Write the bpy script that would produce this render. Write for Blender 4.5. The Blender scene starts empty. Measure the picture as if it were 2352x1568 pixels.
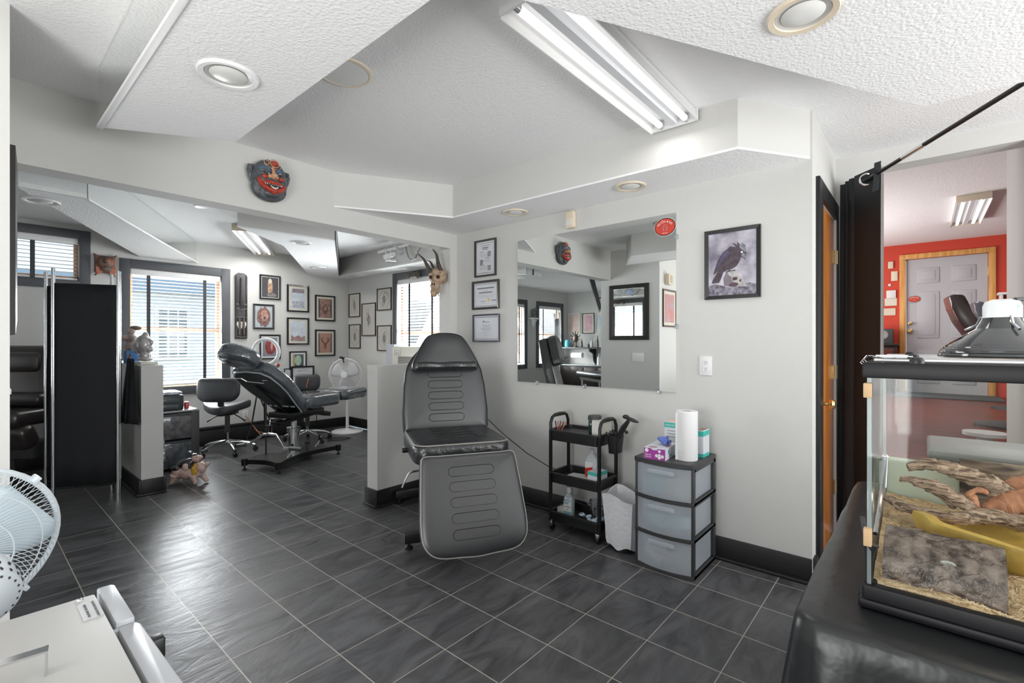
import bpy, bmesh, math, random
from mathutils import Vector, Matrix, Euler, noise
random.seed(7)
PI = math.pi
sc = bpy.context.scene
COL = sc.collection
# ------------------------------------------------------------------ camera
FPX, CX, CY, H = 1094.0, 1176.0, 785.5, 1.30
YAW = -0.8589
FW = Vector((math.cos(YAW + PI / 2), math.cos(YAW), 0)); RT = Vector((math.sin(YAW + PI / 2), math.sin(YAW), 0))
cam_d = bpy.data.cameras.new('camera'); cam = bpy.data.objects.new('camera', cam_d); COL.objects.link(cam)
cam.location = (0, 0, H)
cam.rotation_euler = (PI / 2, 0, math.atan2(FW.y, FW.x) - PI / 2)
cam_d.sensor_width = 36; cam_d.lens = 36 * FPX / 2352; cam_d.shift_y = 1.5 / 2352; cam_d.clip_start = 0.03
sc.camera = cam
# ------------------------------------------------------------------ view, world
sc.view_settings.view_transform = 'Standard'; sc.view_settings.look = 'None'
sc.view_settings.exposure = 0.0; sc.view_settings.gamma = 1.0
w = bpy.data.worlds.new('world'); sc.world = w; w.use_nodes = True
bg = w.node_tree.nodes['Background']; bg.inputs[0].default_value = (0.72, 0.86, 1.0, 1); bg.inputs[1].default_value = 1.6
# ------------------------------------------------------------------ daylight at the windows, added fill panels and lamps
def area(name, loc, rot, sx, sy, e, col=(1, 1, 1)):
    l = bpy.data.lights.new(name, 'AREA'); l.shape = 'RECTANGLE'; l.size = sx; l.size_y = sy; l.energy = e; l.color = col
    o = bpy.data.objects.new(name, l); COL.objects.link(o); o.location = loc; o.rotation_euler = rot
    return o
UP = .8   # daylight panels, the unseen south one too, tilt upward to brighten the ceilings
area('daylight_south', (1.7, -2.52, 1.2), (PI / 2 + .55, 0, 0), 3.0, 1.4, 122, (1.0, .985, .96))
area('fill_west', (-1.52, .72, 1.1), (0, -PI / 2 - .55, 0), 1.2, 1.3, 62, (1.0, .985, .96))  # added fill panel for the main room, no window known on this side
for wx, e in ((-3.39, 150), (-1.97, 190), (1.72, 190)): area('daylight_north', (wx, 7.26, 1.35), (-PI / 2 - .6, 0, 0), .9, 1.35, e, (.95, .975, 1.0))
area('daylight_east', (4.42, 5.1, 1.5), (0, PI / 2 + .5, 0), 1.1, .9, 170, (.95, .975, 1.0))
area('fill_red_room', (7.2, 1.9, 1.6), (-PI / 2 - .5, 0, 0), 2.4, 1.2, 82, (1, .98, .96))  # free-standing fill panel added to brighten the red room
area('lamp_light', (1.915, 1.03, 2.44), (0, 0, 0), 1.2, .2, 4, (1, .985, .96))
area('lamp_light', (2.33, 6.10, 2.44), (0, 0, math.atan2(1.4, .79)), 1.2, .2, 15, (1, .985, .96))
area('lamp_light', (7.38, -.39, 2.70), (0, 0, 0), 1.2, .2, 14, (1, .97, .93))
# ------------------------------------------------------------------ materials
MATS = {}
def mat(name, col=(.8, .8, .8), rough=.5, metal=0, bump=0, bscale=60, var=0, vscale=8, coat=0, spec=.5, trans=0, sss=0, em=None, es=0, col2=None, detail=4):
    if name in MATS: return MATS[name]
    m = bpy.data.materials.new(name); m.use_nodes = True; nt = m.node_tree; b = nt.nodes['Principled BSDF']
    def setv(k, v):
        if k in b.inputs: b.inputs[k].default_value = v
    setv('Base Color', (*col, 1)); setv('Roughness', rough); setv('Metallic', metal); setv('Coat Weight', coat)
    setv('Specular IOR Level', spec); setv('Transmission Weight', trans)
    if em: setv('Emission Color', (*em, 1)); setv('Emission Strength', es)
    tc = None
    def coord():
        nonlocal tc
        if tc is None: tc = nt.nodes.new('ShaderNodeTexCoord')
        return tc.outputs['Object']
    if var or col2:
        n = nt.nodes.new('ShaderNodeTexNoise'); n.inputs['Scale'].default_value = vscale; n.inputs['Detail'].default_value = detail
        nt.links.new(coord(), n.inputs['Vector'])
        r = nt.nodes.new('ShaderNodeValToRGB')
        c2 = col2 if col2 else tuple(max(0, c * (1 - var)) for c in col); c1 = col if col2 else tuple(min(1, c * (1 + var)) for c in col)
        r.color_ramp.elements[0].position = .35; r.color_ramp.elements[1].position = .65
        r.color_ramp.elements[0].color = (*c2, 1); r.color_ramp.elements[1].color = (*c1, 1)
        nt.links.new(n.outputs[0], r.inputs[0]); nt.links.new(r.outputs[0], b.inputs['Base Color'])
    if bump:
        n = nt.nodes.new('ShaderNodeTexNoise'); n.inputs['Scale'].default_value = bscale; n.inputs['Detail'].default_value = 3
        nt.links.new(coord(), n.inputs['Vector'])
        bp = nt.nodes.new('ShaderNodeBump'); bp.inputs['Strength'].default_value = 1; bp.inputs['Distance'].default_value = bump
        nt.links.new(n.outputs[0], bp.inputs['Height']); nt.links.new(bp.outputs[0], b.inputs['Normal'])
    MATS[name] = m; return m
def N(nt, typ, **kw):
    n = nt.nodes.new(typ)
    for k, v in kw.items(): setattr(n, k, v)
    return n
def math_n(nt, op, a, b=None):
    n = nt.nodes.new('ShaderNodeMath'); n.operation = op
    for i, v in enumerate((a, b)):
        if v is None: continue
        if isinstance(v, (int, float)): n.inputs[i].default_value = v
        else: nt.links.new(v, n.inputs[i])
    return n.outputs[0]
def popcorn():
    m = bpy.data.materials.new('popcorn_ceiling'); m.use_nodes = True; nt = m.node_tree; b = nt.nodes['Principled BSDF']
    b.inputs['Base Color'].default_value = (.88, .88, .885, 1); b.inputs['Roughness'].default_value = .9
    g = N(nt, 'ShaderNodeNewGeometry'); n = N(nt, 'ShaderNodeTexVoronoi'); n.inputs['Scale'].default_value = 95
    n2 = N(nt, 'ShaderNodeTexNoise'); n2.inputs['Scale'].default_value = 60; n2.inputs['Detail'].default_value = 3
    nt.links.new(g.outputs['Position'], n.inputs['Vector']); nt.links.new(g.outputs['Position'], n2.inputs['Vector'])
    s = math_n(nt, 'SUBTRACT', 1.0, n.outputs['Distance']); h = math_n(nt, 'MULTIPLY', s, n2.outputs[0])
    bp = N(nt, 'ShaderNodeBump'); bp.inputs['Strength'].default_value = .8; bp.inputs['Distance'].default_value = .0040
    nt.links.new(h, bp.inputs['Height']); nt.links.new(bp.outputs[0], b.inputs['Normal'])
    return m
def slate():
    m = bpy.data.materials.new('slate_tile'); m.use_nodes = True; nt = m.node_tree; b = nt.nodes['Principled BSDF']
    g = N(nt, 'ShaderNodeNewGeometry'); sp = N(nt, 'ShaderNodeSeparateXYZ'); nt.links.new(g.outputs['Position'], sp.inputs[0])
    ux = math_n(nt, 'DIVIDE', math_n(nt, 'SUBTRACT', sp.outputs[0], .725), .308); uy = math_n(nt, 'DIVIDE', math_n(nt, 'SUBTRACT', sp.outputs[1], 2.150), .3095)
    def edge(u):
        fr = math_n(nt, 'FRACT', math_n(nt, 'ADD', u, 100.5)); return math_n(nt, 'ABSOLUTE', math_n(nt, 'SUBTRACT', fr, .5))
    ex = math_n(nt, 'LESS_THAN', edge(ux), .0080); ey = math_n(nt, 'LESS_THAN', edge(uy), .0062)
    gm = math_n(nt, 'MAXIMUM', ex, ey)
    cell = N(nt, 'ShaderNodeCombineXYZ'); nt.links.new(math_n(nt, 'FLOOR', ux), cell.inputs[0]); nt.links.new(math_n(nt, 'FLOOR', uy), cell.inputs[1])
    wn = N(nt, 'ShaderNodeTexWhiteNoise'); nt.links.new(cell.outputs[0], wn.inputs['Vector'])
    # cleft direction differs per tile
    mp = N(nt, 'ShaderNodeVectorMath', operation='SCALE'); nt.links.new(wn.outputs['Color'], mp.inputs[0]); mp.inputs['Scale'].default_value = 40
    ad = N(nt, 'ShaderNodeVectorMath', operation='ADD'); nt.links.new(g.outputs['Position'], ad.inputs[0]); nt.links.new(mp.outputs[0], ad.inputs[1])
    st = N(nt, 'ShaderNodeVectorMath', operation='MULTIPLY'); nt.links.new(ad.outputs[0], st.inputs[0]); st.inputs[1].default_value = (1.0, 2.6, 1)
    n = N(nt, 'ShaderNodeTexNoise'); n.inputs['Scale'].default_value = 3.2; n.inputs['Detail'].default_value = 7; n.inputs['Roughness'].default_value = .62; n.inputs['Distortion'].default_value = 1.2
    nt.links.new(st.outputs[0], n.inputs['Vector'])
    r = N(nt, 'ShaderNodeValToRGB'); e = r.color_ramp.elements
    e[0].position = .3; e[0].color = (.038, .038, .041, 1); e[1].position = .7; e[1].color = (.118, .119, .124, 1)
    nt.links.new(n.outputs[0], r.inputs[0])
    mx = N(nt, 'ShaderNodeMix', data_type='RGBA'); nt.links.new(gm, mx.inputs[0]); nt.links.new(r.outputs[0], mx.inputs[6]); mx.inputs[7].default_value = (.40, .37, .32, 1)
    nt.links.new(mx.outputs[2], b.inputs['Base Color'])
    hgt = math_n(nt, 'SUBTRACT', n.outputs[0], math_n(nt, 'MULTIPLY', gm, .25))
    bp = N(nt, 'ShaderNodeBump'); bp.inputs['Strength'].default_value = .45; bp.inputs['Distance'].default_value = .009
    nt.links.new(hgt, bp.inputs['Height']); nt.links.new(bp.outputs[0], b.inputs['Normal'])
    rr = math_n(nt, 'ADD', math_n(nt, 'MULTIPLY', n.outputs[0], .25), .22); nt.links.new(rr, b.inputs['Roughness'])
    return m
def glassy(name, tint=(1, 1, 1), refl=1.0, dif=0.0, dcol=(.8, .85, .9)):
    m = bpy.data.materials.new(name); m.use_nodes = True; nt = m.node_tree
    for n in list(nt.nodes): nt.nodes.remove(n)
    out = N(nt, 'ShaderNodeOutputMaterial'); t = N(nt, 'ShaderNodeBsdfTransparent'); t.inputs[0].default_value = (*tint, 1)
    gl = N(nt, 'ShaderNodeBsdfGlossy'); gl.inputs['Roughness'].default_value = .03
    fr = N(nt, 'ShaderNodeFresnel'); fr.inputs[0].default_value = 1.45
    f = math_n(nt, 'MULTIPLY', fr.outputs[0], refl)
    base = t.outputs[0]
    if dif:
        d = N(nt, 'ShaderNodeBsdfDiffuse'); d.inputs[0].default_value = (*dcol, 1); tl = N(nt, 'ShaderNodeBsdfTranslucent'); tl.inputs[0].default_value = (*dcol, 1)
        a = N(nt, 'ShaderNodeMixShader'); a.inputs[0].default_value = .4; nt.links.new(d.outputs[0], a.inputs[1]); nt.links.new(tl.outputs[0], a.inputs[2])
        mm = N(nt, 'ShaderNodeMixShader'); mm.inputs[0].default_value = dif; nt.links.new(t.outputs[0], mm.inputs[1]); nt.links.new(a.outputs[0], mm.inputs[2]); base = mm.outputs[0]
    mx = N(nt, 'ShaderNodeMixShader'); nt.links.new(f, mx.inputs[0]); nt.links.new(base, mx.inputs[1]); nt.links.new(gl.outputs[0], mx.inputs[2])
    nt.links.new(mx.outputs[0], out.inputs[0]); return m
def wood(name, c1, c2, scale=6, stretch=(1, 1, .08), rough=.4, bump=0):
    m = bpy.data.materials.new(name); m.use_nodes = True; nt = m.node_tree; b = nt.nodes['Principled BSDF']
    tc = N(nt, 'ShaderNodeTexCoord'); mu = N(nt, 'ShaderNodeVectorMath', operation='MULTIPLY'); mu.inputs[1].default_value = stretch
    nt.links.new(tc.outputs['Object'], mu.inputs[0]); n = N(nt, 'ShaderNodeTexNoise'); n.inputs['Scale'].default_value = scale * 4; n.inputs['Detail'].default_value = 6; n.inputs['Distortion'].default_value = .6
    nt.links.new(mu.outputs[0], n.inputs['Vector']); r = N(nt, 'ShaderNodeValToRGB'); r.color_ramp.elements[0].position = .38; r.color_ramp.elements[1].position = .62
    r.color_ramp.elements[0].color = (*c1, 1); r.color_ramp.elements[1].color = (*c2, 1)
    nt.links.new(n.outputs[0], r.inputs[0]); nt.links.new(r.outputs[0], b.inputs['Base Color']); b.inputs['Roughness'].default_value = rough
    if bump:
        bp = N(nt, 'ShaderNodeBump'); bp.inputs['Distance'].default_value = bump; nt.links.new(n.outputs[0], bp.inputs['Height']); nt.links.new(bp.outputs[0], b.inputs['Normal'])
    return m
M_WALL = mat('wall_paint', (.63, .625, .605), .75, bump=.0006, bscale=300)
M_CEIL = popcorn(); M_FLOOR = slate()
M_SMOOTHC = mat('smooth_ceiling_paint', (.74, .74, .735), .8)
M_BLACKTRIM = mat('black_baseboard_paint', (.010, .010, .011), .45, bump=.001, bscale=60)
M_GREYTRIM = mat('grey_window_trim', (.085, .09, .10), .5)
M_WHITE = mat('white_plastic', (.80, .80, .80), .4); M_WPAINT = mat('white_trim_paint', (.82, .82, .82), .5)
M_CREAM = mat('cream_plastic', (.74, .64, .50), .5); M_BLACK = mat('black_plastic', (.012, .012, .013), .42)
M_BLACKM = mat('black_metal', (.012, .012, .013), .3, metal=.3); M_CHROME = mat('chrome', (.75, .76, .78), .14, metal=1)
M_LEATHER = mat('black_leather', (.018, .019, .022), .37, bump=.0003, bscale=420, spec=1)
M_LEATHER2 = mat('charcoal_leather', (.035, .037, .042), .4, bump=.0005, bscale=300, spec=.6)
M_PIPING = mat('piping', (.02, .02, .022), .3); M_PIPELT = mat('light_piping', (.33, .32, .30), .4)
M_DARK = mat('dark_grey_plastic', (.05, .05, .052), .5); M_MIRROR = mat('mirror_silver', (.86, .88, .87), .0, metal=1)
M_GLASS = glassy('clear_glass', (.97, .985, .975), .35); M_PANE = glassy('window_glass', (.97, .98, .98), .6)
M_FROST = glassy('translucent_drawer_plastic', (.95, .97, 1), .6, .40, (.90, .95, 1.0))
M_CLEAR = glassy('clear_plastic', (.93, .95, .97), 1.0, .15, (.8, .85, .9))
M_WRAP = mat('plastic_wrap', (.045, .052, .060), .13, bump=.011, bscale=15, coat=1, spec=1, col2=(.085, .10, .12), vscale=6, var=.2)
M_CLOTH = mat('black_vinyl_cloth', (.013, .014, .015), .33, bump=.003, bscale=14, spec=.5)
M_FABRIC = mat('black_fabric', (.012, .0125, .015), .75, bump=.001, bscale=200)
M_CURTAIN = mat('black_curtain_fabric', (.009, .011, .014), .6, bump=.0012, bscale=160)
M_PAPER = mat('white_paper', (.80, .80, .80), .7); M_BRASS = mat('brass', (.75, .52, .22), .25, metal=1)
M_TUBE = mat('fluorescent_tube', (.9, .9, .9), .3, em=(1, .99, .97), es=.9); M_TEAL = mat('teal_print', (.03, .42, .36), .5)
M_RED = mat('red_wall_paint', (.62, .065, .035), .7); M_BRONZE = mat('bronze_frame', (.020, .018, .016), .4, spec=.35)
M_OAK = wood('oak_trim', (.62, .28, .07), (.78, .42, .13), 6); M_DOORW = wood('orange_door_wood', (.42, .13, .022), (.56, .20, .04), 5, rough=.28)
M_FRAME = mat('black_frame', (.014, .014, .015), .35); M_MATB = mat('cream_mat_board', (.66, .62, .53), .8)
M_INK = mat('grey_ink', (.16, .16, .17), .7); M_INKB = mat('black_ink', (.03, .03, .03), .6)
# ------------------------------------------------------------------ mesh builder
class MB:
    def __init__(s, smooth=None): s.bm = bmesh.new(); s.smooth = smooth
    def add(s, bm2, M=None):
        if M is not None: bmesh.ops.transform(bm2, matrix=M, verts=bm2.verts)
        me = bpy.data.meshes.new('t'); bm2.to_mesh(me); bm2.free(); s.bm.from_mesh(me); bpy.data.meshes.remove(me); return s
    def box(s, c, d, rot=None, bev=0, seg=2, M=None):
        b = bmesh.new(); bmesh.ops.create_cube(b, size=1); bmesh.ops.scale(b, vec=d, verts=b.verts)
        if bev: bmesh.ops.bevel(b, geom=list(b.edges), offset=bev, segments=seg, profile=.5, affect='EDGES')
        T = Matrix.Translation(c)
        if rot: T = T @ Euler(rot).to_matrix().to_4x4()
        if M is not None: T = M @ T
        return s.add(b, T)
    def bb(s, x0, x1, y0, y1, z0, z1, bev=0, M=None): return s.box(((x0 + x1) / 2, (y0 + y1) / 2, (z0 + z1) / 2), (x1 - x0, y1 - y0, z1 - z0), bev=bev, M=M)
    def tube(s, pts, r, seg=8, closed=False, M=None, caps=True):
        pts = [Vector(p) for p in pts]; n = len(pts); rs = r if isinstance(r, (list, tuple)) else [r] * n
        b = bmesh.new(); rings = []; up = None
        for i, p in enumerate(pts):
            if closed: t = pts[(i + 1) % n] - pts[i - 1]
            else: t = pts[min(i + 1, n - 1)] - pts[max(i - 1, 0)]
            t.normalize()
            if up is None: up = t.orthogonal().normalized()
            up = up - t * up.dot(t)
            if up.length < 1e-6: up = t.orthogonal()
            up.normalize(); v = t.cross(up)
            rings.append([b.verts.new(p + (up * math.cos(2 * PI * k / seg) + v * math.sin(2 * PI * k / seg)) * rs[i]) for k in range(seg)])
        m = n if closed else n - 1
        for i in range(m):
            A, B = rings[i], rings[(i + 1) % n]
            for k in range(seg): b.faces.new((A[k], A[(k + 1) % seg], B[(k + 1) % seg], B[k]))
        if not closed and caps: b.faces.new(rings[0][::-1]); b.faces.new(rings[-1])
        return s.add(b, M)
    def lathe(s, prof, seg=24, M=None, c=(0, 0, 0)):
        b = bmesh.new(); rings = []
        for r, z in prof:
            if r < 1e-6: rings.append([b.verts.new((0, 0, z))])
            else: rings.append([b.verts.new((r * math.cos(2 * PI * k / seg), r * math.sin(2 * PI * k / seg), z)) for k in range(seg)])
        for A, B in zip(rings, rings[1:]):
            for k in range(seg):
                q = [A[k % len(A)], A[(k + 1) % len(A)], B[(k + 1) % len(B)], B[k % len(B)]]; u = []
                for v in q:
                    if v not in u: u.append(v)
                if len(u) > 2: b.faces.new(u)
        T = Matrix.Translation(c)
        if M is not None: T = M @ T
        return s.add(b, T)
    def prism(s, poly, h, M=None, bev=0):
        b = bmesh.new(); A = [b.verts.new((x, y, 0)) for x, y in poly]; B = [b.verts.new((x, y, h)) for x, y in poly]; n = len(poly)
        b.faces.new(A[::-1]); b.faces.new(B)
        for i in range(n): b.faces.new((A[i], A[(i + 1) % n], B[(i + 1) % n], B[i]))
        if bev: bmesh.ops.bevel(b, geom=list(b.edges), offset=bev, segments=2, profile=.5, affect='EDGES')
        return s.add(b, M)
    def pad(s, outline, t, M=None, dome=.06, edge=.25, wav=0):
        """cushion: closed outline in xy, thickness t in z, rounded rim and domed top"""
        n = len(outline); cx = sum(p[0] for p in outline) / n; cy = sum(p[1] for p in outline) / n
        L = [(.6, 0, 0), (.94, 0, 0), (.985, t * .10, 0), (1, t * .3, 0), (1, t * .72, 0), (.985, t * .90, 0), (.955, t * .98, 0), (.90, t * (1 + dome * .35), 0), (.75, t * (1 + dome * .8), 0), (.45, t * (1 + dome), 0)]
        b = bmesh.new(); rings = []
        for sc_, z, _ in L:
            rings.append([b.verts.new((cx + (x - cx) * sc_, cy + (y - cy) * sc_, z + (wav * noise.noise(Vector((x * 9, y * 9, z * 9))) if sc_ > .93 else 0))) for x, y in outline])
        b.faces.new(rings[0][::-1]); b.faces.new(rings[-1])
        for A, B in zip(rings, rings[1:]):
            for k in range(n): b.faces.new((A[k], A[(k + 1) % n], B[(k + 1) % n], B[k]))
        return s.add(b, M)
    def ell(s, c, d, rot=None, M=None, sub=3):
        b = bmesh.new(); bmesh.ops.create_icosphere(b, subdivisions=sub, radius=1); T = Matrix.Translation(c)
        if rot: T = T @ Euler(rot).to_matrix().to_4x4()
        T = T @ Matrix.Diagonal((*d, 1))
        if M is not None: T = M @ T
        return s.add(b, T)
    def quad(s, pts):
        b = bmesh.new(); b.faces.new([b.verts.new(p) for p in pts]); return s.add(b)
    def text(s, txt, size, M, ext=.0006, align='CENTER', sx=1.0):
        cu = bpy.data.curves.new('t', 'FONT'); cu.body = txt; cu.size = size; cu.extrude = ext; cu.align_x = align; cu.align_y = 'CENTER'; cu.resolution_u = 3
        o = bpy.data.objects.new('t', cu); COL.objects.link(o); bpy.context.view_layer.update()
        me = bpy.data.meshes.new_from_object(o.evaluated_get(bpy.context.evaluated_depsgraph_get())); b = bmesh.new(); b.from_mesh(me)
        bpy.data.objects.remove(o); bpy.data.curves.remove(cu); bpy.data.meshes.remove(me)
        return s.add(b, M @ Matrix.Diagonal((sx, 1, 1, 1)))
ROOTS = {}
def finish(name, mb, m, angle=35):
    bmesh.ops.recalc_face_normals(mb.bm, faces=mb.bm.faces) if mb.smooth != 'raw' else None
    me = bpy.data.meshes.new(name); mb.bm.to_mesh(me); mb.bm.free()
    if mb.smooth is not False:
        for p in me.polygons: p.use_smooth = True
        try: me.set_sharp_from_angle(angle=math.radians(angle if mb.smooth in (None, 'raw') else mb.smooth))
        except Exception: pass
    me.materials.append(m); o = bpy.data.objects.new(name, me); COL.objects.link(o); return o
def tag(o, label, cat, group=None, kind=None):
    if label: o['label'] = label
    if cat: o['category'] = cat
    if group: o['group'] = group
    if kind: o['kind'] = kind
    return o
def thing(name, label, cat, loc=(0, 0, 0), rz=0, group=None, rot=None):
    o = bpy.data.objects.new(name, None); COL.objects.link(o); o.empty_display_size = .05; o.location = loc; o.rotation_euler = rot if rot else (0, 0, rz)
    ROOTS[o.name] = Matrix.Translation(loc) @ Euler(o.rotation_euler).to_matrix().to_4x4()
    return tag(o, label, cat, group)
def part(name, mb, m, parent, label=None, w=False, angle=35):
    if w: bmesh.ops.transform(mb.bm, matrix=ROOTS[parent.name].inverted(), verts=mb.bm.verts)
    o = finish(name, mb, m, angle); o.parent = parent
    ROOTS[o.name] = ROOTS[parent.name].copy() if parent.name in ROOTS else Matrix()
    if label: o['label'] = label
    return o
def solo(name, mb, m, label, cat, group=None, kind=None, angle=35):
    vs = mb.bm.verts; mn = [min(v.co[i] for v in vs) for i in range(3)]; mx = [max(v.co[i] for v in vs) for i in range(3)]
    c = Vector(((mn[0] + mx[0]) / 2, (mn[1] + mx[1]) / 2, mn[2])); bmesh.ops.translate(mb.bm, vec=-c, verts=mb.bm.verts)
    o = finish(name, mb, m, angle); o.location = c; ROOTS[o.name] = Matrix.Translation(c)
    return tag(o, label, cat, group, kind)
def struct(name, mb, m, label=None, cat=None):
    o = finish(name, mb, m); o['kind'] = 'structure'; ROOTS[o.name] = Matrix()
    if label: o['label'] = label
    if cat: o['category'] = cat
    return o
def dup(root, loc=None, rz=None, label=None, group=None):
    r = root.copy(); COL.objects.link(r)
    if loc: r.location = loc
    if rz is not None: r.rotation_euler = (0, 0, rz)
    if label: r['label'] = label
    if group: r['group'] = group
    for ch in list(root.children):
        c = ch.copy(); COL.objects.link(c); c.parent = r
        for g in list(ch.children):
            d = g.copy(); COL.objects.link(d); d.parent = c
    return r
def remesh(o, v, sm=3):
    a = o.modifiers.new('r', 'REMESH'); a.mode = 'VOXEL'; a.voxel_size = v; a.use_smooth_shade = True
    b = o.modifiers.new('s', 'SMOOTH'); b.iterations = sm; b.factor = .6
    return o
def ray(px, py): return FW + RT * ((px - CX) / FPX) + Vector((0, 0, (CY - py) / FPX))
def P(px, py, x=None, y=None, z=None):
    """the point a given pixel of the photograph shows on a known wall, floor or ceiling plane"""
    d = ray(px, py)
    t = x / d.x if x is not None else y / d.y if y is not None else (z - H) / d.z
    return Vector((0, 0, H)) + d * t
def stadium(w, h, n=8):
    r = h / 2; pts = []
    for k in range(n + 1): a = -PI / 2 + PI * k / n; pts.append((w / 2 - r + r * math.cos(a), r * math.sin(a)))
    for k in range(n + 1): a = PI / 2 + PI * k / n; pts.append((-w / 2 + r + r * math.cos(a), r * math.sin(a)))
    return pts
def rrect(w, h, r, n=5, cx=0, cy=0, rs=None):
    rs = rs or (r, r, r, r); pts = []  # order: BR, TR, TL, BL
    for (sx, sy, a0), rr in zip(((1, -1, -PI / 2), (1, 1, 0), (-1, 1, PI / 2), (-1, -1, PI)), rs):
        for k in range(n + 1):
            a = a0 + PI / 2 * k / n; pts.append((cx + sx * (w / 2 - rr) + rr * math.cos(a), cy + sy * (h / 2 - rr) + rr * math.sin(a)))
    return pts
def frame_M(o, ux, uy):
    ux = Vector(ux).normalized(); uy = Vector(uy).normalized(); uz = ux.cross(uy)
    return Matrix(((ux.x, uy.x, uz.x, o[0]), (ux.y, uy.y, uz.y, o[1]), (ux.z, uy.z, uz.z, o[2]), (0, 0, 0, 1)))
# ================================================================== SETTING
WX, HY, FYW, RX = 2.99, 3.25, 6.85, 4.00     # mirror wall, header front, far wall, far right wall
ZC, ZS, ZH = 2.545, 2.285, 2.15
def wallbox(axis, c0, c1, u0, u1, z0, z1, holes=()):
    """wall slab: axis 'x' -> slab between x=c0..c1 running along y=u; holes are (ua,ub,za,zb)"""
    us = sorted({u0, u1, *[h[0] for h in holes], *[h[1] for h in holes]}); m = MB(False)
    us = [u for u in us if u0 <= u <= u1]
    for a, b in zip(us, us[1:]):
        hs = sorted([h for h in holes if h[0] <= a + 1e-6 and h[1] >= b - 1e-6], key=lambda h: h[2]); z = z0
        for h in hs + [(0, 0, z1, z1)]:
            if h[2] > z + 1e-6:
                if axis == 'x': m.bb(c0, c1, a, b, z, h[2])
                else: m.bb(a, b, c0, c1, z, h[2])
            z = h[3]
    return m
m = MB(False); m.bb(-4.4, 3.93, -2.8, 7.2, -.06, 0); struct('floor', m, M_FLOOR)
# floor of the raised red room
M_REDFLOOR = wood('red_wood_floor', (.085, .010, .006), (.21, .03, .016), 2.2, (2.4, .16, 1), .35)
m = MB(False); m.bb(3.93, 9.7, -3.2, 3.4, .40, .53); struct('floor', m, M_REDFLOOR)
m = MB(False); m.bb(3.90, 3.93, -2.6, .45, 0, .53); struct('trim_1', m, M_WPAINT)
m = MB(False); m.bb(-4.4, 4.25, -2.8, 7.2, ZC, ZC + .08); struct('ceiling', m, M_CEIL)
m = MB(False); m.bb(4.26, 9.7, -3.2, 3.4, 2.80, 2.88); struct('ceiling', m, M_CEIL)
def soffit(poly, z0=ZS, z1=ZC, mtl=None):
    a = MB(False); a.prism(poly, .012, Matrix.Translation((0, 0, z0))); o = struct('ceiling', a, M_CEIL)
    b = MB(False); n = len(poly); cx = sum(p[0] for p in poly) / n; cy = sum(p[1] for p in poly) / n
    q = [(cx + (x - cx) * 1.0, cy + (y - cy) * 1.0) for x, y in poly]
    b.prism(q, z1 - z0 - .012, Matrix.Translation((0, 0, z0 + .012))); s2 = finish('drop_face', b, mtl or M_WALL); s2.parent = o
    return o
soffit([(1.784, HY), (2.555, 2.825), (2.59, .715), (2.985, .462), (WX, .46), (WX, HY)])
soffit([(.42, .97), (.42, 2.86), (.885, 2.555), (.885, .97)])
soffit([(.42, -2.6), (.42, .97), (.885, .97), (2.63, 0.0), (2.65, -2.6)])
# mirror strip and white edge trim on the left face of the hanging soffit
m = MB(False); m.bb(.412, .419, -2.5, 2.855, ZS + .012, ZC - .002); struct('trim_2', m, M_MIRROR, 'mirror strip along the soffit side', 'mirror strip')
m = MB(); m.bb(.408, .430, -2.5, 2.86, ZS - .006, ZS + .010, bev=.002); struct('trim_3', m, M_WPAINT)
# room two soffits (diagonal bands with mirror-clad faces)
A = [(.24, 4.36), (.574, 4.372), (1.925, FYW), (1.36, FYW)]
soffit(A)
B = [(1.55, 4.44), (2.38, 4.33), (3.69, 6.60), (RX, 6.60), (RX, FYW), (3.36, FYW), (2.16, 4.95)]
soffit(B)
soffit([(3.69, 3.45), (RX, 3.45), (RX, 6.60), (3.69, 6.60)])
def strip(p, q, off=.006, name='trim_4', z0=ZS + .004, z1=ZC - .004, mt=M_MIRROR):
    p = Vector((*p, 0)); q = Vector((*q, 0)); d = (q - p).normalized(); n = Vector((d.y, -d.x, 0)); m = MB(False)
    m.prism([(p + n * .001)[:2], (q + n * .001)[:2], (q + n * off)[:2], (p + n * off)[:2]], z1 - z0, Matrix.Translation((0, 0, z0))); return struct(name, m, mt)
strip((.574, 4.372), (1.905, 6.80)); strip((.24, 4.355), (.572, 4.367))
strip((.574, 4.372), (1.925, 6.83), .012, 'trim_5', ZS - .004, ZS + .006, M_WPAINT)
strip((2.382, 4.33), (3.685, 6.58), .008, 'trim_6', ZS, ZC, M_DARK)
# walls
struct('wall_mirror', wallbox('x', WX, WX + .13, .45, HY, 0, ZC), M_WALL)
struct('wall_stub', wallbox('y', HY, HY + .15, 2.907, 4.12, 0, ZC), M_WALL)
struct('wall_header', wallbox('y', HY, HY + .15, .12, 2.907, ZH, ZC), M_WALL)
struct('wall_half_center', wallbox('y', HY, HY + .14, 2.145, 2.907, 0, 1.115), M_WALL)
struct('wall_half_left', wallbox('x', 1.0, 1.155, 5.0, FYW, 0, 1.10), M_WALL)
struct('wall_block', wallbox('y', 2.55, 3.40, -4.3, .12, 0, ZC), M_WALL)
struct('wall_door', wallbox('y', .45, .58, WX + .13, 4.03, 0, ZC, [(3.22, 3.86, 0, 2.12)]), M_WALL)
struct('wall_behind_door', wallbox('y', .60, .64, 3.1, 4.03, 0, ZC), M_WALL)
struct('wall_opening', wallbox('x', 3.90, 4.0, -2.6, .45, 0, ZC, [(-.445, .236, .53, 2.435)]), M_WALL)
struct('wall_passage_left', wallbox('y', .236, .33, 4.0, 4.8, .53, 2.80), M_WALL)
struct('wall_passage_right', wallbox('y', -.55, -.445, 4.0, 4.8, .53, 2.80), M_WALL)
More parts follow.
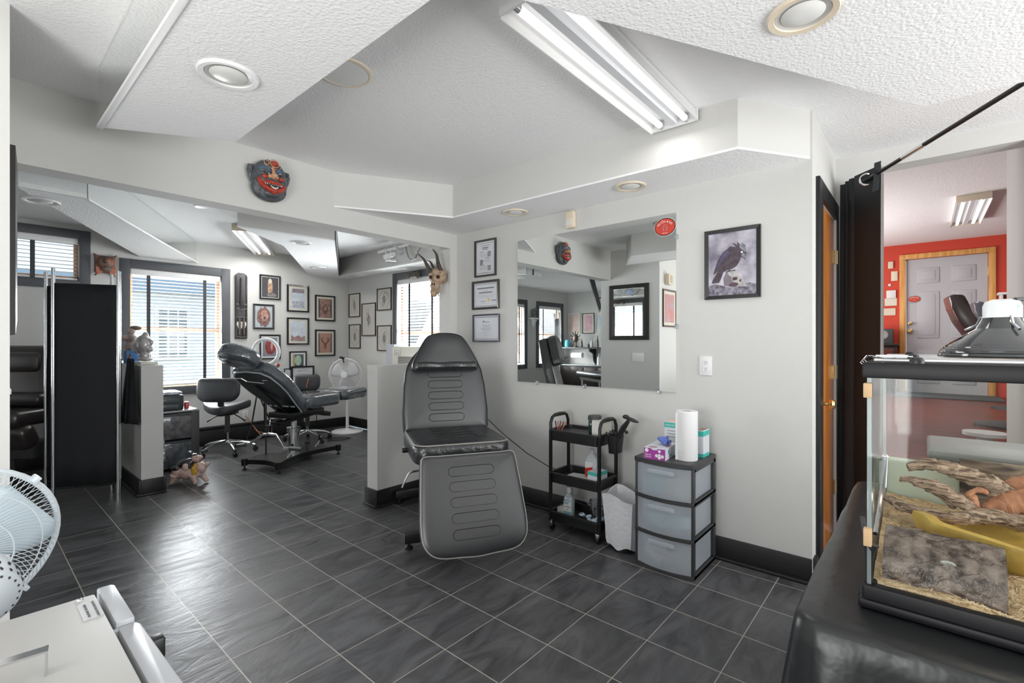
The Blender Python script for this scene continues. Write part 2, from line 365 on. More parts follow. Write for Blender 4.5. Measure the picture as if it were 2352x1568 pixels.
struct('wall_passage_over', wallbox('x', 4.0, 4.05, -3.2, 3.4, 2.435, 2.80), M_WALL)
struct('wall_red_near_left', wallbox('x', 4.72, 4.8, .33, 3.4, .53, 2.80), M_WALL)
struct('wall_red_near_right', wallbox('x', 4.72, 4.8, -3.2, -.55, .53, 2.80), M_WALL)
struct('wall_red', wallbox('x', 9.5, 9.65, -3.2, 3.4, .53, 2.80, [(-.70, .20, .53, 2.565)]), M_RED)
struct('wall_red_left', wallbox('y', 3.3, 3.4, 4.0, 9.6, .53, 2.80), M_WALL)
struct('wall_red_right', wallbox('y', -3.2, -3.1, 4.0, 9.6, .53, 2.80), M_WALL)
struct('wall_south', wallbox('y', -2.7, -2.6, -1.7, 4.0, 0, ZC, [(.3, 3.5, .6, 2.2)]), M_WALL)
struct('wall_west', wallbox('x', -1.7, -1.6, -2.7, 2.55, 0, ZC, [(0, 1.45, .5, 2.0)]), M_WALL)
struct('wall_far_left', wallbox('x', -4.3, -4.15, 3.40, 7.0, 0, ZC), M_WALL)
# window openings on far wall
W1 = (P(274, 592, y=FYW).x, P(528, 617, y=FYW).x, .665, 2.248)
W1i = (W1[0] + .095, W1[1] - .10, W1[2] + .10, W1[3] - .10)
W3 = (-.15, .925, 1.865, 2.495); W3i = (-.05, .835, 1.955, 2.41)
WL = (-3.94, -2.84, .70, 2.26); WLi = (-3.84, -2.94, .80, 2.16)
WM = (-2.50, -1.45, .70, 2.26); WMi = (-2.40, -1.55, .80, 2.16)
struct('wall_far', wallbox('y', FYW, FYW + .15, -4.3, RX + .15, 0, ZC, [(i[0], i[1], i[2], i[3]) for i in (WLi, WMi, W3i, W1i)]), M_WALL)
W2 = (4.52, P(904, 632, x=RX).y, .60, 2.262); W2i = (W2[0] + .09, W2[1] - .09, .70, 2.17)
struct('wall_far_right', wallbox('x', RX, RX + .15, 3.40, FYW + .15, 0, ZC, [(W2i[0], W2i[1], W2i[2], W2i[3])]), M_WALL)
M_TAN = wood('tan_window_jamb', (.42, .22, .12), (.55, .33, .2), 6)
SLAT = mat('blind_slat', (.78, .78, .76), .45); M_TAPE = mat('dark_ladder_tape', (.06, .06, .065), .7)
def window(name, axis, c, wo, wi, tapes, label, sgn=1):
    """casing, sash, glass, blind.  axis 'y': wall plane y=c, u=x ; axis 'x': plane x=c, u=y"""
    def bx(mm, u0, u1, d0, d1, z0, z1, bev=0):
        if axis == 'y': mm.bb(u0, u1, c + d0, c + d1, z0, z1, bev)
        else: mm.bb(c + d0, c + d1, u0, u1, z0, z1, bev)
    root = thing(name, label, 'window', ((wo[0] + wo[1]) / 2, c, 0) if axis == 'y' else (c, (wo[0] + wo[1]) / 2, 0)); root['kind'] = 'structure'
    m = MB(); t = .02
    bx(m, wo[0], wi[0], -t, -.0005, wo[2], wo[3], .003); bx(m, wi[1], wo[1], -t, -.0005, wo[2], wo[3], .003)
    bx(m, wi[0], wi[1], -t, -.0005, wi[3], wo[3], .003); bx(m, wi[0], wi[1], -t - .01, -.0005, wo[2], wi[2], .003)
    part('casing', m, M_GREYTRIM, root, w=True)
    m = MB(); zm = (wi[2] + wi[3]) / 2
    for u0, u1 in ((wi[0], wi[0] + .035), (wi[1] - .035, wi[1])): bx(m, u0, u1, .07, .11, wi[2], wi[3])
    bx(m, wi[0], wi[1], .07, .11, wi[2], wi[2] + .05); bx(m, wi[0], wi[1], .07, .11, wi[3] - .04, wi[3])
    if wi[3] - wi[2] > .8: bx(m, wi[0], wi[1], .065, .10, zm - .02, zm + .02)
    part('sash', m, M_TAN, root, w=True)
    m = MB(False); bx(m, wi[0] + .03, wi[1] - .03, .088, .092, wi[2] + .04, wi[3] - .03); part('pane', m, M_PANE, root, w=True)
    m = MB(); bx(m, wi[0] + .01, wi[1] - .01, .0, .05, wi[3] - .07, wi[3] - .005, .004); part('blind_headrail', m, M_WPAINT, root, w=True)
    m = MB(False); z = wi[3] - .09; k = 0
    zb = wi[2] + .03 if 'low' not in label else wi[2] + .5
    while z > zb:
        a = .30
        for (dz, dd) in ((0, 0),):
            if axis == 'y': m.box(((wi[0] + wi[1]) / 2, c + .028, z), (wi[1] - wi[0] - .03, .046, .0025), rot=(a * sgn, 0, 0))
            else: m.box((c + .028, (wi[0] + wi[1]) / 2, z), (.046, wi[1] - wi[0] - .03, .0025), rot=(0, -a * sgn, 0))
        z -= .040
    part('blind_slats', m, SLAT, root, w=True)
    m = MB(); bx(m, wi[0] + .012, wi[1] - .012, .005, .05, z - .0, z + .022, .003); part('bottom_rail', m, M_WPAINT, root, w=True)
    for f in tapes:
        u = wi[0] + (wi[1] - wi[0]) * f; m = MB(False); bx(m, u - .018, u + .018, .001, .003, z, wi[3] - .07); part('ladder_tape', m, M_TAPE, root, w=True)
    return root
window('window_1', 'y', FYW, W1, W1i, (.185, .80), 'grey framed window with white blinds behind the tall dark carved plank')
window('window_2', 'x', RX, W2, W2i, (.22, .72), 'grey framed window above the air conditioner with blinds raised low', -1)
window('window_3', 'y', FYW, W3, W3i, (.60,), 'short high grey framed window above the folding screen')
window('window_4', 'y', FYW, WL, WLi, (.2, .8), 'grey framed window at the far left end, seen in the wall mirror')
window('window_5', 'y', FYW, WM, WMi, (.2, .8), 'grey framed window behind the second screen, seen in the wall mirror')
# outside: neighbouring house
M_SIDING = mat('white_siding', (.78, .82, .86), .7, bump=.01, bscale=3)
hs = thing('neighbour_house', 'white sided neighbouring house seen through the window blinds', 'house', (1.4, 10.6, -1))
m = MB(False); m.bb(-5, 9.0, 10.6, 14, -1, 2.25); z = -.9
while z < 2.2: m.bb(-5, 9.0, 10.585, 10.61, z, z + .13); z += .16
part('wall', m, M_SIDING, hs, w=True)
m = MB(False); m.prism([(-5.4, 2.2), (9.4, 2.2), (9.0, 2.42), (-5.0, 2.42)], 4, frame_M((0, 14.3, 0), (1, 0, 0), (0, 0, 1))); part('roof', m, mat('blue_grey_roof', (.26, .36, .48), .7), hs, w=True)
p0 = P(362, 710, y=10.58); p1 = P(430, 820, y=10.58)
m = MB(); m.bb(p0.x - .05, p1.x + .05, 10.55, 10.60, p1.z - .05, p0.z + .05); wn = part('window', m, M_WPAINT, hs, w=True)
m = MB(False)
for i in range(3):
    for j in range(6):
        u0 = p0.x + (p1.x - p0.x) * i / 3; z0 = p1.z + (p0.z - p1.z) * j / 6; m.bb(u0 + .015, u0 + (p1.x - p0.x) / 3 - .015, 10.54, 10.552, z0 + .015, z0 + (p0.z - p1.z) / 6 - .015)
part('pane', m, mat('dim_pane', (.25, .30, .34), .15), wn, w=True)
m = MB(False); m.bb(-12, 12, 7.1, 30, -1.1, -1); struct('ground', m, mat('lawn', (.2, .3, .12), .9, var=.3))
m = MB(False); m.bb(4.3, 30, -12, 12, -1.1, -1); struct('ground', m, MATS['lawn'])
m = MB()
for k in range(26):
    m.ell((7.6 + random.uniform(-.5, .7), 4.4 + k * .15, random.uniform(-.6, 1.5)), (random.uniform(.4, .7),) * 3, sub=2)
solo('hedge', m, mat('pale_hedge_leaves', (.30, .44, .34), .8, bump=.05, bscale=10, var=.4, vscale=6), 'pale green hedge outside the window above the air conditioner', 'hedge')
# baseboards
def base(name, pts, h=.135, t=.018, mt=M_BLACKTRIM, shoe=True):
    m = MB()
    for (x0, y0), (x1, y1) in pts:
        if abs(x0 - x1) < 1e-6:
            s = 1 if y1 > y0 else -1; ya, yb = min(y0, y1), max(y0, y1); m.bb(min(x0, x0 - s * t), max(x0, x0 - s * t), ya, yb, 0, h, .004)
            if shoe: m.bb(min(x0, x0 - s * (t + .016)), max(x0, x0 - s * (t + .016)), ya, yb, 0, .02, .006)
        else:
            s = 1 if x1 > x0 else -1; xa, xb = min(x0, x1), max(x0, x1); m.bb(xa, xb, min(y0, y0 - s * t), max(y0, y0 - s * t), 0, h, .004)
            if shoe: m.bb(xa, xb, min(y0, y0 - s * (t + .016)), max(y0, y0 - s * (t + .016)), 0, .02, .006)
    return struct(name, m, mt)
base('baseboard_right', [((WX, .45), (WX, HY))])
base('baseboard_half', [((2.13, HY), (2.97, HY)), ((2.145, HY - .02), (2.145, HY + .16))])
base('baseboard_pier', [((.98, 5.0), (1.17, 5.0)), ((1.0, 4.98), (1.0, FYW))])
m = MB(); m.bb(1.155, 1.173, 4.98, FYW, 0, .135, .004); struct('baseboard_pier', m, M_BLACKTRIM)
base('baseboard_far', [((-4.1, FYW), (1.0, FYW)), ((1.175, FYW), (RX, FYW))])
base('baseboard_far_right', [((RX, 3.42), (RX, FYW))])
base('baseboard_stub', [((WX + .02, .45), (3.07, .45))], shoe=False)
# baseboard heater on the far wall
ht = thing('baseboard_heater', 'long black baseboard heater under the window behind the stools', 'heater', (2.2, FYW - .06, 0))
m = MB(); m.bb(1.30, 3.25, FYW - .075, FYW - .02, .03, .20, .006); part('cover', m, M_BLACKTRIM, ht, w=True)
m = MB(); m.bb(1.30, 3.25, FYW - .085, FYW - .02, .205, .235, .006); part('cap', m, M_BLACKTRIM, ht, w=True)
# wooden door in the short wall, black jamb
dr = thing('door_1', 'orange wood door in a black frame beside the black curtain', 'door', (3.5, .45, 0)); dr['kind'] = 'structure'
m = MB(); m.bb(3.10, 3.22, .43, .449, 0, 2.22, .002); m.bb(3.86, 3.97, .43, .449, 0, 2.22, .002); m.bb(3.22, 3.86, .43, .449, 2.12, 2.22, .002); part('casing', m, M_BLACKTRIM, dr, w=True)
m = MB(); m.bb(3.235, 3.845, .455, .495, .012, 2.115, .002); lf = part('door_leaf', m, M_DOORW, dr, w=True)
m = MB(); m.bb(3.845, 3.86, .44, .50, .012, 2.12); m.bb(3.22, 3.235, .45, .50, .012, 2.12); part('door_edge', m, M_WPAINT, dr, w=True)
M1 = frame_M((3.30, .455, .94), (1, 0, 0), (0, 0, 1))
m = MB(); m.lathe([(0, -.001), (.03, 0), (.03, .006), (.012, .010), (.011, .035), (.026, .045), (.030, .06), (.022, .072), (0, .075)], 20, M1); part('door_knob', m, M_BRASS, lf, w=True)
for z in (1.87, 1.10, .335):
    m = MB(); m.bb(3.80, 3.852, .447, .456, z - .045, z + .045); m.tube([(3.856, .438, z - .045), (3.856, .438, z + .045)], .006); part('hinge', m, M_BRASS, dr, w=True)
# grey door in the red room
d2 = thing('door_2', 'pale grey six panel door in oak trim on the red wall', 'door', (9.5, -.25, .53)); d2['kind'] = 'structure'
m = MB(); m.bb(9.47, 9.499, .20, .275, .53, 2.565, .004); m.bb(9.47, 9.499, -.775, -.70, .53, 2.565, .004); m.bb(9.47, 9.499, -.775, .275, 2.565, 2.64, .004); part('casing', m, M_OAK, d2, w=True)
M_DGREY = mat('grey_door_paint', (.50, .50, .53), .5)
m = MB(); m.bb(9.515, 9.555, -.695, .195, .535, 2.56)
for y0, y1 in ((-.185, .07), (-.575, -.32)):
    for z0, z1 in ((2.19, 2.42), (1.36, 2.06), (.68, 1.18)):
        m.bb(9.503, 9.52, y0, y1, z0, z1, .008); m.bb(9.497, 9.52, y0 + .045, y1 - .045, z0 + .045, z1 - .045, .006)
lf = part('door_leaf', m, M_DGREY, d2, w=True)
for z, r in ((1.47, .032), (1.585, .026)):
    Mk = frame_M((9.515, .15, z), (0, 1, 0), (0, 0, 1)); m = MB(); m.lathe([(0, 0), (r, -.002), (r, -.01), (.012, -.015), (.012, -.04), (r * .9, -.05), (r * .8, -.065), (0, -.07)], 16, Mk); part('door_knob', m, M_BRASS, lf, w=True)
for z in (2.3,):
    m = MB(); m.bb(9.49, 9.52, -.706, -.694, z - .06, z + .06); part('hinge', m, M_BRASS, d2, w=True)
def sticker(loc, rz, w_, h_, label, top, cat='sticker', bot=''):
    r = thing('oval_sticker', label, cat, loc, rz)
    Mv = frame_M((0, 0, 0), (1, 0, 0), (0, 0, 1))
    ov = lambda a, b, n=40: [(a * math.cos(2 * PI * k / n), b * math.sin(2 * PI * k / n)) for k in range(n)]
    m = MB(); m.prism(ov(w_ / 2, h_ / 2), .0006, Mv); part('white_rim', m, M_PAPER, r)
    m = MB(); m.prism(ov(w_ * .485, h_ * .48), .0010, Mv); part('dark_rim', m, mat('dark_red_print', (.08, .012, .01), .4), r)
    m = MB(); m.prism(ov(w_ * .445, h_ * .43), .0014, Mv); part('red_oval', m, mat('orange_red_print', (.62, .06, .035), .4), r)
    m = MB(); n = len(top); s = w_ * .175
    for i, ch in enumerate(top):
        a = math.radians(150 - 120 * i / (n - 1)); x = w_ * .345 * math.cos(a); y = h_ * .32 * math.sin(a) - h_ * .02; rr = -math.cos(a) * .75
        ss = s * (.62 if ch == '2' else 1); m.text(ch, ss, Mv @ Matrix.Translation((x, y - (.1 * s if ch == '2' else 0), .0015)) @ Matrix.Rotation(rr, 4, 'Z'), .0005)
    if bot: m.text(bot, w_ * .055, Mv @ Matrix.Translation((0, -h_ * .34, .0015)), .0004)
    part('lettering', m, M_PAPER, r)
    m = MB()
    m.tube([(w_ * .10 * math.cos(a), -.0026, h_ * (-.06 + .17 * math.sin(a))) for a in [math.radians(-60 + 300 * k / 16) for k in range(17)]], w_ * .008, 5)
    m.tube([(-w_ * .07, -.0026, -h_ * .13), (0, -.0026, h_ * .03), (w_ * .07, -.0026, -h_ * .13)], w_ * .007, 5)
    for sx in (-1, 1): m.ell((sx * w_ * .055, -.002, -h_ * .19), (w_ * .022, .001, w_ * .022), sub=2)
    part('ring_emblem', m, mat('lilac_print', (.5, .38, .45), .4), r)
    return r
sticker((9.493, .10, 1.955), -PI / 2, .15, .10, 'small red oval sticker on the pale grey door', 'H2Ocean')
# ================================================================== CEILING AND WALL FITTINGS
def downlight(x, y, z, r, label):
    t = thing('recessed_light', label, 'ceiling light', (x, y, z), group=None)
    m = MB(); m.lathe([(r, 0), (r, -.006), (r * .97, -.010), (r * .80, -.008), (r * .76, 0)], 32); part('trim_ring', m, M_CREAM if 'cream' in label else M_WHITE, t)
    m = MB(); m.lathe([(r * .77, -.004), (r * .70, -.0015), (0, -.001)], 32); part('baffle', m, mat('white_baffle', (.62, .61, .58), .35), t)
    m = MB(); m.lathe([(0, -.0145), (r * .30, -.0135), (r * .5, -.009), (r * .62, -.003)], 24); part('bulb', m, mat('frosted_bulb', (.75, .75, .73), .3), t)
    return t
for (px, py, z, r, lb) in ((525, 171, ZS, .10, 'white recessed ceiling light in the soffit with the metal edge'), (1844, 30, ZS, .095, 'cream rimmed recessed ceiling light at the top right'),
                           (1448, 427, ZS, .095, 'cream rimmed recessed ceiling light in the soffit above the wall mirror'), (1184, 487, ZS, .095, 'cream rimmed recessed ceiling light in the soffit above the certificates'),
                           (95, 461, ZS, .10, 'white recessed ceiling light above the folding screen, far left'), (693, 557, ZS, .09, 'white recessed ceiling light nearest the header in the second room'),
                           (732, 614, ZS, .09, 'white recessed ceiling light near the corner of framed prints'), (838, 633, ZS, .09, 'white recessed ceiling light above the pencil drawings'),
                           (938, 617, ZS, .09, 'white recessed ceiling light above the blinds by the horned skull')):
    p = P(px, py, z=z); x = min(p.x, 3.88); downlight(x, p.y, z, r, lb)
p = P(790, 165, z=ZC); t = thing('ceiling_speaker', 'white round ceiling speaker half hidden by the soffit edge', 'speaker', (p.x, p.y, ZC))
m = MB(); m.lathe([(.125, 0), (.125, -.006), (.115, -.009), (.11, -.006)], 40); part('rim', m, M_CREAM, t)
m = MB(); m.lathe([(.111, -.006), (.06, -.009), (0, -.010)], 40); part('grille', m, mat('speaker_grille', (.84, .84, .83), .6, bump=.001, bscale=700), t)
p = P(462, 467, z=ZC)
t = thing('smoke_detector', 'small round white detector just behind the header in the second room', 'smoke detector', (p.x, p.y, ZC)); m = MB(); m.lathe([(.06, 0), (.06, -.02), (.05, -.035), (0, -.04)], 24); part('housing', m, M_WHITE, t)
def fluorescent(name, loc, rz, L, Wd, label, end=True):
    t = thing(name, label, 'ceiling light', loc, rz)
    m = MB(); m.bb(-L / 2, L / 2, -Wd / 2, Wd / 2, -.022, -.001, .003)
    for s in (-1, 1): m.prism([(s * Wd / 2, -.022), (s * (Wd / 2 - .008), -.022), (s * (Wd / 2 + .012), -.075), (s * (Wd / 2 + .017), -.075)], L - .01, frame_M((-L / 2 + .005, 0, 0), (0, 1, 0), (0, 0, 1)))
    part('housing', m, M_WHITE, t)
    m = MB(); m.prism([(-.035, -.022), (.035, -.022), (.018, -.060), (-.018, -.060)], L - .02, frame_M((-L / 2 + .01, 0, 0), (0, 1, 0), (0, 0, 1))); part('center_ridge', m, mat('lamp_reflector', (.74, .75, .78), .3), t)
    for s in (-1, 1):
        m = MB(); m.tube([(-L / 2 + .02, s * Wd * .30, -.050), (L / 2 - .02, s * Wd * .30, -.050)], .016, 16); tb = part('tube', m, M_TUBE, t)
        for e in (-1, 1):
            m = MB(); m.lathe([(0, -.014), (.0165, -.014), (.0165, .014), (0, .014)], 14, Matrix.Translation((e * (L / 2 - .02), s * Wd * .30, -.050)) @ Matrix.Rotation(PI / 2, 4, 'Y')); part('tube_cap', m, M_CHROME, tb)
    if end:
        for e in (-1, 1):
            m = MB(); m.bb(e * L / 2 - .006, e * L / 2 + .006, -Wd / 2 - .012, Wd / 2 + .012, -.068, -.001, .002); part('end_plate', m, M_CREAM if end == 'cream' else M_WHITE, t)
    return t
fluorescent('fluorescent_fixture', (1.915, 1.03, ZC), 0, 1.28, .23, 'long white two tube fluorescent fixture on the main ceiling', 'w')
fluorescent('fluorescent_fixture', (2.33, 6.10, ZC), math.atan2(1.4, .79), 1.5, .20, 'white two tube fluorescent fixture in the second room ceiling', 'cream')
fluorescent('fluorescent_fixture', (7.38, -.39, 2.80), 0, 1.38, .24, 'cream ended fluorescent fixture in the red room', 'cream')
# --- large wall mirror and its clips
mr = thing('wall_mirror_glass', 'large frameless wall mirror beside the framed certificates', 'mirror', (WX, 1.85, .98), -PI / 2)
m = MB(False); m.bb(-.66, .66, -.010, -.001, 0, 1.145); part('mirror_plate', m, M_MIRROR, mr)
for (x, z) in ((-.46, 0), (-.02, 0), (.55, 0), (.66, .42), (.66, .99)):
    m = MB(); m.box((x, -.008, z), (.026, .014, .03), bev=.004); m.lathe([(0, -.002), (.004, 0), (0, .002)], 8, frame_M((x, -.017, z), (1, 0, 0), (0, 0, 1))); part('mirror_clip', m, M_CLEAR, mr)
sticker((WX - .0105, 1.263, 2.045), -PI / 2, .145, .12, 'red oval sticker on the top corner of the large wall mirror', 'H2Ocean', bot='PIERCING')
# --- pictures
def picture(name, label, plane, c, rect, fw, framemat, artfn, depth=.02, matw=0, cat='picture', group=None, rz=None, gap=0):
    """rect=(u0,u1,z0,z1) along image right; plane 'x' = wall facing -x, 'y' = wall facing -y, 'X' = wall facing +x"""
    u0, u1, z0, z1 = rect; um, zm = (u0 + u1) / 2, (z0 + z1) / 2; W_, H_ = abs(u1 - u0), z1 - z0
    loc = (um, c, zm) if plane == 'y' else (c, um, zm); rzz = {'x': -PI / 2, 'y': 0, 'X': PI / 2}[plane] if rz is None else rz
    t = thing(name, label, cat, loc, rzz, group); Mv = frame_M((0, -gap, 0), (1, 0, 0), (0, 0, 1))
    m = MB(); a, b = W_ / 2, H_ / 2
    o4 = [(-a, -b), (a, -b), (a, b), (-a, b)]; i4 = [(-a + fw, -b + fw), (a - fw, -b + fw), (a - fw, b - fw), (-a + fw, b - fw)]
    for k in range(4):
        q = [o4[k], o4[(k + 1) % 4], i4[(k + 1) % 4], i4[k]]; bm = bmesh.new(); lo = [bm.verts.new((x, y, .0008)) for x, y in q]
        hi = [bm.verts.new((x, y, depth * (1.0 if j < 2 else .72))) for j, (x, y) in enumerate(q)]
        bm.faces.new(lo[::-1]); bm.faces.new(hi)
        for j in range(4): bm.faces.new((lo[j], lo[(j + 1) % 4], hi[(j + 1) % 4], hi[j]))
        m.add(bm, Mv)
    m.smooth = False; part('frame', m, framemat, t)
    iw, ih = W_ - 2 * fw, H_ - 2 * fw
    if matw:
        m = MB(False); m.bb(-iw / 2, iw / 2, -depth * .35, -.001, -ih / 2, ih / 2, M=Matrix.Translation((0, -gap, 0))); part('mat_board', m, M_MATB if matw > 0 else M_PAPER, t); matw = abs(matw)
    artfn(t, iw - 2 * matw, ih - 2 * matw, -depth * .35 - .001 - gap)
    return t
def art_noise(name, c1, c2, sc_=9, bg_=None):
    def f(t, w_, h_, y):
        m = MB(False); m.bb(-w_ / 2, w_ / 2, y - .0008, y + .0008, -h_ / 2, h_ / 2); part('print', m, mat('art_' + name, c1, .35, col2=c2, var=.1, vscale=sc_, detail=6), t)
    return f
def art_shape(name, bgc, shapes, bg2=None, sc_=9):
    """shapes: (colour name, colour, polygon in unit coords -1..1)"""
    def f(t, w_, h_, y):
        m = MB(False); m.bb(-w_ / 2, w_ / 2, y - .0006, y + .0006, -h_ / 2, h_ / 2); part('print', m, mat('artbg_' + name, bgc, .4, col2=bg2, var=.12, vscale=sc_), t)
        for i, (pn, col, col2, poly) in enumerate(shapes):
            m = MB(False); Mv = frame_M((0, y - .0007 - .0002 * i, 0), (1, 0, 0), (0, 0, 1)); m.prism([(x * w_ / 2, z * h_ / 2) for x, z in poly], .0003, Mv)
            part('print_' + pn, m, mat('art_%s_%s' % (name, pn), col, .45, col2=col2, var=.1, vscale=28, detail=6), t)
    return f
def blob2(cx, cy, rx, ry, n=22, wob=.12, seed=0):
    return [(cx + rx * math.cos(2 * PI * k / n) * (1 + wob * noise.noise(Vector((k * .9, seed, 0)))), cy + ry * math.sin(2 * PI * k / n) * (1 + wob * noise.noise(Vector((seed, k * .9, 3))))) for k in range(n)]
def pxrect_y(x0, y0, x1, y1, Y=FYW):
    a = P(x0, (y0 + y1) / 2, y=Y); b = P(x1, (y0 + y1) / 2, y=Y); t_ = P((x0 + x1) / 2, y0, y=Y); u = P((x0 + x1) / 2, y1, y=Y); return (a.x, b.x, u.z, t_.z)
def pxrect_x(x0, y0, x1, y1, X=RX):
    a = P(x0, (y0 + y1) / 2, x=X); b = P(x1, (y0 + y1) / 2, x=X); t_ = P((x0 + x1) / 2, y0, x=X); u = P((x0 + x1) / 2, y1, x=X); return (a.y, b.y, u.z, t_.z)
SK, SK2 = (.40, .24, .19), (.20, .11, .09)
F = M_FRAME
picture('framed_print', 'black framed print of a pale standing figure, topmost beside the carved plank', 'y', FYW, pxrect_y(595.4, 632, 643.6, 688), .022, F, art_shape('figure', (.07, .065, .07), [('body', (.55, .42, .28), (.30, .14, .08), blob2(.0, .0, .30, .85, seed=2)), ('head', (.6, .55, .48), None, blob2(.0, .62, .22, .25, seed=4)), ('base', (.30, .27, .25), (.12, .1, .1), blob2(.2, -.75, .55, .22, seed=5))]), matw=-.008)
picture('framed_print', 'black framed red and grey lion head print right of the carved plank', 'y', FYW, pxrect_y(580.7, 698.5, 629, 756), .024, F, art_shape('lion', (.50, .55, .58), [('mane', (.36, .17, .14), (.12, .08, .08), blob2(0, .0, .78, .92, wob=.3, seed=7)), ('face', (.58, .36, .27), (.34, .16, .13), blob2(.1, .1, .42, .5, wob=.2, seed=9)), ('muzzle', (.12, .07, .07), None, blob2(.1, -.1, .16, .14, seed=3))], (.36, .42, .46)))
picture('framed_print', 'black framed red abstract print behind the padded headrest', 'y', FYW, pxrect_y(595.4, 768, 643.6, 825), .022, F, art_shape('red', (.22, .24, .27), [('swirl', (.42, .04, .035), (.16, .03, .04), blob2(.05, 0, .75, .8, wob=.4, seed=12)), ('streak', (.6, .45, .45), (.3, .1, .1), blob2(.2, .1, .15, .55, wob=.5, seed=13))]), matw=-.02)
def art_tattoo(name, dark, seed):
    return art_shape(name, (.10, .08, .08), [('skin', SK, SK2, [(-.8, -1), (.8, -1), (.72, .2), (.85, 1), (-.85, 1), (-.68, .1)]), ('ink', dark, None, blob2(0, -.1, .4, .5, wob=.5, n=30, seed=seed)), ('ink_center', SK, SK2, blob2(0, .0, .22, .28, wob=.4, seed=seed + 1))])
picture('framed_print', 'black framed glossy photograph with cream mat, upper of the middle column', 'y', FYW, pxrect_y(658.5, 654.5, 708.8, 716.5), .022, mat('glossy_black_frame', (.014, .014, .015), .12), art_shape('mid1', (.62, .66, .72), [('band', (.18, .14, .15), (.4, .34, .35), [(-.8, .55), (.8, .55), (.8, .95), (-.8, .95)]), ('low', (.26, .28, .34), (.5, .52, .56), [(-.8, -.3), (.8, -.2), (.85, -.9), (-.8, -.9)])], (.45, .5, .56)), matw=.026)
picture('framed_print', 'black framed glossy photograph with cream mat, lower of the middle column', 'y', FYW, pxrect_y(658.5, 729.5, 709, 791.5), .022, MATS['glossy_black_frame'], art_shape('mid2', (.62, .66, .72), [('skin', (.42, .26, .22), (.22, .14, .13), [(-.9, -.95), (.9, -.95), (.9, -.45), (.4, -.6), (0, -.4), (-.5, -.6), (-.9, -.35)])], (.42, .47, .53)), matw=.026)
picture('framed_print', 'black framed tattooed chest photograph, upper of the pair by the far corner', 'y', FYW, pxrect_y(723, 678.5, 769, 737.5), .022, F, art_tattoo('chest', (.14, .07, .07), 21), matw=.03)
picture('framed_print', 'black framed antler tattoo photograph, lower of the pair by the far corner', 'y', FYW, pxrect_y(723, 757, 769, 817.5), .022, F, art_shape('antler', (.12, .09, .09), [('skin', SK, (.44, .22, .16), [(-.75, -1), (.75, -1), (.85, 1), (-.85, 1)]), ('skull', (.12, .06, .05), (.28, .14, .12), [(-.12, .0), (.12, .0), (.22, -.2), (.1, -.65), (-.1, -.65), (-.22, -.2)]), ('antler_left', (.12, .06, .05), None, [(-.15, -.1), (-.5, .1), (-.7, .5), (-.62, .55), (-.45, .25), (-.4, .6), (-.33, .55), (-.35, .15), (-.1, .0)]), ('antler_right', (.12, .06, .05), None, [(.15, -.1), (.5, .1), (.7, .5), (.62, .55), (.45, .25), (.4, .6), (.33, .55), (.35, .15), (.1, .0)])]), matw=.03)
picture('framed_print', 'small black framed pale green oval portrait above the certificate', 'y', FYW, pxrect_y(664, 806.5, 703.5, 848), .018, F, art_shape('green', (.10, .12, .13), [('strip', (.45, .36, .18), None, [(-1, -1), (-.6, -1), (-.6, 1), (-1, 1)]), ('oval', (.36, .52, .40), (.5, .6, .48), blob2(0, 0, .6, .85, wob=.08, seed=5))]), matw=-.026)
def art_cert(lines, seal=None, stamp=False, photos=False):
    def f(t, w_, h_, y):
        m = MB(False); m.bb(-w_ / 2, w_ / 2, y - .0006, y + .0006, -h_ / 2, h_ / 2); part('paper', m, mat('certificate_paper', (.66, .67, .71), .35, coat=.6), t)
        m = MB(False); b = .03 * w_
        for x0, x1, z0, z1 in ((-w_ / 2 + b, w_ / 2 - b, h_ / 2 - b * 1.5, h_ / 2 - b), (-w_ / 2 + b, w_ / 2 - b, -h_ / 2 + b, -h_ / 2 + b * 1.5)): m.bb(x0, x1, y - .0012, y, z0, z1)
        for (cx, cz, ww, hh) in lines: m.bb((cx - ww / 2) * w_, (cx + ww / 2) * w_, y - .0012, y, (cz - hh / 2) * h_, (cz + hh / 2) * h_)
        part('printed_lines', m, M_INK, t)
        if seal:
            m = MB(); m.lathe([(0, .0016), (w_ * .055, .0016), (w_ * .055, 0)], 24, frame_M((seal[0] * w_, y, seal[1] * h_), (1, 0, 0), (0, 0, 1))); part('gold_seal', m, mat('gold_foil', (.75, .50, .22), .35, metal=.4), t)
        if photos:
            for i, (cx, cz) in enumerate(((.22, .12), (-.22, -.12), (.22, -.32))):
                m = MB(False); m.bb((cx - .09) * w_, (cx + .09) * w_, y - .0013, y, (cz - .08) * h_, (cz + .08) * h_); part('photo', m, mat('grey_photo', (.12, .12, .12), .4, col2=(.4, .4, .4), vscale=60, var=.1), t)
    return f
c1 = [(-.0, .40, .55, .012), (0, .33, .34, .03), (0, .28, .3, .02), (-.22, .20, .22, .014), (-.12, .15, .38, .004), (-.12, .12, .38, .004), (-.12, .09, .38, .004), (-.12, .06, .38, .004), (.12, 0, .26, .014), (.1, -.05, .38, .004), (.1, -.08, .38, .004), (.1, -.11, .38, .004), (-.18, -.22, .28, .014), (-.12, -.27, .38, .004), (-.12, -.30, .38, .004), (-.12, -.33, .38, .004), (-.12, -.36, .38, .004), (0, -.45, .4, .008)]
M_FG = mat('grey_black_frame', (.045, .043, .04), .3)
picture('framed_certificate', 'tall narrow framed notice with three small grey photos, topmost of the three by the corner', 'x', WX, (3.005, 2.752, 1.87, 2.19), .016, M_FG, art_cert(c1, photos=True), matw=-.006)
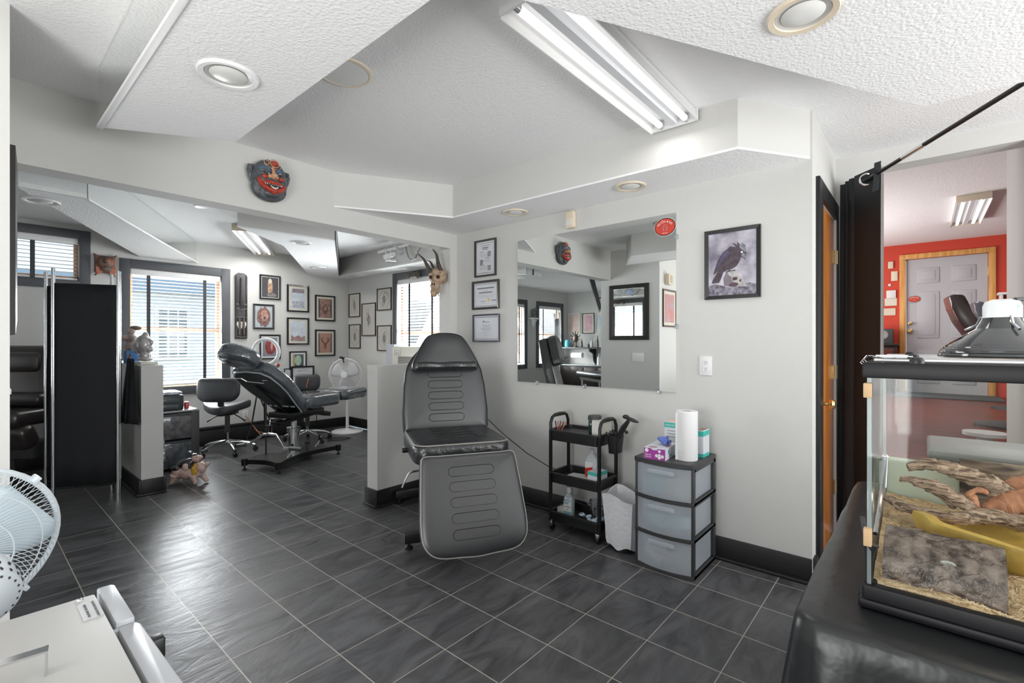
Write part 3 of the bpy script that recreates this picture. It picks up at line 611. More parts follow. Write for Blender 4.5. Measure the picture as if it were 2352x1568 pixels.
c2 = [(0, .28, .72, .05), (0, .17, .25, .01), (0, .10, .58, .045), (0, .0, .8, .006), (0, -.05, .7, .005), (0, -.09, .6, .005), (.36, -.24, .2, .035), (-.1, -.26, .2, .02), (-.1, -.34, .3, .004)]
t = picture('framed_certificate', 'framed certificate with a gold seal, middle of the three by the corner', 'x', WX, (3.035, 2.717, 1.585, 1.835), .02, M_FG, art_cert(c2, seal=(.14, -.2)))
def seat_text(t, y, s, size, z, x=0): m = MB(False); m.text(s, size, frame_M((x, y, z), (1, 0, 0), (0, 0, 1)), .0003); part('lettering', m, M_INK, t)
c3 = [(0, .24, .3, .02), (-.1, .28, .05, .05), (.02, .12, .4, .012), (.02, .06, .26, .012), (.02, .0, .44, .012), (.02, -.06, .34, .012), (.02, -.12, .26, .008), (.02, -.2, .34, .006), (.02, -.3, .2, .006), (0, .42, .9, .006)]
picture('framed_certificate', 'silver edged framed certificate, lowest of the three by the corner', 'x', WX, (3.027, 2.713, 1.302, 1.542), .013, mat('slate_grey_frame', (.10, .105, .13), .3, metal=.3), art_cert(c3))
picture('framed_certificate', 'black framed certificate above the black armrest in the second room', 'y', FYW, pxrect_y(667, 840, 719, 884), .022, F, art_cert([(0, .3, .4, .02), (-.2, .3, .06, .05), (0, .1, .5, .01), (0, -.05, .3, .01)]), matw=0, gap=.022)
picture('framed_certificate', 'black framed certificate mostly hidden behind the reclined backrest', 'y', FYW, pxrect_y(652, 846, 668, 885), .01, F, art_cert([(0, .2, .4, .02)]))
M_SEPIA = mat('sepia_frame', (.05, .042, .035), .35)
def art_drawing(name, seed, oval=True):
    def f(t, w_, h_, y):
        m = MB(False); m.bb(-w_ / 2, w_ / 2, y - .0006, y + .0006, -h_ / 2, h_ / 2); part('drawing_paper', m, mat('cream_paper', (.56, .54, .50), .5), t)
        m = MB(); rnd = random.Random(seed)
        if oval: m.tube([(w_ * .42 * math.cos(a), y - .0012, h_ * .44 * math.sin(a)) for a in [2 * PI * k / 28 for k in range(28)]], .0012, 4, closed=True)
        for k in range(6):
            cx, cz = rnd.uniform(-.12, .12) * w_, rnd.uniform(-.28, .28) * h_; r1 = rnd.uniform(.05, .16) * w_
            m.tube([(cx + r1 * math.cos(a) * (1 + .4 * noise.noise(Vector((a, k, seed)))), y - .0012, cz + r1 * 1.3 * math.sin(a) * (1 + .4 * noise.noise(Vector((k, a, seed))))) for a in [2 * PI * q / 14 for q in range(14)]], .0011, 4, closed=True)
        part('pencil_lines', m, M_INK, t)
        m = MB(False); m.prism([(a * w_, b * h_) for a, b in blob2(0, -.02, .13, .2, wob=.9, seed=seed)], .0003, frame_M((0, y - .0007, 0), (1, 0, 0), (0, 0, 1))); part('pencil_shading', m, mat('soft_pencil', (.30, .29, .28), .7, var=.4, vscale=40), t)
    return f
dl = [((803, 674, 828, 728), 'pencil drawing in a narrow black frame, upper one nearest the far corner', 1, False, .028), ((803.6, 744.5, 829, 799.5), 'oval pencil drawing in a narrow black frame above the white fan', 2, True, .012),
      ((832.5, 696, 864, 771), 'tall pencil drawing in a black frame, middle one of the five by the far window', 3, False, .016), ((867.6, 661.5, 900, 712.5), 'oval pencil drawing in a black frame, upper one nearest the far window', 4, True, .012), ((868, 747, 900, 805.5), 'oval pencil drawing in a black frame, lower one nearest the far window', 5, True, .012)]
for r_, lb, sd, ov, mw in dl: picture('framed_drawing', lb, 'x', RX, pxrect_x(*r_), .014, M_SEPIA, art_drawing('d', sd, ov), matw=mw, cat='drawing')
# --- raven picture
def art_raven(t, w_, h_, y):
    m = MB(False); m.bb(-w_ / 2, w_ / 2, y - .0006, y + .0006, -h_ / 2, h_ / 2); part('print', m, mat('stormy_sky_print', (.62, .60, .68), .35, col2=(.13, .11, .16), vscale=7, var=.1, detail=5), t)
    L = 0
    def sh(nm, col, poly, c2=None):
        nonlocal L; L += 1; m = MB(False)
        # polygons given in picture pixel units of the zoomed view: x 355..1235, z 300(top)..1400
        q = [((px - 795) / 880 * w_, (830 - (pz + (px - 355) * .09)) / 1120 * h_) for px, pz in poly]
        m.prism(q, .0003, frame_M((0, y - .0007 - .0002 * L, 0), (1, 0, 0), (0, 0, 1))); part('print_' + nm, m, mat('raven_' + nm, col, .4, col2=c2, vscale=45, var=.1), t)
    sh('ground', (.34, .33, .38), [(355, 1210), (470, 1170), (620, 1190), (760, 1230), (900, 1200), (1050, 1140), (1130, 1120), (1235, 1150), (1235, 1310), (355, 1400)], (.10, .08, .12))
    sh('skull_shade', (.20, .17, .20), [(650, 1190), (640, 1060), (690, 960), (760, 960), (800, 1040), (830, 1150), (760, 1200)])
    sh('skull', (.60, .57, .56), [(700, 950), (760, 930), (830, 915), (910, 940), (970, 985), (1000, 1040), (1015, 1100), (1050, 1150), (1060, 1190), (960, 1200), (880, 1195), (850, 1130), (800, 1100), (790, 1030), (740, 1000)], (.38, .35, .36))
    sh('eye_socket', (.07, .035, .04), [(810, 1050), (850, 1030), (900, 1040), (890, 1080), (840, 1100), (805, 1085)])
    sh('nose_hole', (.09, .05, .05), [(930, 1080), (965, 1065), (970, 1110), (935, 1115)])
    sh('jaw_shade', (.09, .05, .06), [(740, 1170), (820, 1130), (880, 1130), (930, 1160), (870, 1200), (760, 1205)])
    body = [(1040, 470), (1050, 560), (1058, 640), (1048, 735), (1010, 690), (960, 680), (930, 760), (880, 840), (800, 890), (700, 920), (640, 950), (590, 1080), (560, 1140), (420, 1160), (440, 1090), (540, 930), (450, 1010), (470, 920), (510, 800), (560, 690), (640, 590), (720, 530), (760, 490), (870, 500), (800, 420), (900, 470), (890, 410), (960, 470), (990, 430), (1000, 450)]
    body = [(px, pz - (px - 355) * .0) for px, pz in body]
    sh('raven', (.045, .028, .035), body, (.09, .065, .09))
    sh('wing', (.10, .085, .16), [(720, 545), (750, 600), (640, 720), (560, 830), (470, 940), (520, 800), (570, 690), (640, 610)], (.04, .03, .06))
    sh('crest', (.32, .33, .38), [(930, 470), (1000, 440), (1045, 480), (1055, 560), (1040, 600), (990, 560), (940, 520)], (.12, .12, .16))
    sh('beak', (.10, .09, .11), [(990, 600), (1058, 640), (1052, 735), (1020, 690), (970, 660)], (.3, .3, .33))
    sh('eye', (.85, .87, .95), [(958, 585), (985, 575), (1000, 595), (980, 612), (960, 605)])
    sh('legs', (.06, .05, .06), [(740, 890), (760, 880), (770, 920), (860, 905), (870, 920), (760, 935), (690, 960), (680, 945), (740, 920)])
    sh('bird', (.2, .2, .22), [(920, 330), (940, 345), (965, 352), (940, 355)])
picture('raven_picture', 'black framed picture of a raven perched on a skull', 'x', WX, (1.012, .700, 1.558, 1.974), .022, M_FRAME, art_raven, depth=.018)
# outlets, sensor
def outlet(name, loc, rz, label, n=2, sw=0):
    t = thing(name, label, 'outlet' if not sw else 'light switch', loc, rz); Wd = .075 if not sw else .046 * sw + .03
    m = MB(); m.box((0, -.004, 0), (Wd, .007, .118), bev=.003); part('cover_plate', m, M_WHITE, t)
    for i in range(n if not sw else sw):
        m = MB()
        if sw: m.box(((i - (sw - 1) / 2) * .046, -.010, 0), (.010, .012, .022), bev=.002); part('toggle', m, M_WHITE, t); continue
        m.prism(rrect(.034, .028, .010), .003, frame_M((0, -.0075, (.5 - i) * .039), (1, 0, 0), (0, 0, 1))); rc = part('receptacle', m, M_WHITE, t)
        m = MB(False); zc = (.5 - i) * .039
        for sx in (-1, 1): m.bb(sx * .007 - .001, sx * .007 + .001, -.0112, -.010, zc + .001, zc + .009)
        m.lathe([(0, .0112), (.0025, .0112), (.0025, .009)], 10, frame_M((0, 0, zc - .006), (1, 0, 0), (0, 0, 1))); part('slot', m, M_INKB, rc)
    return t
outlet('wall_outlet', (WX, 1.008, 1.155), -PI / 2, 'white double outlet on the wall below the raven picture')
t = thing('motion_sensor', 'cream motion sensor on the wall above the large mirror', 'motion sensor', (WX, 1.985, 2.21), -PI / 2)
m = MB(); m.box((0, -.02, 0), (.075, .04, .125), bev=.010, seg=3); part('housing', m, M_CREAM, t)
m = MB(); m.box((-.006, -.038, -.018), (.05, .014, .055), bev=.004); part('lens', m, mat('milky_lens', (.72, .70, .64), .3), t)
# --- framed mirror, switches, sensor and picture on the left block (seen in the mirror and edge-on)
BX = .12
fm = thing('framed_mirror', 'dark bronze framed mirror, seen edge-on at the far left and in the large mirror', 'mirror', (BX, 2.975, 1.70), PI / 2)
Mv = frame_M((0, 0, 0), (1, 0, 0), (0, 0, 1)); a, b, fw_ = .285, .37, .055
m = MB(False); o4 = [(-a, -b), (a, -b), (a, b), (-a, b)]; i4 = [(-a + fw_, -b + fw_), (a - fw_, -b + fw_), (a - fw_, b - fw_), (-a + fw_, b - fw_)]
for k in range(4):
    q = [o4[k], o4[(k + 1) % 4], i4[(k + 1) % 4], i4[k]]; bm = bmesh.new(); lo = [bm.verts.new((x, y, .001)) for x, y in q]; hi = [bm.verts.new((x, y, .022 if j < 2 else .030)) for j, (x, y) in enumerate(q)]
    bm.faces.new(lo[::-1]); bm.faces.new(hi)
    for j in range(4): bm.faces.new((lo[j], lo[(j + 1) % 4], hi[(j + 1) % 4], hi[j]))
    m.add(bm, Mv)
part('frame', m, M_BRONZE, fm)
m = MB(False); m.bb(-a + fw_, a - fw_, -.014, -.002, -b + fw_, b - fw_); part('mirror_plate', m, M_MIRROR, fm)
m = MB(); m.prism([(.055 * math.cos(2 * PI * k / 24), .035 * math.sin(2 * PI * k / 24)) for k in range(24)], .001, frame_M((-.02, -.0145, b - fw_ - .045), (1, 0, 0), (0, 0, 1))); part('blue_emblem', m, mat('blue_sticker', (.08, .16, .36), .4, col2=(.4, .48, .6), vscale=40, var=.1), fm)
outlet('switch_plate', (BX, 2.84, 1.10), PI / 2, 'white triple switch plate under the framed mirror', sw=3)
t = thing('wall_speaker', 'cream box sensor high on the end wall, seen in the large mirror', 'wall sensor', (-.10, 2.549, 2.12)); m = MB(); m.box((0, -.03, 0), (.12, .06, .14), bev=.008); part('housing', m, M_CREAM, t)
m = MB(); m.box((-.02, -.062, 0), (.07, .006, .10), bev=.002); part('grille', m, mat('tan_grille', (.55, .45, .33), .6), t)
picture('framed_print', 'brown framed red and blue print reflected at the right edge of the large mirror', 'y', 2.55, (-.40, .03, 1.50, 1.99), .02, mat('brown_frame', (.10, .06, .05), .4), art_noise('redblue', (.62, .22, .18), (.42, .36, .42), 7), matw=.04)
# ================================================================== FRONT TATTOO CHAIR
TC = thing('tattoo_chair', 'black leather reclining chair with padded headrest standing by the half wall', 'chair', (2.128, 2.339, 0), math.radians(-30.2))
def piping(m, outl, z, r, M): m.tube([M @ Vector((x, y, z)) for x, y in outl], r, 6, closed=True)
seat_o = rrect(.60, .58, .06, cx=0, cy=0, rs=(.07, .05, .05, .07)); seat_o = [(x, y - .025 * (1 - (x / .3) ** 2) * (y < 0)) for x, y in seat_o]
def densify(o, mx=.03):
    r = []
    for (a, b) in zip(o, o[1:] + o[:1]):
        d = math.hypot(b[0] - a[0], b[1] - a[1]); n = max(1, int(d / mx))
        for k in range(n): r.append((a[0] + (b[0] - a[0]) * k / n, a[1] + (b[1] - a[1]) * k / n))
    return r
def smooth_o(o, n=6):
    r = []; L = len(o)
    for i in range(L):
        a, b, c, d = o[i - 1], o[i], o[(i + 1) % L], o[(i + 2) % L]
        for k in range(n):
            t = k / n; r.append(tuple(.5 * ((2 * b[q]) + (c[q] - a[q]) * t + (2 * a[q] - 5 * b[q] + 4 * c[q] - d[q]) * t * t + (3 * b[q] - a[q] - 3 * c[q] + d[q]) * t ** 3) for q in (0, 1)))
    return r
seat_o = densify(seat_o); Ms = Matrix.Translation((0, 0, .575))
M_SEATL = mat('wrinkled_leather', (.018, .019, .021), .30, bump=.006, bscale=26, spec=.8)
m = MB(); m.pad(seat_o, .115, Ms, dome=.10, wav=.004); st_ = part('seat', m, M_SEATL, TC)
m = MB(); piping(m, [(x * .97, y * .97) for x, y in seat_o], .114, .0045, Ms); part('seat_piping', m, M_PIPELT, st_)
m = MB()
for k in range(4): m.tube([(x, y + .17 - k * .09, .7045 - abs(.08 - k * .05) * .02) for x, y in stadium(.26, .055)], .0018, 5, closed=True)
part('seat_stitching', m, M_PIPING, st_)
def bump_lines(M, w_, h_, n, y0, dy, z, grow=0):
    m = MB()
    for k in range(n): m.tube([M @ Vector((x, y + y0 + dy * k, z)) for x, y in stadium(w_ + grow * k, h_)], .0021, 5, closed=True)
    return m
# backrest
tb = math.radians(15)
Mb = frame_M((0, .31, .675), (1, 0, 0), (0, math.sin(tb), math.cos(tb)))     # uz points to the sitter
half = [(.30, .0), (.306, .12), (.296, .30), (.276, .42), (.245, .49), (.20, .545), (.165, .585), (.13, .64), (.10, .665)]
bo = [(x, y) for x, y in half] + [(-x, y) for x, y in half[::-1]]
bo = [(-.29, -.015), (.29, -.015)] + bo[0:]
bo = smooth_o(densify(bo, .06), 3)
m = MB(); m.pad(bo, .085, Mb, dome=.12); bk = part('backrest', m, M_LEATHER, TC)
m = MB(); piping(m, [(x * .985, (y - .3) * .985 + .3) for x, y in bo], .078, .005, Mb); part('back_piping', m, M_PIPING, bk)
part('back_stitching', bump_lines(Mb, .25, .052, 5, .075, .078, .0952), M_PIPING, bk)
hp = densify(rrect(.47, .10, .04), .02)
hr = [(.235, .405), (.24, .44), (.225, .48), (.185, .56), (.15, .62), (.115, .655), (.05, .672)]
ho = densify([(-.20, .395), (.20, .395)] + hr + [(-x, y) for x, y in hr[::-1]], .06); ho = smooth_o(ho, 3)
Mh = Mb @ Matrix.Translation((0, 0, .088))
m = MB(); m.pad(ho, .075, Mh, dome=.35); h_ = part('headrest', m, M_LEATHER, TC)
m = MB(); m.tube([Mh @ Vector((-.205 + .41 * k / 12, .425, .095 + .006 * math.sin(k))) for k in range(13)], .030, 10); part('headrest_roll', m, M_SEATL, h_)
m = MB(); piping(m, [(x * .97, (y - .53) * .97 + .53) for x, y in ho], .072, .0045, Mh); part('headrest_piping', m, M_PIPING, h_)
# leg rest
tl = math.atan2(.21, .47)
Ml = frame_M((0, -.335, .625), (1, 0, 0), (0, math.sin(tl), math.cos(tl)))     # y axis points up, the pad hangs below
lw = [(.272, -.01), (.28, -.03), (.292, -.20), (.300, -.36), (.297, -.43), (.283, -.48), (.245, -.52), (.19, -.538), (0, -.55)]
lo = densify([(.262, 0)] + lw[1:] + [(-x, y) for x, y in lw[-2:0:-1]] + [(-.262, 0)], .07); lo = smooth_o(lo, 4)
m = MB(); m.pad(lo, .085, Ml, dome=.10); lg = part('leg_rest', m, M_LEATHER, TC)
m = MB(); piping(m, [(x * .985, (y + .27) * .985 - .27) for x, y in lo], .074, .0048, Ml); part('leg_rest_piping', m, M_PIPELT, lg)
part('leg_rest_stitching', bump_lines(Ml, .265, .052, 5, -.43, .083, .0925), M_PIPING, lg)
m = MB()
for sx in (-1, 1): m.bb(sx * .16 - .02, sx * .16 + .02, -.28, .30, .53, .56, .003); m.tube([(sx * .14, -.28, .54), (sx * .14, -.31, .45), (sx * .14, -.40, .22)], .012)
m.bb(-.26, .26, -.27, -.24, .535, .565, .003); m.bb(-.26, .26, .26, .29, .535, .565, .003)
m.tube([(-.33, .05, .60), (-.24, .05, .60)], .016); part('seat_frame', m, M_BLACKM, TC)
m = MB()
for k in range(7): m.box((-.12 + k * .045, -.30, .578 + .004 * (k % 2)), (.03, .012, .016), bev=.003)
part('hinge', m, M_CHROME, TC)
m = MB(); m.bb(-.05, .05, -.04, .86, .05, .10, .004); m.bb(-.33, .30, -.085, -.005, .045, .105, .004); m.bb(-.30, .28, .80, .87, .045, .105, .004); part('base', m, M_BLACKM, TC)
m = MB(); m.bb(-.06, .06, .10, .30, .10, .535, .004); m.tube([(-.05, .30, .12), (-.05, .05, .50)], .02); m.tube([(.05, .05, .12), (.05, .30, .50)], .02); part('column', m, M_BLACKM, TC)
for x, y in ((-.30, -.045), (.27, -.045), (-.27, .835), (.25, .835)):
    m = MB(); m.lathe([(0, 0), (.024, 0), (.027, .012), (.018, .018), (.010, .022), (.010, .046), (0, .046)], 16, Matrix.Translation((x, y, 0))); part('foot', m, M_BLACK, TC)
m = MB(); m.tube([(-.20, -.22, .535), (-.30, -.24, .535), (-.325, -.245, .53), (-.345, -.26, .50), (-.365, -.27, .455)], .006); part('lever', m, M_CHROME, TC)
pc = [(2.42, 2.45, .60), (2.66, 2.42, .50), (2.80, 2.33, .36), (2.85, 2.15, .36), (2.90, 2.04, .345)]
m = MB(); m.tube([P(1118, 960, x=2.75), P(1160, 1000, x=2.80), P(1210, 1040, x=2.85), P(1260, 1071, x=2.89), P(1300, 1086, x=2.93)], .0035, 6)
solo('black_cable', m, M_INKB, 'thin black cord stretched from the chair to the wall behind the cart', 'cord')
# ================================================================== ROLLING CART
CT = thing('rolling_cart', 'black three tier rolling cart under the large mirror', 'cart', (2.79, 1.765, 0), -PI / 2)
# local x = image right (length .40), local y toward the wall (depth .27)
CL, CD = .385, .25
def tray(z, h, solid=.012):
    m = MB(); o = rrect(CL, CD, .03); i = rrect(CL - .016, CD - .016, .024); n = len(o); bm = bmesh.new()
    rim = rrect(CL + .02, CD + .02, .035)
    R = [[bm.verts.new((x * .97, y * .97, z)) for x, y in o], [bm.verts.new((x, y, z + h - .012)) for x, y in o], [bm.verts.new((x, y, z + h - .010)) for x, y in rim], [bm.verts.new((x, y, z + h)) for x, y in rim], [bm.verts.new((x, y, z + h)) for x, y in i], [bm.verts.new((x * .97, y * .97, z + .030)) for x, y in i]]
    bm.faces.new(R[0][::-1]); bm.faces.new(R[-1])
    for A_, B_ in zip(R, R[1:]):
        for k in range(n): bm.faces.new((A_[k], A_[(k + 1) % n], B_[(k + 1) % n], B_[k]))
    m.add(bm); return m
TZ = ((.625, .075), (.335, .070), (.070, .070))
m = tray(*TZ[0]); m.bb(-CL / 2 + .02, CL / 2 - .02, -CD / 2 + .015, CD / 2 - .015, .675, .683); part('top_tray', m, M_BLACK, CT)
for z, h in TZ[1:]: part('tray', tray(z, h), M_BLACK, CT)
for sx in (-1, 1):
    for sy in (-1, 1):
        m = MB(); m.tube([(sx * (CL / 2 + .0), sy * (CD / 2 - .015), .07), (sx * (CL / 2 + .0), sy * (CD / 2 - .015), .69)], .0125, 12); part('post', m, M_BLACKM, CT)
        x, y = sx * (CL / 2 - .01), sy * (CD / 2 - .015)
        m = MB(); m.box((x, y, .052), (.024, .03, .03), bev=.004); m.tube([(x, y, .05), (x, y, .075)], .006); cs = part('caster', m, M_CHROME, CT)
        m = MB(); m.lathe([(0, -.011), (.022, -.009), (.024, 0), (.022, .009), (0, .011)], 18, Matrix.Translation((x, y + .008, .0245)) @ Matrix.Rotation(PI / 2, 4, 'Y')); part('wheel', m, M_BLACK, cs)
    m = MB(); hx = sx * (CL / 2 + .002)
    m.tube([(hx, -.105, .66), (hx, -.107, .74), (hx, -.09, .775), (hx, -.06, .790), (hx, 0, .795), (hx, .06, .790), (hx, .09, .775), (hx, .107, .74), (hx, .105, .66)], .011, 10)
    for k in range(8): m.ell((hx, -.052 + k * .015, .781), (.009, .006, .006), sub=1)
    part('handle', m, M_BLACK, CT)
hcup = thing('hanging_cup', 'black square cup hooked on the right end of the cart', 'organizer cup', (2.79, 1.765, 0), -PI / 2)
m = MB(); b0 = rrect(.055, .085, .008, cx=.258); b1 = rrect(.07, .105, .010, cx=.262); bm = bmesh.new(); n = len(b0)
R = [[bm.verts.new((x, y - .02, .585)) for x, y in b0], [bm.verts.new((x, y - .02, .70)) for x, y in b1], [bm.verts.new(((x - .262) * .92 + .262, y * .92 - .02, .70)) for x, y in b1], [bm.verts.new(((x - .258) * .92 + .258, y * .92 - .02, .595)) for x, y in b0]]
bm.faces.new(R[0][::-1]); bm.faces.new(R[-1])
for A_, B_ in zip(R, R[1:]):
    for k in range(n): bm.faces.new((A_[k], A_[(k + 1) % n], B_[(k + 1) % n], B_[k]))
m.add(bm); part('cup', m, M_BLACK, hcup)
m = MB()
for y in (-.04, .01): m.tube([(.228, y, .66), (.216, y, .70), (.20, y, .715)], .005)
part('hook', m, M_BLACK, hcup)
c = CT.matrix_basis
def cartP(x, y, z): return (2.79 + y, 1.765 - x, z)
t = thing('tattoo_gun_arm', 'black folding phone clamp arm leaning out of the hanging cup', 'clamp arm', cartP(.262, -.02, .60), -PI / 2)
m = MB(); m.tube([(-.01, 0, .0), (.02, 0, .10), (.05, .0, .155), (.085, 0, .20)], [.012, .014, .015, .010]); part('arm', m, M_BLACK, t)
m = MB(); m.tube([(.03, -.012, .08), (.075, -.012, .155), (.10, -.012, .20)], .006); m.ell((.08, -.01, .13), (.012, .012, .012), sub=2); part('strut', m, M_BLACK, t)
m = MB(); m.ell((.105, 0, .212), (.055, .028, .010), rot=(0, .28, 0)); m.ell((.07, 0, .225), (.022, .022, .014), sub=2); part('clamp_head', m, M_BLACK, t)
t = thing('pen_bundle', 'bunch of red and black pens in the left corner of the top tray', 'pens', cartP(-.165, -.05, .684), -PI / 2)
for k in range(6):
    m = MB(); m.tube([(k * .008 - .02, 0, 0), (k * .016 - .03, .01 * (k % 3), .062)], .0038, 8); part('pen', m, mat('red_pen', (.45, .10, .07), .4) if k % 2 else M_INKB, t)
t = thing('glass_jar', 'round glass jar with black lid and green label on the cart', 'jar', cartP(.075, .03, .684))
m = MB(); m.lathe([(0, 0), (.040, 0), (.044, .006), (.044, .078), (.040, .085), (.036, .085), (.036, .01), (0, .008)], 32); part('jar_body', m, mat('dark_green_glass', (.02, .05, .045), .08, coat=1), t)
m = MB(); m.lathe([(0, .118), (.043, .118), (.046, .112), (.046, .088), (0, .088)], 32); part('lid', m, M_DARK, t)
def wrap_label(r, a0, a1, z0, z1, n=10):
    m = MB(); bm = bmesh.new(); A_ = [bm.verts.new((r * math.cos(a0 + (a1 - a0) * k / n), r * math.sin(a0 + (a1 - a0) * k / n), z0)) for k in range(n + 1)]; B_ = [bm.verts.new((v.co.x, v.co.y, z1)) for v in A_]
    for k in range(n): bm.faces.new((A_[k], A_[k + 1], B_[k + 1], B_[k]))
    m.add(bm); return m
part('green_label', wrap_label(.0447, math.radians(225), math.radians(275), .012, .076), mat('green_label_paper', (.04, .36, .09), .5), t)
part('white_label', wrap_label(.0448, math.radians(196), math.radians(210), .035, .072), M_PAPER, t)
t = thing('paper_towel_stack', 'cream cardboard tub of folded wipes on the right of the cart top', 'wipes', cartP(.135, .0, .684), -PI / 2)
m = MB(); m.prism(rrect(.085, .13, .012), .095, Matrix.Translation((0, .02, 0))); part('tub', m, mat('cream_card', (.66, .64, .58), .7), t)
m = MB(False)
for k in range(7): m.bb(-.035 + k * .011, -.030 + k * .011, -.047, -.0445, .01, .088)
part('folded_edges', m, M_PAPER, t)
t = thing('alcohol_bottle', 'white translucent plastic bottle with red and white label on the middle tier', 'bottle', cartP(.055, .03, .366), -PI / 2)
m = MB(); pr = [(.0, 0), (.95, 0), (1, .008), (1, .115), (.93, .14), (.6, .165), (.28, .182), (.28, .205), (0, .205)]
bm = bmesh.new(); o = rrect(.095, .058, .02); rings = []
for s_, z in pr: rings.append([bm.verts.new((x * s_, y * s_, z)) for x, y in o] if s_ else [bm.verts.new((0, 0, z))])
for A_, B_ in zip(rings, rings[1:]):
    for k in range(len(o)):
        q = []
        for v in (A_[k % len(A_)], A_[(k + 1) % len(A_)], B_[(k + 1) % len(B_)], B_[k % len(B_)]):
            if v not in q: q.append(v)
        if len(q) > 2: bm.faces.new(q)
m.add(bm); part('bottle_body', m, mat('milky_plastic', (.60, .62, .65), .35), t)
m = MB(); m.prism(rrect(.060, .105, .004), .0012, frame_M((-.008, -.0290, .068), (1, 0, 0), (0, 0, 1))); part('white_label', m, M_PAPER, t)
m = MB(); m.prism([(-.029, -.05), (.029, -.05), (.029, .022), (.0, .014), (-.029, .008)], .0012, frame_M((-.008, -.0302, .068), (1, 0, 0), (0, 0, 1))); part('red_label', m, mat('label_red', (.60, .02, .02), .4), t)
def gbox(name, label, loc, rz, sx, sy, sz, bandz, mbody, mband, cat='box', rot=None):
    t = thing(name, label, cat, loc, rz, rot=rot)
    m = MB(False); m.bb(-sx / 2, sx / 2, -sy / 2, sy / 2, 0, sz); part('carton', m, mbody, t)
    for z0, z1 in bandz:
        m = MB(False); m.bb(-sx / 2 - .0008, sx / 2 + .0008, -sy / 2 - .0008, sy / 2 + .0008, z0, z1); part('teal_band', m, mband, t)
    return t
M_CARTON = mat('white_carton', (.70, .72, .76), .55)
t = gbox('glove_box', 'white and teal carton on the middle tier of the cart', cartP(.135, -.035, .366), -PI / 2 - .1, .075, .115, .085, [(.062, .0845)], M_CARTON, mat('teal_carton', (.05, .50, .42), .5))
m = MB(False)
for k in range(4): m.bb(-.0385, -.0383, -.04, .03 - .01 * k, .015 + .011 * k, .018 + .011 * k)
part('printed_lines', m, M_INK, t)
m = MB(False); m.box((0, 0, .0015), (.17, .15, .002)); m.box((.02, -.03, .003), (.15, .12, .001), rot=(0, 0, .15)); bmesh.ops.transform(m.bm, matrix=Matrix.Translation(cartP(-.05, -.01, .3665)), verts=m.bm.verts)
solo('paper_sheets', m, M_PAPER, 'white paper sheets lying on the middle tier of the cart', 'paper')
t = thing('mouthwash_bottle', 'clear mouthwash bottle with white label on the bottom tier of the cart', 'bottle', cartP(-.085, -.04, .101), -PI / 2)
bm = bmesh.new(); o = rrect(.072, .05, .015); rings = []; m = MB()
for s_, z in [(0, 0), (.95, 0), (1, .006), (1, .115), (.85, .135), (.45, .15), (.42, .165), (0, .165)]: rings.append([bm.verts.new((x * s_, y * s_, z)) for x, y in o] if s_ else [bm.verts.new((0, 0, z))])
for A_, B_ in zip(rings, rings[1:]):
    for k in range(len(o)):
        q = []
        for v in (A_[k % len(A_)], A_[(k + 1) % len(A_)], B_[(k + 1) % len(B_)], B_[k % len(B_)]):
            if v not in q: q.append(v)
        if len(q) > 2: bm.faces.new(q)
m.add(bm); part('bottle_body', m, mat('pale_clear_plastic', (.45, .52, .55), .1, coat=1), t)
m = MB(); m.lathe([(.017, .163), (.018, .165), (.018, .198), (.015, .202), (0, .202)], 20); part('cap', m, M_WHITE, t)
m = MB(); m.prism(rrect(.062, .085, .003), .001, frame_M((0, -.0252, .06), (1, 0, 0), (0, 0, 1))); part('white_label', m, M_PAPER, t)
m = MB(); m.prism(rrect(.062, .022, .001), .001, frame_M((0, -.0258, .028), (1, 0, 0), (0, 0, 1))); m.prism(rrect(.04, .012, .001), .001, frame_M((-.008, -.0258, .094), (1, 0, 0), (0, 0, 1))); part('aqua_label', m, mat('aqua_label', (.25, .55, .62), .5), t)
m = MB(False); m.text('LISTERINE', .0125, frame_M((0, -.0263, .068), (1, 0, 0), (0, 0, 1)), .0004); m.text('ZERO', .008, frame_M((0, -.0263, .051), (1, 0, 0), (0, 0, 1)), .0004); part('lettering', m, M_INKB, t)
for (x, y, h__, lb, rr) in ((.075, .03, .125, 'tall stack of clear plastic cups on the bottom tier', .034), (.14, -.02, .095, 'short stack of clear plastic cups at the right of the bottom tier', .036)):
    t = thing('cup_stack', lb, 'plastic cups', cartP(x, y, .101)); m = MB(); m.lathe([(0, 0), (rr * .7, 0), (rr, h__), (rr * 1.05, h__ + .002), (rr * 1.02, h__ - .004), (rr * .68, .004)], 20)
    for k in range(3): m.lathe([(rr * .98, h__ - .012 * (k + 1)), (rr * 1.04, h__ - .012 * (k + 1) + .003), (rr * .98, h__ - .012 * (k + 1) + .006)], 20)
    part('cups', m, M_CLEAR, t)
t = thing('wrapped_needle_bag', 'crumpled bag of blue wrapped supplies on the bottom tier', 'bag', cartP(.09, -.05, .101)); m = MB()
for k in range(16): m.ell((random.uniform(-.05, .04), random.uniform(-.10, .08), random.uniform(.012, .045)), (.025, .02, .012), rot=(random.random(), random.random(), random.random() * 3), sub=1)
part('bag', m, mat('pale_blue_film', (.42, .52, .62), .15, coat=1, var=.25, vscale=30), t)
t = gbox('small_box', 'small cream carton at the left of the bottom tier', cartP(-.14, -.02, .101), -PI / 2, .05, .10, .05, [], mat('cream_card', (.66, .64, .58), .7), None)
m = MB()
for k in range(3): m.tube([cartP(-.03 + .02 * k, .085, .18 + .012 * k), cartP(.14 + .01 * k, .075, .09 + .01 * k)], .004)
solo('tubing_packets', m, M_CLEAR, 'clear sealed tube packets leaning behind the bottles on the bottom tier', 'packets')
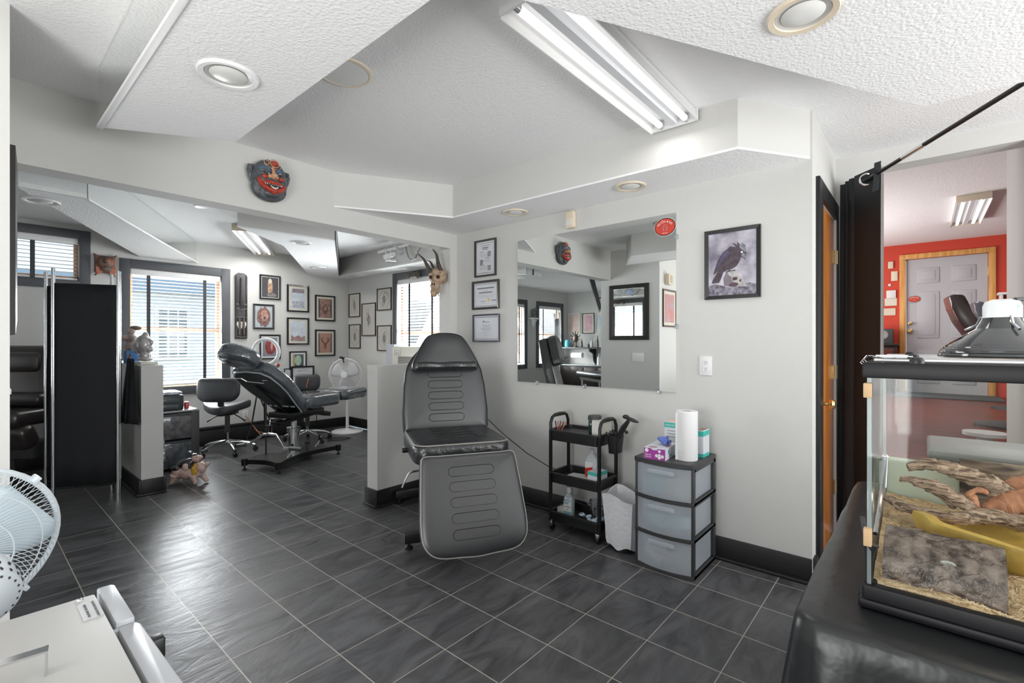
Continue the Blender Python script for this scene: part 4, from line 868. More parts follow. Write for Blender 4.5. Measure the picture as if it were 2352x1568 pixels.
# ================================================================== TRASH CAN WITH LINER
t = thing('trash_can', 'small black trash can lined with a white plastic bag beside the drawers', 'trash can', (2.735, 1.425, 0), -PI / 2)
m = MB(); m.lathe([(0, .01), (.074, .01), (.078, 0), (.080, .03), (.092, .25), (.088, .25), (.076, .03), (0, .02)], 24); part('bin', m, M_BLACK, t)
bm = bmesh.new(); rings = []; n = 56
for i, (r, z) in enumerate([(.088, .045), (.102, .028), (.110, .07), (.117, .15), (.123, .24), (.129, .30), (.134, .335), (.136, .345), (.130, .342), (.124, .30), (.105, .24), (.082, .10), (.0, .06)]):
    ring = []
    for k in range(n):
        a = 2 * PI * k / n; sq = 1 / max(abs(math.cos(a)), abs(math.sin(a))); sq = 1 + (sq - 1) * .55
        q = r * sq * (1 + (.045 * noise.noise(Vector((math.cos(a) * 4, math.sin(a) * 4, z * 9))) + .02 * noise.noise(Vector((math.cos(a) * 14, math.sin(a) * 14, z * 3)))) * (r > .05))
        ring.append(bm.verts.new((q * math.cos(a) * .90, q * math.sin(a) * .85, z + (.02 * math.sin(3 * a + 1) if 4 < i < 9 else .012 * math.sin(5 * a) if i == 1 else 0))))
    rings.append(ring)
for A_, B_ in zip(rings, rings[1:]):
    for k in range(n): bm.faces.new((A_[k], A_[(k + 1) % n], B_[(k + 1) % n], B_[k]))
m = MB(); m.add(bm); part('bag_liner', m, mat('white_bag_film', (.72, .73, .75), .35, bump=.006, bscale=30), t)
# ================================================================== DRAWER TOWER
DT = thing('drawer_tower', 'dark grey plastic tower with three translucent drawers against the wall', 'drawer unit', (2.785, 1.115, 0), -PI / 2)
DW, DD = .345, .36     # local x width, y depth (front at -y)
y0, y1 = -DD / 2, DD / 2
def bowf(x): return -.028 * (1 - (2 * x / DW) ** 2)
def bowed(z0, z1, d0, d1, inset=0, M=None):
    """slab whose front edge is bowed outward"""
    fr = [(-DW / 2 + inset + (DW - 2 * inset) * k / 12, y0 + bowf(-DW / 2 + (DW) * k / 12) + d0) for k in range(13)]
    bk_ = [(x, d1 if d1 is not None else y) for x, y in fr[::-1]]
    mm = MB(); mm.prism(fr + bk_, z1 - z0, Matrix.Translation((0, 0, z0)), bev=.002); return mm
M_TOWER = mat('charcoal_plastic', (.045, .045, .047), .45)
m = bowed(.605, .630, -.008, y1); part('top', m, M_TOWER, DT)
for sx in (-1, 1):
    m = MB()
    x0, x1 = (sx * DW / 2 - .014, sx * DW / 2) if sx > 0 else (sx * DW / 2, sx * DW / 2 + .014)
    m.bb(x0, x1, y0 + .002, y0 + .028, 0, .61, .002); m.bb(x0, x1, y1 - .035, y1, 0, .61, .002)
    for z in (.0, .200, .403): m.bb(x0, x1, y0 + .01, y1, z, z + .022, .002)
    m.bb(x0, x1, y0 + .01, y1, .585, .606, .002)
    part('side_frame', m, M_TOWER, DT)
for z in (.0, .198, .400): part('shelf_rail', bowed(z, z + .018, -.002, y1 - .02), M_TOWER, DT)
CONT = [((.80, .74, .66), 3), ((.55, .78, .74), 5), ((.30, .62, .66), 6)]
for i, z in enumerate((.020, .218, .420)):
    h__ = .178
    fr = [(-DW / 2 + .016 + (DW - .032) * k / 12, y0 + bowf(-DW / 2 + DW * k / 12) + .002) for k in range(13)]
    m = MB(); m.prism(fr + [(x, y + .003) for x, y in fr[::-1]], h__, Matrix.Translation((0, 0, z)))
    m.bb(-DW / 2 + .018, -DW / 2 + .021, y0 + .01, y1 - .02, z + .004, z + h__ - .02); m.bb(DW / 2 - .021, DW / 2 - .018, y0 + .01, y1 - .02, z + .004, z + h__ - .02)
    m.bb(-DW / 2 + .018, DW / 2 - .018, y1 - .024, y1 - .02, z + .004, z + h__ - .02); m.bb(-DW / 2 + .018, DW / 2 - .018, y0 + .01, y1 - .02, z + .003, z + .006)
    dw = part('drawer', m, M_FROST, DT)
    m = MB(); m.prism(stadium(.16, .026), .006, frame_M((-.0, y0 - .030, z + h__ - .030), (1, 0, 0), (0, 0, 1)), bev=.002); part('pull', m, M_FROST, dw)
    c_, nn = CONT[i]
    if i == 2:
        m = MB()
        for k in range(8): m.bb(.0 + k * .017, .006 + k * .017, y0 + .012, y0 + .017, z + .02, z + .10)
        m.bb(-.005, .135, y0 + .012, y0 + .2, z + .015, z + .02); m.bb(-.008, .138, y0 + .009, y0 + .2, z + .10, z + .108); solo_m = m
        bmesh.ops.transform(m.bm, matrix=ROOTS[DT.name], verts=m.bm.verts); solo('storage_basket', m, mat('cream_basket', (.70, .66, .55), .6), 'cream slotted basket inside the top drawer', 'basket')
    m = MB()
    for k in range(9):
        x_ = random.uniform(-.09, -.05 if i == 2 else .09); m.box((x_, y0 + random.uniform(.045, .075), z + random.uniform(.035, .085)), (.12, .06, .010), rot=(1.2 + random.uniform(-.4, .4), random.uniform(-.5, .5), random.uniform(-.3, .3)), bev=.003)
    bmesh.ops.transform(m.bm, matrix=ROOTS[DT.name], verts=m.bm.verts)
    solo('wrapped_supplies', m, mat('pouch_film_%d' % i, c_, .3, var=.3, vscale=20), ('sealed pouches inside the bottom drawer', 'sealed pouches inside the middle drawer', 'pale blue packets at the left inside the top drawer')[i], 'packets')
TT = lambda x, y, z=.631: (2.785 + y, 1.115 - x, z)
t = thing('glove_box', 'purple and white glove box on top of the drawer tower', 'box', TT(-.055, -.085), -PI / 2 + .10)
m = MB(False); m.bb(-.062, .062, -.115, .115, 0, .063); part('carton', m, M_CARTON, t)
MF = frame_M((0, -.1153, .0315), (1, 0, 0), (0, 0, 1))
m = MB(False); m.prism([(-.061, -.031), (.061, -.031), (.061, .031), (.02, .031), (.012, .022), (-.012, .022), (-.02, .031), (-.061, .031)], .0006, MF); part('purple_panel', m, mat('purple_print', (.36, .04, .33), .45), t)
m = MB(False)
for cx, cz, r in ((-.045, .018, .012), (.028, .018, .009), (.012, -.008, .010), (.028, -.018, .010), (.045, -.010, .010), (.028, -.003, .008)): m.prism([(cx + r * math.cos(PI / 3 * k), cz + r * math.sin(PI / 3 * k)) for k in range(6)], .0006, MF @ Matrix.Translation((0, 0, .0006)))
m.text('Nitrile', .013, MF @ Matrix.Translation((-.036, -.006, .001)), .0004); m.text('Gloves', .013, MF @ Matrix.Translation((-.036, -.018, .001)), .0004); part('white_print', m, M_PAPER, t)
m = MB(False); ME = frame_M((.0622, .02, .028), (0, 1, 0), (0, 0, 1)); m.text('Nitrile', .018, ME @ Matrix.Translation((-.04, -.010, 0)), .0004); m.prism(blob2(-.075, .012, .012, .014, wob=.05), .0004, ME); part('side_print', m, mat('teal_ink', (.10, .32, .42), .5), t)
m = MB(); m.prism(stadium(.05, .035), .001, Matrix.Translation((-.02, -.08, .063))); m.prism(rrect(.02, .08, .003), .001, Matrix.Translation((.045, 0, .063))); part('top_print', m, mat('mauve_print', (.42, .22, .32), .5), t)
m = MB()
for k in range(14): m.ell((random.uniform(-.03, .045), random.uniform(-.03, .03), .068 + random.uniform(0, .022)), (random.uniform(.012, .024), .014, .010), rot=(random.random() * 3, random.random() * 3, random.random() * 3), sub=2)
o = solo('blue_glove', m, mat('blue_nitrile', (.13, .20, .60), .4, bump=.004, bscale=60), 'crumpled blue glove pulled from the purple box', 'glove'); o.location = Vector(TT(-.042, -.07, .694)); remesh(o, .003, 2)
t = thing('paper_towel_roll', 'tall white paper towel roll standing on the drawer tower', 'paper towels', TT(.092, -.070))
M_TOWEL = mat('quilted_paper', (.84, .84, .84), .85)
nt = M_TOWEL.node_tree; tcn = N(nt, 'ShaderNodeTexCoord'); vo = N(nt, 'ShaderNodeTexVoronoi', feature='DISTANCE_TO_EDGE'); vo.inputs['Scale'].default_value = 38; vo.inputs['Randomness'].default_value = .25
nt.links.new(tcn.outputs['Object'], vo.inputs['Vector']); bp = N(nt, 'ShaderNodeBump'); bp.inputs['Distance'].default_value = .004; bp.inputs['Strength'].default_value = .6
nt.links.new(math_n(nt, 'MINIMUM', vo.outputs['Distance'], .07), bp.inputs['Height']); nt.links.new(bp.outputs[0], nt.nodes['Principled BSDF'].inputs['Normal'])
m = MB(); m.lathe([(.021, .003), (.058, .0), (.060, .004), (.060, .274), (.057, .278), (.021, .276), (.019, .27), (.019, .01)], 48); part('roll', m, M_TOWEL, t)
m = MB(); m.lathe([(.0195, .002), (.0215, .002), (.0215, .277), (.0195, .277)], 24); part('cardboard_core', m, mat('cardboard', (.35, .27, .2), .8), t)
m = MB(); m.box((-.050, .030, .137), (.003, .030, .27), rot=(0, 0, .6)); part('loose_sheet', m, M_PAPER, t)
M_TEALC = MATS['teal_carton']
for (loc, sx, sy, hh, lb, nm) in ((TT(-.035, .10), .13, .06, .178, 'tall white and teal carton behind the purple glove box', 'tall_carton'), (TT(.128, .075), .05, .10, .155, 'narrow open white and teal carton behind the paper towel roll', 'narrow_carton')):
    t = thing('supply_carton', lb, 'box', loc, -PI / 2); m = MB(False); m.bb(-sx / 2, sx / 2, -sy / 2, sy / 2, 0, hh); part('carton', m, M_CARTON, t)
    for q0, q1 in ((hh - .034, hh - .004), (0, .02))[:2 if 'narrow' in lb else 1]: m = MB(False); m.bb(-sx / 2 - .0006, sx / 2 + .0006, -sy / 2 - .0006, sy / 2 + .0006, q0, q1); part('teal_band', m, M_TEALC, t)
    if 'tall' in lb:
        m = MB(False); m.text('INDIVIDUALLY', .015, frame_M((-.005, -sy / 2 - .0008, hh - .020), (1, 0, 0), (0, 0, 1)), .0004, sx=1.1); part('lettering', m, M_PAPER, t)
        m = MB(False)
        for k in range(3): m.bb(-.045, .05 - .01 * k, -sy / 2 - .001, -sy / 2, hh - .055 - .018 * k, hh - .052 - .018 * k)
        part('printed_lines', m, M_INK, t)
        m = MB(); m.ell((0, 0, hh + .002), (.05, .022, .014)); part('tissue', m, mat('peach_tissue', (.72, .52, .44), .8, bump=.004, bscale=50), t)
    else:
        m = MB(False); m.bb(-sx / 2 + .004, sx / 2 - .004, -sy / 2 + .004, sy / 2 - .004, hh, hh + .001); part('opening', m, MATS['cardboard'], t)
# ================================================================== CURTAIN AND ROD
ga = P(1991, 413, z=2.30); rp1 = P(2352, 190, z=2.30); rd = (rp1 - ga).normalized(); rp0 = ga - rd * min((.435 - ga.y) / -rd.y, (3.88 - ga.x) / -rd.x); LA = (ga - rp0).length; WC = LA + .10; SA = LA / WC
rod = thing('curtain_rod', 'black tension curtain rod running up to the ceiling soffit at the right', 'curtain rod', rp0)
m = MB(); m.tube([rp0, rp1], .011, 12); part('rod', m, M_BLACKM, rod, w=True)
m = MB(); m.tube([rp0 + rd * .62, rp0 + rd * .80], .0118, 12); part('bare_steel_section', m, M_CHROME, rod, 'bare silver section of the rod', w=True)
cur = thing('curtain', 'black grommet curtain bunched at the doorway beside the orange door', 'curtain', (3.72, .33, .02))
m = MB(); n = 70; perp = Vector((rd.y, -rd.x, 0)); bm = bmesh.new(); rows = []
for j in range(16):
    z = 2.355 - j * (2.355 - .06) / 15; row = []; f = j / 15
    for i in range(n + 1):
        s_ = i / n; L_ = -.012 + (WC + .012) * s_ ; am = .034 * (1 - .3 * s_) * (1 + .35 * f)
        q_ = min(1, max(0, (SA - .24 - s_) / .08)); off = q_ * am * math.sin(s_ * 2 * PI * 6.2 + .5 * f) + (1 - q_) * ((SA - s_) * .10 + .006 * f * math.sin(11 * s_)) + .004 * f * math.sin(9 * s_ + 6 * f); L_ += .008 * q_ * math.sin(s_ * 2 * PI * 10 + 1) - .03 * f * s_
        row.append(bm.verts.new(rp0 + rd * L_ + perp * off + Vector((0, 0, z - 2.30))))
    rows.append(row)
for a, b in zip(rows, rows[1:]):
    for i in range(n): bm.faces.new((a[i], a[i + 1], b[i + 1], b[i]))
m.add(bm); m.smooth = 80; c_ = part('panel', m, M_CURTAIN, cur, w=True)
sd = c_.modifiers.new('t', 'SOLIDIFY'); sd.thickness = .003
def torus_pts(c, r, ux, uy, n=24): return [Vector(c) + Vector(ux) * r * math.cos(2 * PI * k / n) + Vector(uy) * r * math.sin(2 * PI * k / n) for k in range(n)]
m = MB(); gc = ga; tcm = (Vector((0, 0, 1.3)) - gc); tcm.z = 0; tcm.normalize(); gx = Vector((-tcm.y, tcm.x, 0))
m.tube(torus_pts(gc + tcm * .010, .034, gx, (0, 0, 1)), .007, 10, closed=True); part('grommet', m, M_CHROME, cur, 'silver grommet ring', w=True)
m = MB(); e0 = rp0 + rd * (WC + .01) + tcm * .01; m.prism([(-.012, .062), (.020, .068), (.010, -.10), (-.022, -.11)], .004, frame_M(e0 + Vector((0, 0, 0)), gx, (0, 0, 1))); part('top_flap', m, M_CURTAIN, cur, w=True)
# ================================================================== TABLE, TERRARIUM
def draped(x0, x1, ya, yb, zt, label):
    n_per = 26; core = []
    r = .03; o = rrect(x1 - x0, yb - ya, r, n=6, cx=(x0 + x1) / 2, cy=(ya + yb) / 2); o = densify(o, .035); n = len(o); m = MB(); bm = bmesh.new(); rings = []
    cx, cy = (x0 + x1) / 2, (ya + yb) / 2
    for k, (off, z) in enumerate([(-.25, zt), (-.12, zt), (-.03, zt + .001), (0, zt), (.010, zt - .004), (.016, zt - .014), (.020, zt - .05), (.03, zt - .18), (.04, zt - .36), (.05, zt - .55), (.055, .02)]):
        ring = []; f = max(0, (zt - z) / zt)
        for i, (x, y) in enumerate(o):
            a = o[i - 1]; b = o[(i + 1) % n]; t = Vector((b[0] - a[0], b[1] - a[1], 0)).normalized(); nn = Vector((t.y, -t.x, 0))
            wv = f ** .8 * (.030 * math.sin(i * .55 + 1.5 * math.sin(i * .11)) + .016 * math.sin(i * 1.33)) ; cn = max(0, 1 - (math.hypot(x - x0, y - yb) / .16)) * f * .10
            p = Vector((x, y, z)) + nn * (off + wv + cn)
            if off < 0: p = Vector((cx + (x - cx) * (1 + off * 1.4), cy + (y - cy) * (1 + off * 1.4), z))
            ring.append(bm.verts.new(p))
        rings.append(ring)
    bm.faces.new(rings[0])
    for A_, B_ in zip(rings, rings[1:]):
        for k in range(n): bm.faces.new((A_[k], B_[k], B_[(k + 1) % n], A_[(k + 1) % n]))
    m.add(bm); return m
TB = thing('table', 'table under a black vinyl cloth carrying the terrarium', 'table', (1.74, -.6, 0))
m = MB(); m.bb(1.14, 2.33, -1.38, .165, .705, .738); part('tabletop', m, M_DARK, TB, w=True)
for x in (1.2, 2.27):
    for y in (-1.3, .10): m = MB(); m.tube([(x, y, 0), (x, y, .706)], .018); part('leg', m, M_BLACKM, TB, w=True)
solo('tablecloth', draped(1.118, 2.35, -1.42, .188, .7485, ''), M_CLOTH, 'black vinyl cloth draped over the table to the floor', 'tablecloth')
TX0, TX1, TY0, TY1, TZ0, TZ1 = 1.235, 1.79, -1.10, .090, .752, 1.258
M_RIM = mat('satin_black_rim', (.006, .006, .008), .45, spec=.25)
tk = thing('terrarium', 'glass reptile terrarium with black rims on the black covered table', 'terrarium', (1.5, -.5, TZ0))
m = MB(); m.bb(TX0 - .008, TX0 + .018, TY0, TY1 + .006, TZ0, TZ0 + .045, .004); m.bb(TX1 - .018, TX1 + .008, TY0, TY1 + .006, TZ0, TZ0 + .045, .004); m.bb(TX0, TX1, TY1 - .018, TY1 + .006, TZ0, TZ0 + .045, .004); m.bb(TX0, TX1, TY0 - .006, TY0 + .018, TZ0, TZ0 + .045, .004)
m.bb(TX0 - .016, TX0 + .01, TY0, TY1 + .012, TZ0, TZ0 + .018, .004); m.bb(TX0 + .01, TX1, TY1 - .01, TY1 + .014, TZ0, TZ0 + .018, .004); m.bb(TX0, TX1, TY0, TY1, TZ0 + .004, TZ0 + .010); part('bottom_rim', m, M_RIM, tk, w=True)
m = MB(); m.bb(TX0 - .006, TX0 + .02, TY0, TY1 + .006, TZ1 - .032, TZ1, .003); m.bb(TX1 - .02, TX1 + .006, TY0, TY1 + .006, TZ1 - .032, TZ1, .003); m.bb(TX0, TX1, TY1 - .014, TY1 + .006, TZ1 - .012, TZ1, .003); m.bb(TX0, TX1, TY0 - .006, TY0 + .02, TZ1 - .032, TZ1, .003); part('top_rim', m, M_RIM, tk, w=True)
for nm, b_ in (('front_pane', (TX0 + .003, TX0 + .008, TY0, TY1 - .004, TZ0 + .02, TZ1 - .02)), ('side_pane', (TX0 + .01, TX1 - .01, TY1 - .007, TY1 - .002, TZ0 + .02, TZ1 - .01)), ('back_pane', (TX1 - .008, TX1 - .003, TY0, TY1 - .004, TZ0 + .02, TZ1 - .02))):
    m = MB(False); m.bb(*b_); part(nm, m, M_GLASS, tk, w=True)
for gx0, gx1 in ((TX0 + .002, TX0 + .018), (TX1 - .03, TX1 - .024)): m = MB(False); m.bb(gx0, gx1, TY1 - .0085, TY1 - .0015, TZ0 + .045, TZ1 - .03); part('glass_edge', m, glassy('pale_glass_edge', (.8, .88, .87), .4, .35, (.75, .83, .84)), tk, w=True)
m = MB()
for y0_, y1_ in ((TY0, TY1 - .01),):
    for x in (TX0 + .05, TX0 + .235, TX1 - .16, TX1 - .02): m.bb(x - .008, x + .008, y0_, y1_, TZ1, TZ1 + .008, .002)
part('lid_bar', m, mat('dull_aluminium', (.50, .50, .51), .35, metal=.7), tk, w=True)
m = MB(False); m.bb(TX0 + .045, TX1 - .02, TY0, TY1 - .012, TZ1 + .001, TZ1 + .003); part('mesh_lid', m, glassy('dark_mesh', (.8, .8, .8), .1, .2, (.10, .10, .10)), tk, w=True)
for (px, py) in ((2106, 831), (2098, 821), (2090, 813)):
    q = P(px, py + 3, z=TZ1 + .008); m = MB(); m.lathe([(0, 0), (.0095, 0), (.0095, .005), (.007, .009), (0, .010)], 20, Matrix.Translation(q)); part('lid_knob', m, M_BLACK, tk, w=True)
m = MB(False); m.prism([(TX1 - .012, TZ0 + .03), (TX1 - .010, TZ0 + .03), (TX1 - .010, .965), (TX1 - .012, .965)], .52, frame_M((0, TY1 - .010, 0), (1, 0, 0), (0, 0, 1))); bmesh.ops.recalc_face_normals(m.bm, faces=m.bm.faces); part('pale_back_panel', m, mat('pale_green_board', (.50, .56, .46), .45), tk, w=True)
m = MB(False); m.bb(TX1 - .02, TX1 - .016, TY0 + .05, -.075, TZ0 + .03, .985)
part('bark_background', m, wood('bark_print', (.03, .022, .018), (.30, .23, .17), 4, (1, .5, 2.5), .6), tk, w=True)
for (z, h_) in ((1.185, .03), (.878, .036)):
    m = MB(); m.bb(TX0 - .012, TX0 + .006, TY1 - .010, TY1 + .004, z, z + h_, .002); part('wooden_block', m, mat('pale_wood', (.60, .40, .22), .6), tk, w=True)
m = MB(); m.tube([(TX0 + .012, TY1 - .004, TZ0 + .04), (TX0 + .012, TY1 - .004, TZ0 + .10), (TX0 + .014, TY1 - .008, TZ0 + .125)], [.007, .008, .014], 10); part('silicone_corner', m, M_BLACK, tk, w=True)
# substrate
m = MB(); bm = bmesh.new(); nx, ny = 46, 90; G = []
X0, X1, Y0, Y1 = TX0 + .010, TX1 - .024, TY0 + .02, TY1 - .010
def sub_h(x, y): f = (x - X0) / (X1 - X0); return .795 + .055 * f + .012 * noise.noise(Vector((x * 14, y * 14, 0))) + .005 * noise.noise(Vector((x * 60, y * 60, 1))) + .018 * max(0, (y + .02) / .1) * f
for i in range(nx + 1):
    G.append([bm.verts.new((X0 + (X1 - X0) * i / nx, Y0 + (Y1 - Y0) * (j / ny), sub_h(X0 + (X1 - X0) * i / nx, Y0 + (Y1 - Y0) * (j / ny)))) for j in range(ny + 1)])
for i in range(nx):
    for j in range(ny): bm.faces.new((G[i][j], G[i + 1][j], G[i + 1][j + 1], G[i][j + 1]))
def skirt(row, flip):
    lo_ = [bm.verts.new((v.co.x, v.co.y, TZ0 + .02)) for v in row]
    for a in range(len(row) - 1): bm.faces.new((row[a], row[a + 1], lo_[a + 1], lo_[a]))
skirt(G[0], 0); skirt(G[-1], 0); skirt([g[0] for g in G], 0); skirt([g[-1] for g in G], 0)
m.add(bm); SUB = mat('wood_shavings', (.74, .56, .34), .9, bump=.012, bscale=110, col2=(.46, .30, .16), vscale=55, var=.3, detail=8)
solo('wood_shavings', m, SUB, 'tan wood shaving bedding filling the bottom of the terrarium', 'bedding', kind='stuff', angle=60)
m = MB()
for k in range(1900):
    x = random.uniform(X0 + .01, X1 - .02) if k % 3 else X0 + .012; y = random.uniform(-.30, Y1 - .01); z = sub_h(x, y) + .001; a = random.random() * 3.14; l = random.uniform(.004, .009)
    m.box((x, y, z), (l * 1.6, .0013, .0006), rot=(random.uniform(-.3, .3), random.uniform(-.5, .5), a))
solo('loose_shavings', m, mat('light_shaving', (.78, .62, .42), .8), 'loose curls of wood shaving on top of the bedding', 'bedding', kind='stuff')
# half log hide
BARK = mat('grey_bark', (.27, .21, .18), .38, bump=.010, bscale=50, col2=(.05, .033, .027), vscale=48, var=.2, detail=10)
lh = thing('log_hide', 'half round grey bark log hide against the front glass', 'log hide', (1.352, -.030, .802), math.radians(-92))
m = MB(); bm = bmesh.new(); L_ = .186; na, nl = 22, 26; ro, ri = .088, .068; gr = {}
for s_, r in (('o', ro), ('i', ri)):
    for i in range(nl + 1):
        for j in range(na + 1):
            a = math.radians(-12 + 204 * j / na); x = -L_ / 2 + L_ * i / nl; rr = r * (1 + .03 * noise.noise(Vector((x * 14, a * 2.3, 0)))) + .0025 * noise.noise(Vector((x * 60, a * 9, 2)))
            gr[s_, i, j] = bm.verts.new((x, -rr * .86 * math.cos(a), rr * math.sin(a)))
for s_ in 'oi':
    for i in range(nl):
        for j in range(na): bm.faces.new((gr[s_, i, j], gr[s_, i + 1, j], gr[s_, i + 1, j + 1], gr[s_, i, j + 1]))
for i in (0, nl):
    for j in range(na): bm.faces.new((gr['o', i, j], gr['o', i, j + 1], gr['i', i, j + 1], gr['i', i, j]))
for j in (0, na):
    for i in range(nl): bm.faces.new((gr['o', i, j], gr['o', i + 1, j], gr['i', i + 1, j], gr['i', i, j]))
m.add(bm); part('bark', m, BARK, lh, angle=60)
m = MB()
for k in range(7):
    a0 = math.radians(14 + 19 * k); x0_ = -.07 + .03 * (k % 3); pts = []
    for q in range(22):
        x = x0_ + q * .0045; a = a0 + .16 * noise.noise(Vector((x * 40, k, 0))) * 1.2 + .09 * noise.noise(Vector((x * 190, k, 5))); rr = ro * (1 + .03 * noise.noise(Vector((x * 14, a * 2.3, 0)))) + .001; pts.append((x, -rr * .86 * math.cos(a), rr * math.sin(a)))
    m.tube([Vector(p) * 1.0 for p in pts], [.0003 + .0006 * abs(noise.noise(Vector((q * 1.7, k, 3)))) for q in range(len(pts))], 5)
part('bark_crack', m, mat('dark_crack', (.03, .02, .015), .8), lh)
m = MB(); a = math.radians(38); m.ell((-.0 + .01, -.0757 * math.cos(a) * 1.0, .0885 * math.sin(a)), (.012, .004, .012), rot=(.9, 0, 0)); part('lichen_patch', m, mat('grey_lichen', (.48, .48, .44), .8, bump=.004, bscale=120, var=.3, vscale=80), lh)
# yellow bowl
bw = thing('reptile_bowl', 'yellow carved stone water bowl behind the log hide', 'bowl', (1.535, -.20, .80), math.radians(-90))
m = MB(); bm = bmesh.new(); n = 60; rings = []
for (r, z) in [(.0, .0), (.75, 0), (.92, .012), (.98, .035), (1.04, .062), (1.03, .076), (.93, .078), (.86, .060), (.80, .045), (.60, .038), (0, .036)]:
    if r == 0: rings.append([bm.verts.new((0, 0, z))]); continue
    ring = []
    for k in range(n):
        a = 2 * PI * k / n; w_ = 1 + .05 * math.sin(3 * a + 1) + .035 * math.sin(7 * a) * (r > .8) + .02 * noise.noise(Vector((math.cos(a) * 6, math.sin(a) * 6, z * 60)))
        ring.append(bm.verts.new((.215 * r * w_ * math.cos(a), .105 * r * w_ * math.sin(a), z + (.010 * math.sin(2 * a + .8) * (z > .05)))))
    rings.append(ring)
for A_, B_ in zip(rings, rings[1:]):
    for k in range(n):
        u = []
        for v in (A_[k % len(A_)], A_[(k + 1) % len(A_)], B_[(k + 1) % len(B_)], B_[k % len(B_)]):
            if v not in u: u.append(v)
        if len(u) > 2: bm.faces.new(u)
m.add(bm); part('basin', m, mat('yellow_stone', (.66, .46, .10), .4, bump=.003, bscale=40, col2=(.46, .29, .06), vscale=9, var=.2), bw, angle=60)
# driftwood
DRIFT = wood('driftwood_grain', (.085, .05, .032), (.46, .34, .25), 26, (1.5, .16, 1.5), .75, .006); DRIFTR = mat('reddish_root', (.52, .25, .14), .7, bump=.01, bscale=40, col2=(.25, .10, .05), vscale=22, var=.2)
def branch(pts, rad, seed, m, n=14):
    P_ = [Vector(p) for p in pts]; out = []; rs = []
    def cr(a, b, c, d, t): return .5 * ((2 * b) + (c - a) * t + (2 * a - 5 * b + 4 * c - d) * t * t + (3 * b - a - 3 * c + d) * t ** 3)
    for i in range(len(P_) - 1):
        a, b, c, d = P_[max(0, i - 1)], P_[i], P_[i + 1], P_[min(len(P_) - 1, i + 2)]
        for k in range(n): out.append(cr(a, b, c, d, k / n)); rs.append((rad[i] + (rad[i + 1] - rad[i]) * k / n))
    out.append(P_[-1]); rs.append(rad[-1])
    rs = [r * (1 + .22 * noise.noise(Vector((k * .45, seed, 0)))) for k, r in enumerate(rs)]
    b2 = MB(); b2.tube(out, rs, 28)
    for v in b2.bm.verts:
        q = Vector((v.co.x * 150, v.co.y * 22, v.co.z * 150)); v.co += Vector((noise.noise(v.co * 45 + Vector((seed, 0, 0))), noise.noise(v.co * 45 + Vector((0, seed, 0))), noise.noise(v.co * 45 + Vector((0, 0, seed))))) * .004
        v.co += Vector((noise.noise(q), 0, noise.noise(q + Vector((5, 5, 5))))) * .004
    m.add(b2.bm.copy()); b2.bm.free()
def drift(name, label, mt, *brs):
    m = MB()
    for k, (pts, rad) in enumerate(brs): branch(pts, rad, k * 7 + len(label), m)
    return solo(name, m, mt, label, 'driftwood', angle=60)
Q = lambda px, py, x: tuple(P(px, py, x=x))
drift('driftwood', 'long grey driftwood branch, topmost one in the terrarium', DRIFT, ([Q(2085, 1072, 1.62), Q(2140, 1066, 1.63), Q(2200, 1082, 1.64), Q(2270, 1112, 1.65), Q(2330, 1150, 1.66), Q(2420, 1180, 1.67)], [.009, .016, .018, .022, .028, .03]))
drift('driftwood', 'forked driftwood branch with a broken tip, middle one in the terrarium', DRIFT, ([Q(2066, 1098, 1.58), Q(2100, 1105, 1.585), Q(2150, 1118, 1.59), Q(2205, 1150, 1.60), Q(2245, 1178, 1.60)], [.006, .010, .016, .017, .008]), ([Q(2130, 1120, 1.60), Q(2165, 1140, 1.61), Q(2190, 1165, 1.61)], [.008, .008, .006]))
drift('driftwood', 'low driftwood branch lying on the bedding', DRIFT, ([Q(2034, 1142, 1.60), Q(2080, 1165, 1.58), Q(2140, 1182, 1.57), Q(2200, 1190, 1.56), Q(2280, 1186, 1.60), Q(2370, 1205, 1.62)], [.010, .013, .012, .014, .018, .022]))
drift('driftwood', 'knotted reddish root at the right of the terrarium', DRIFTR, ([Q(2232, 1180, 1.60), Q(2240, 1150, 1.61), Q(2228, 1135, 1.61), Q(2250, 1126, 1.62), Q(2268, 1132, 1.62)], [.008, .008, .007, .006, .005]), ([Q(2255, 1185, 1.63), Q(2285, 1165, 1.62), Q(2310, 1160, 1.63), Q(2370, 1150, 1.64)], [.012, .02, .026, .03]), ([Q(2290, 1140, 1.68), Q(2340, 1120, 1.70), Q(2390, 1115, 1.71)], [.016, .026, .03]))
drift('driftwood_twig', 'short brown twig beside the tip of the yellow bowl', DRIFT, ([Q(2066, 1213, 1.50), Q(2095, 1220, 1.50), Q(2124, 1218, 1.50)], [.005, .0055, .005]))
m = MB(); m.tube([Q(2031, 1050, 1.50), Q(2026, 1120, 1.45), Q(2018, 1180, 1.38), Q(2010, 1225, 1.30)], .0045, 8); m.tube([Q(2036, 1052, 1.50), Q(2032, 1120, 1.45)], .003, 8); m.ell(Q(2033, 1048, 1.50), (.008, .008, .006), sub=2)
solo('metal_tongs', m, M_CHROME, 'long silver tongs leaning inside the left glass of the terrarium', 'tongs')
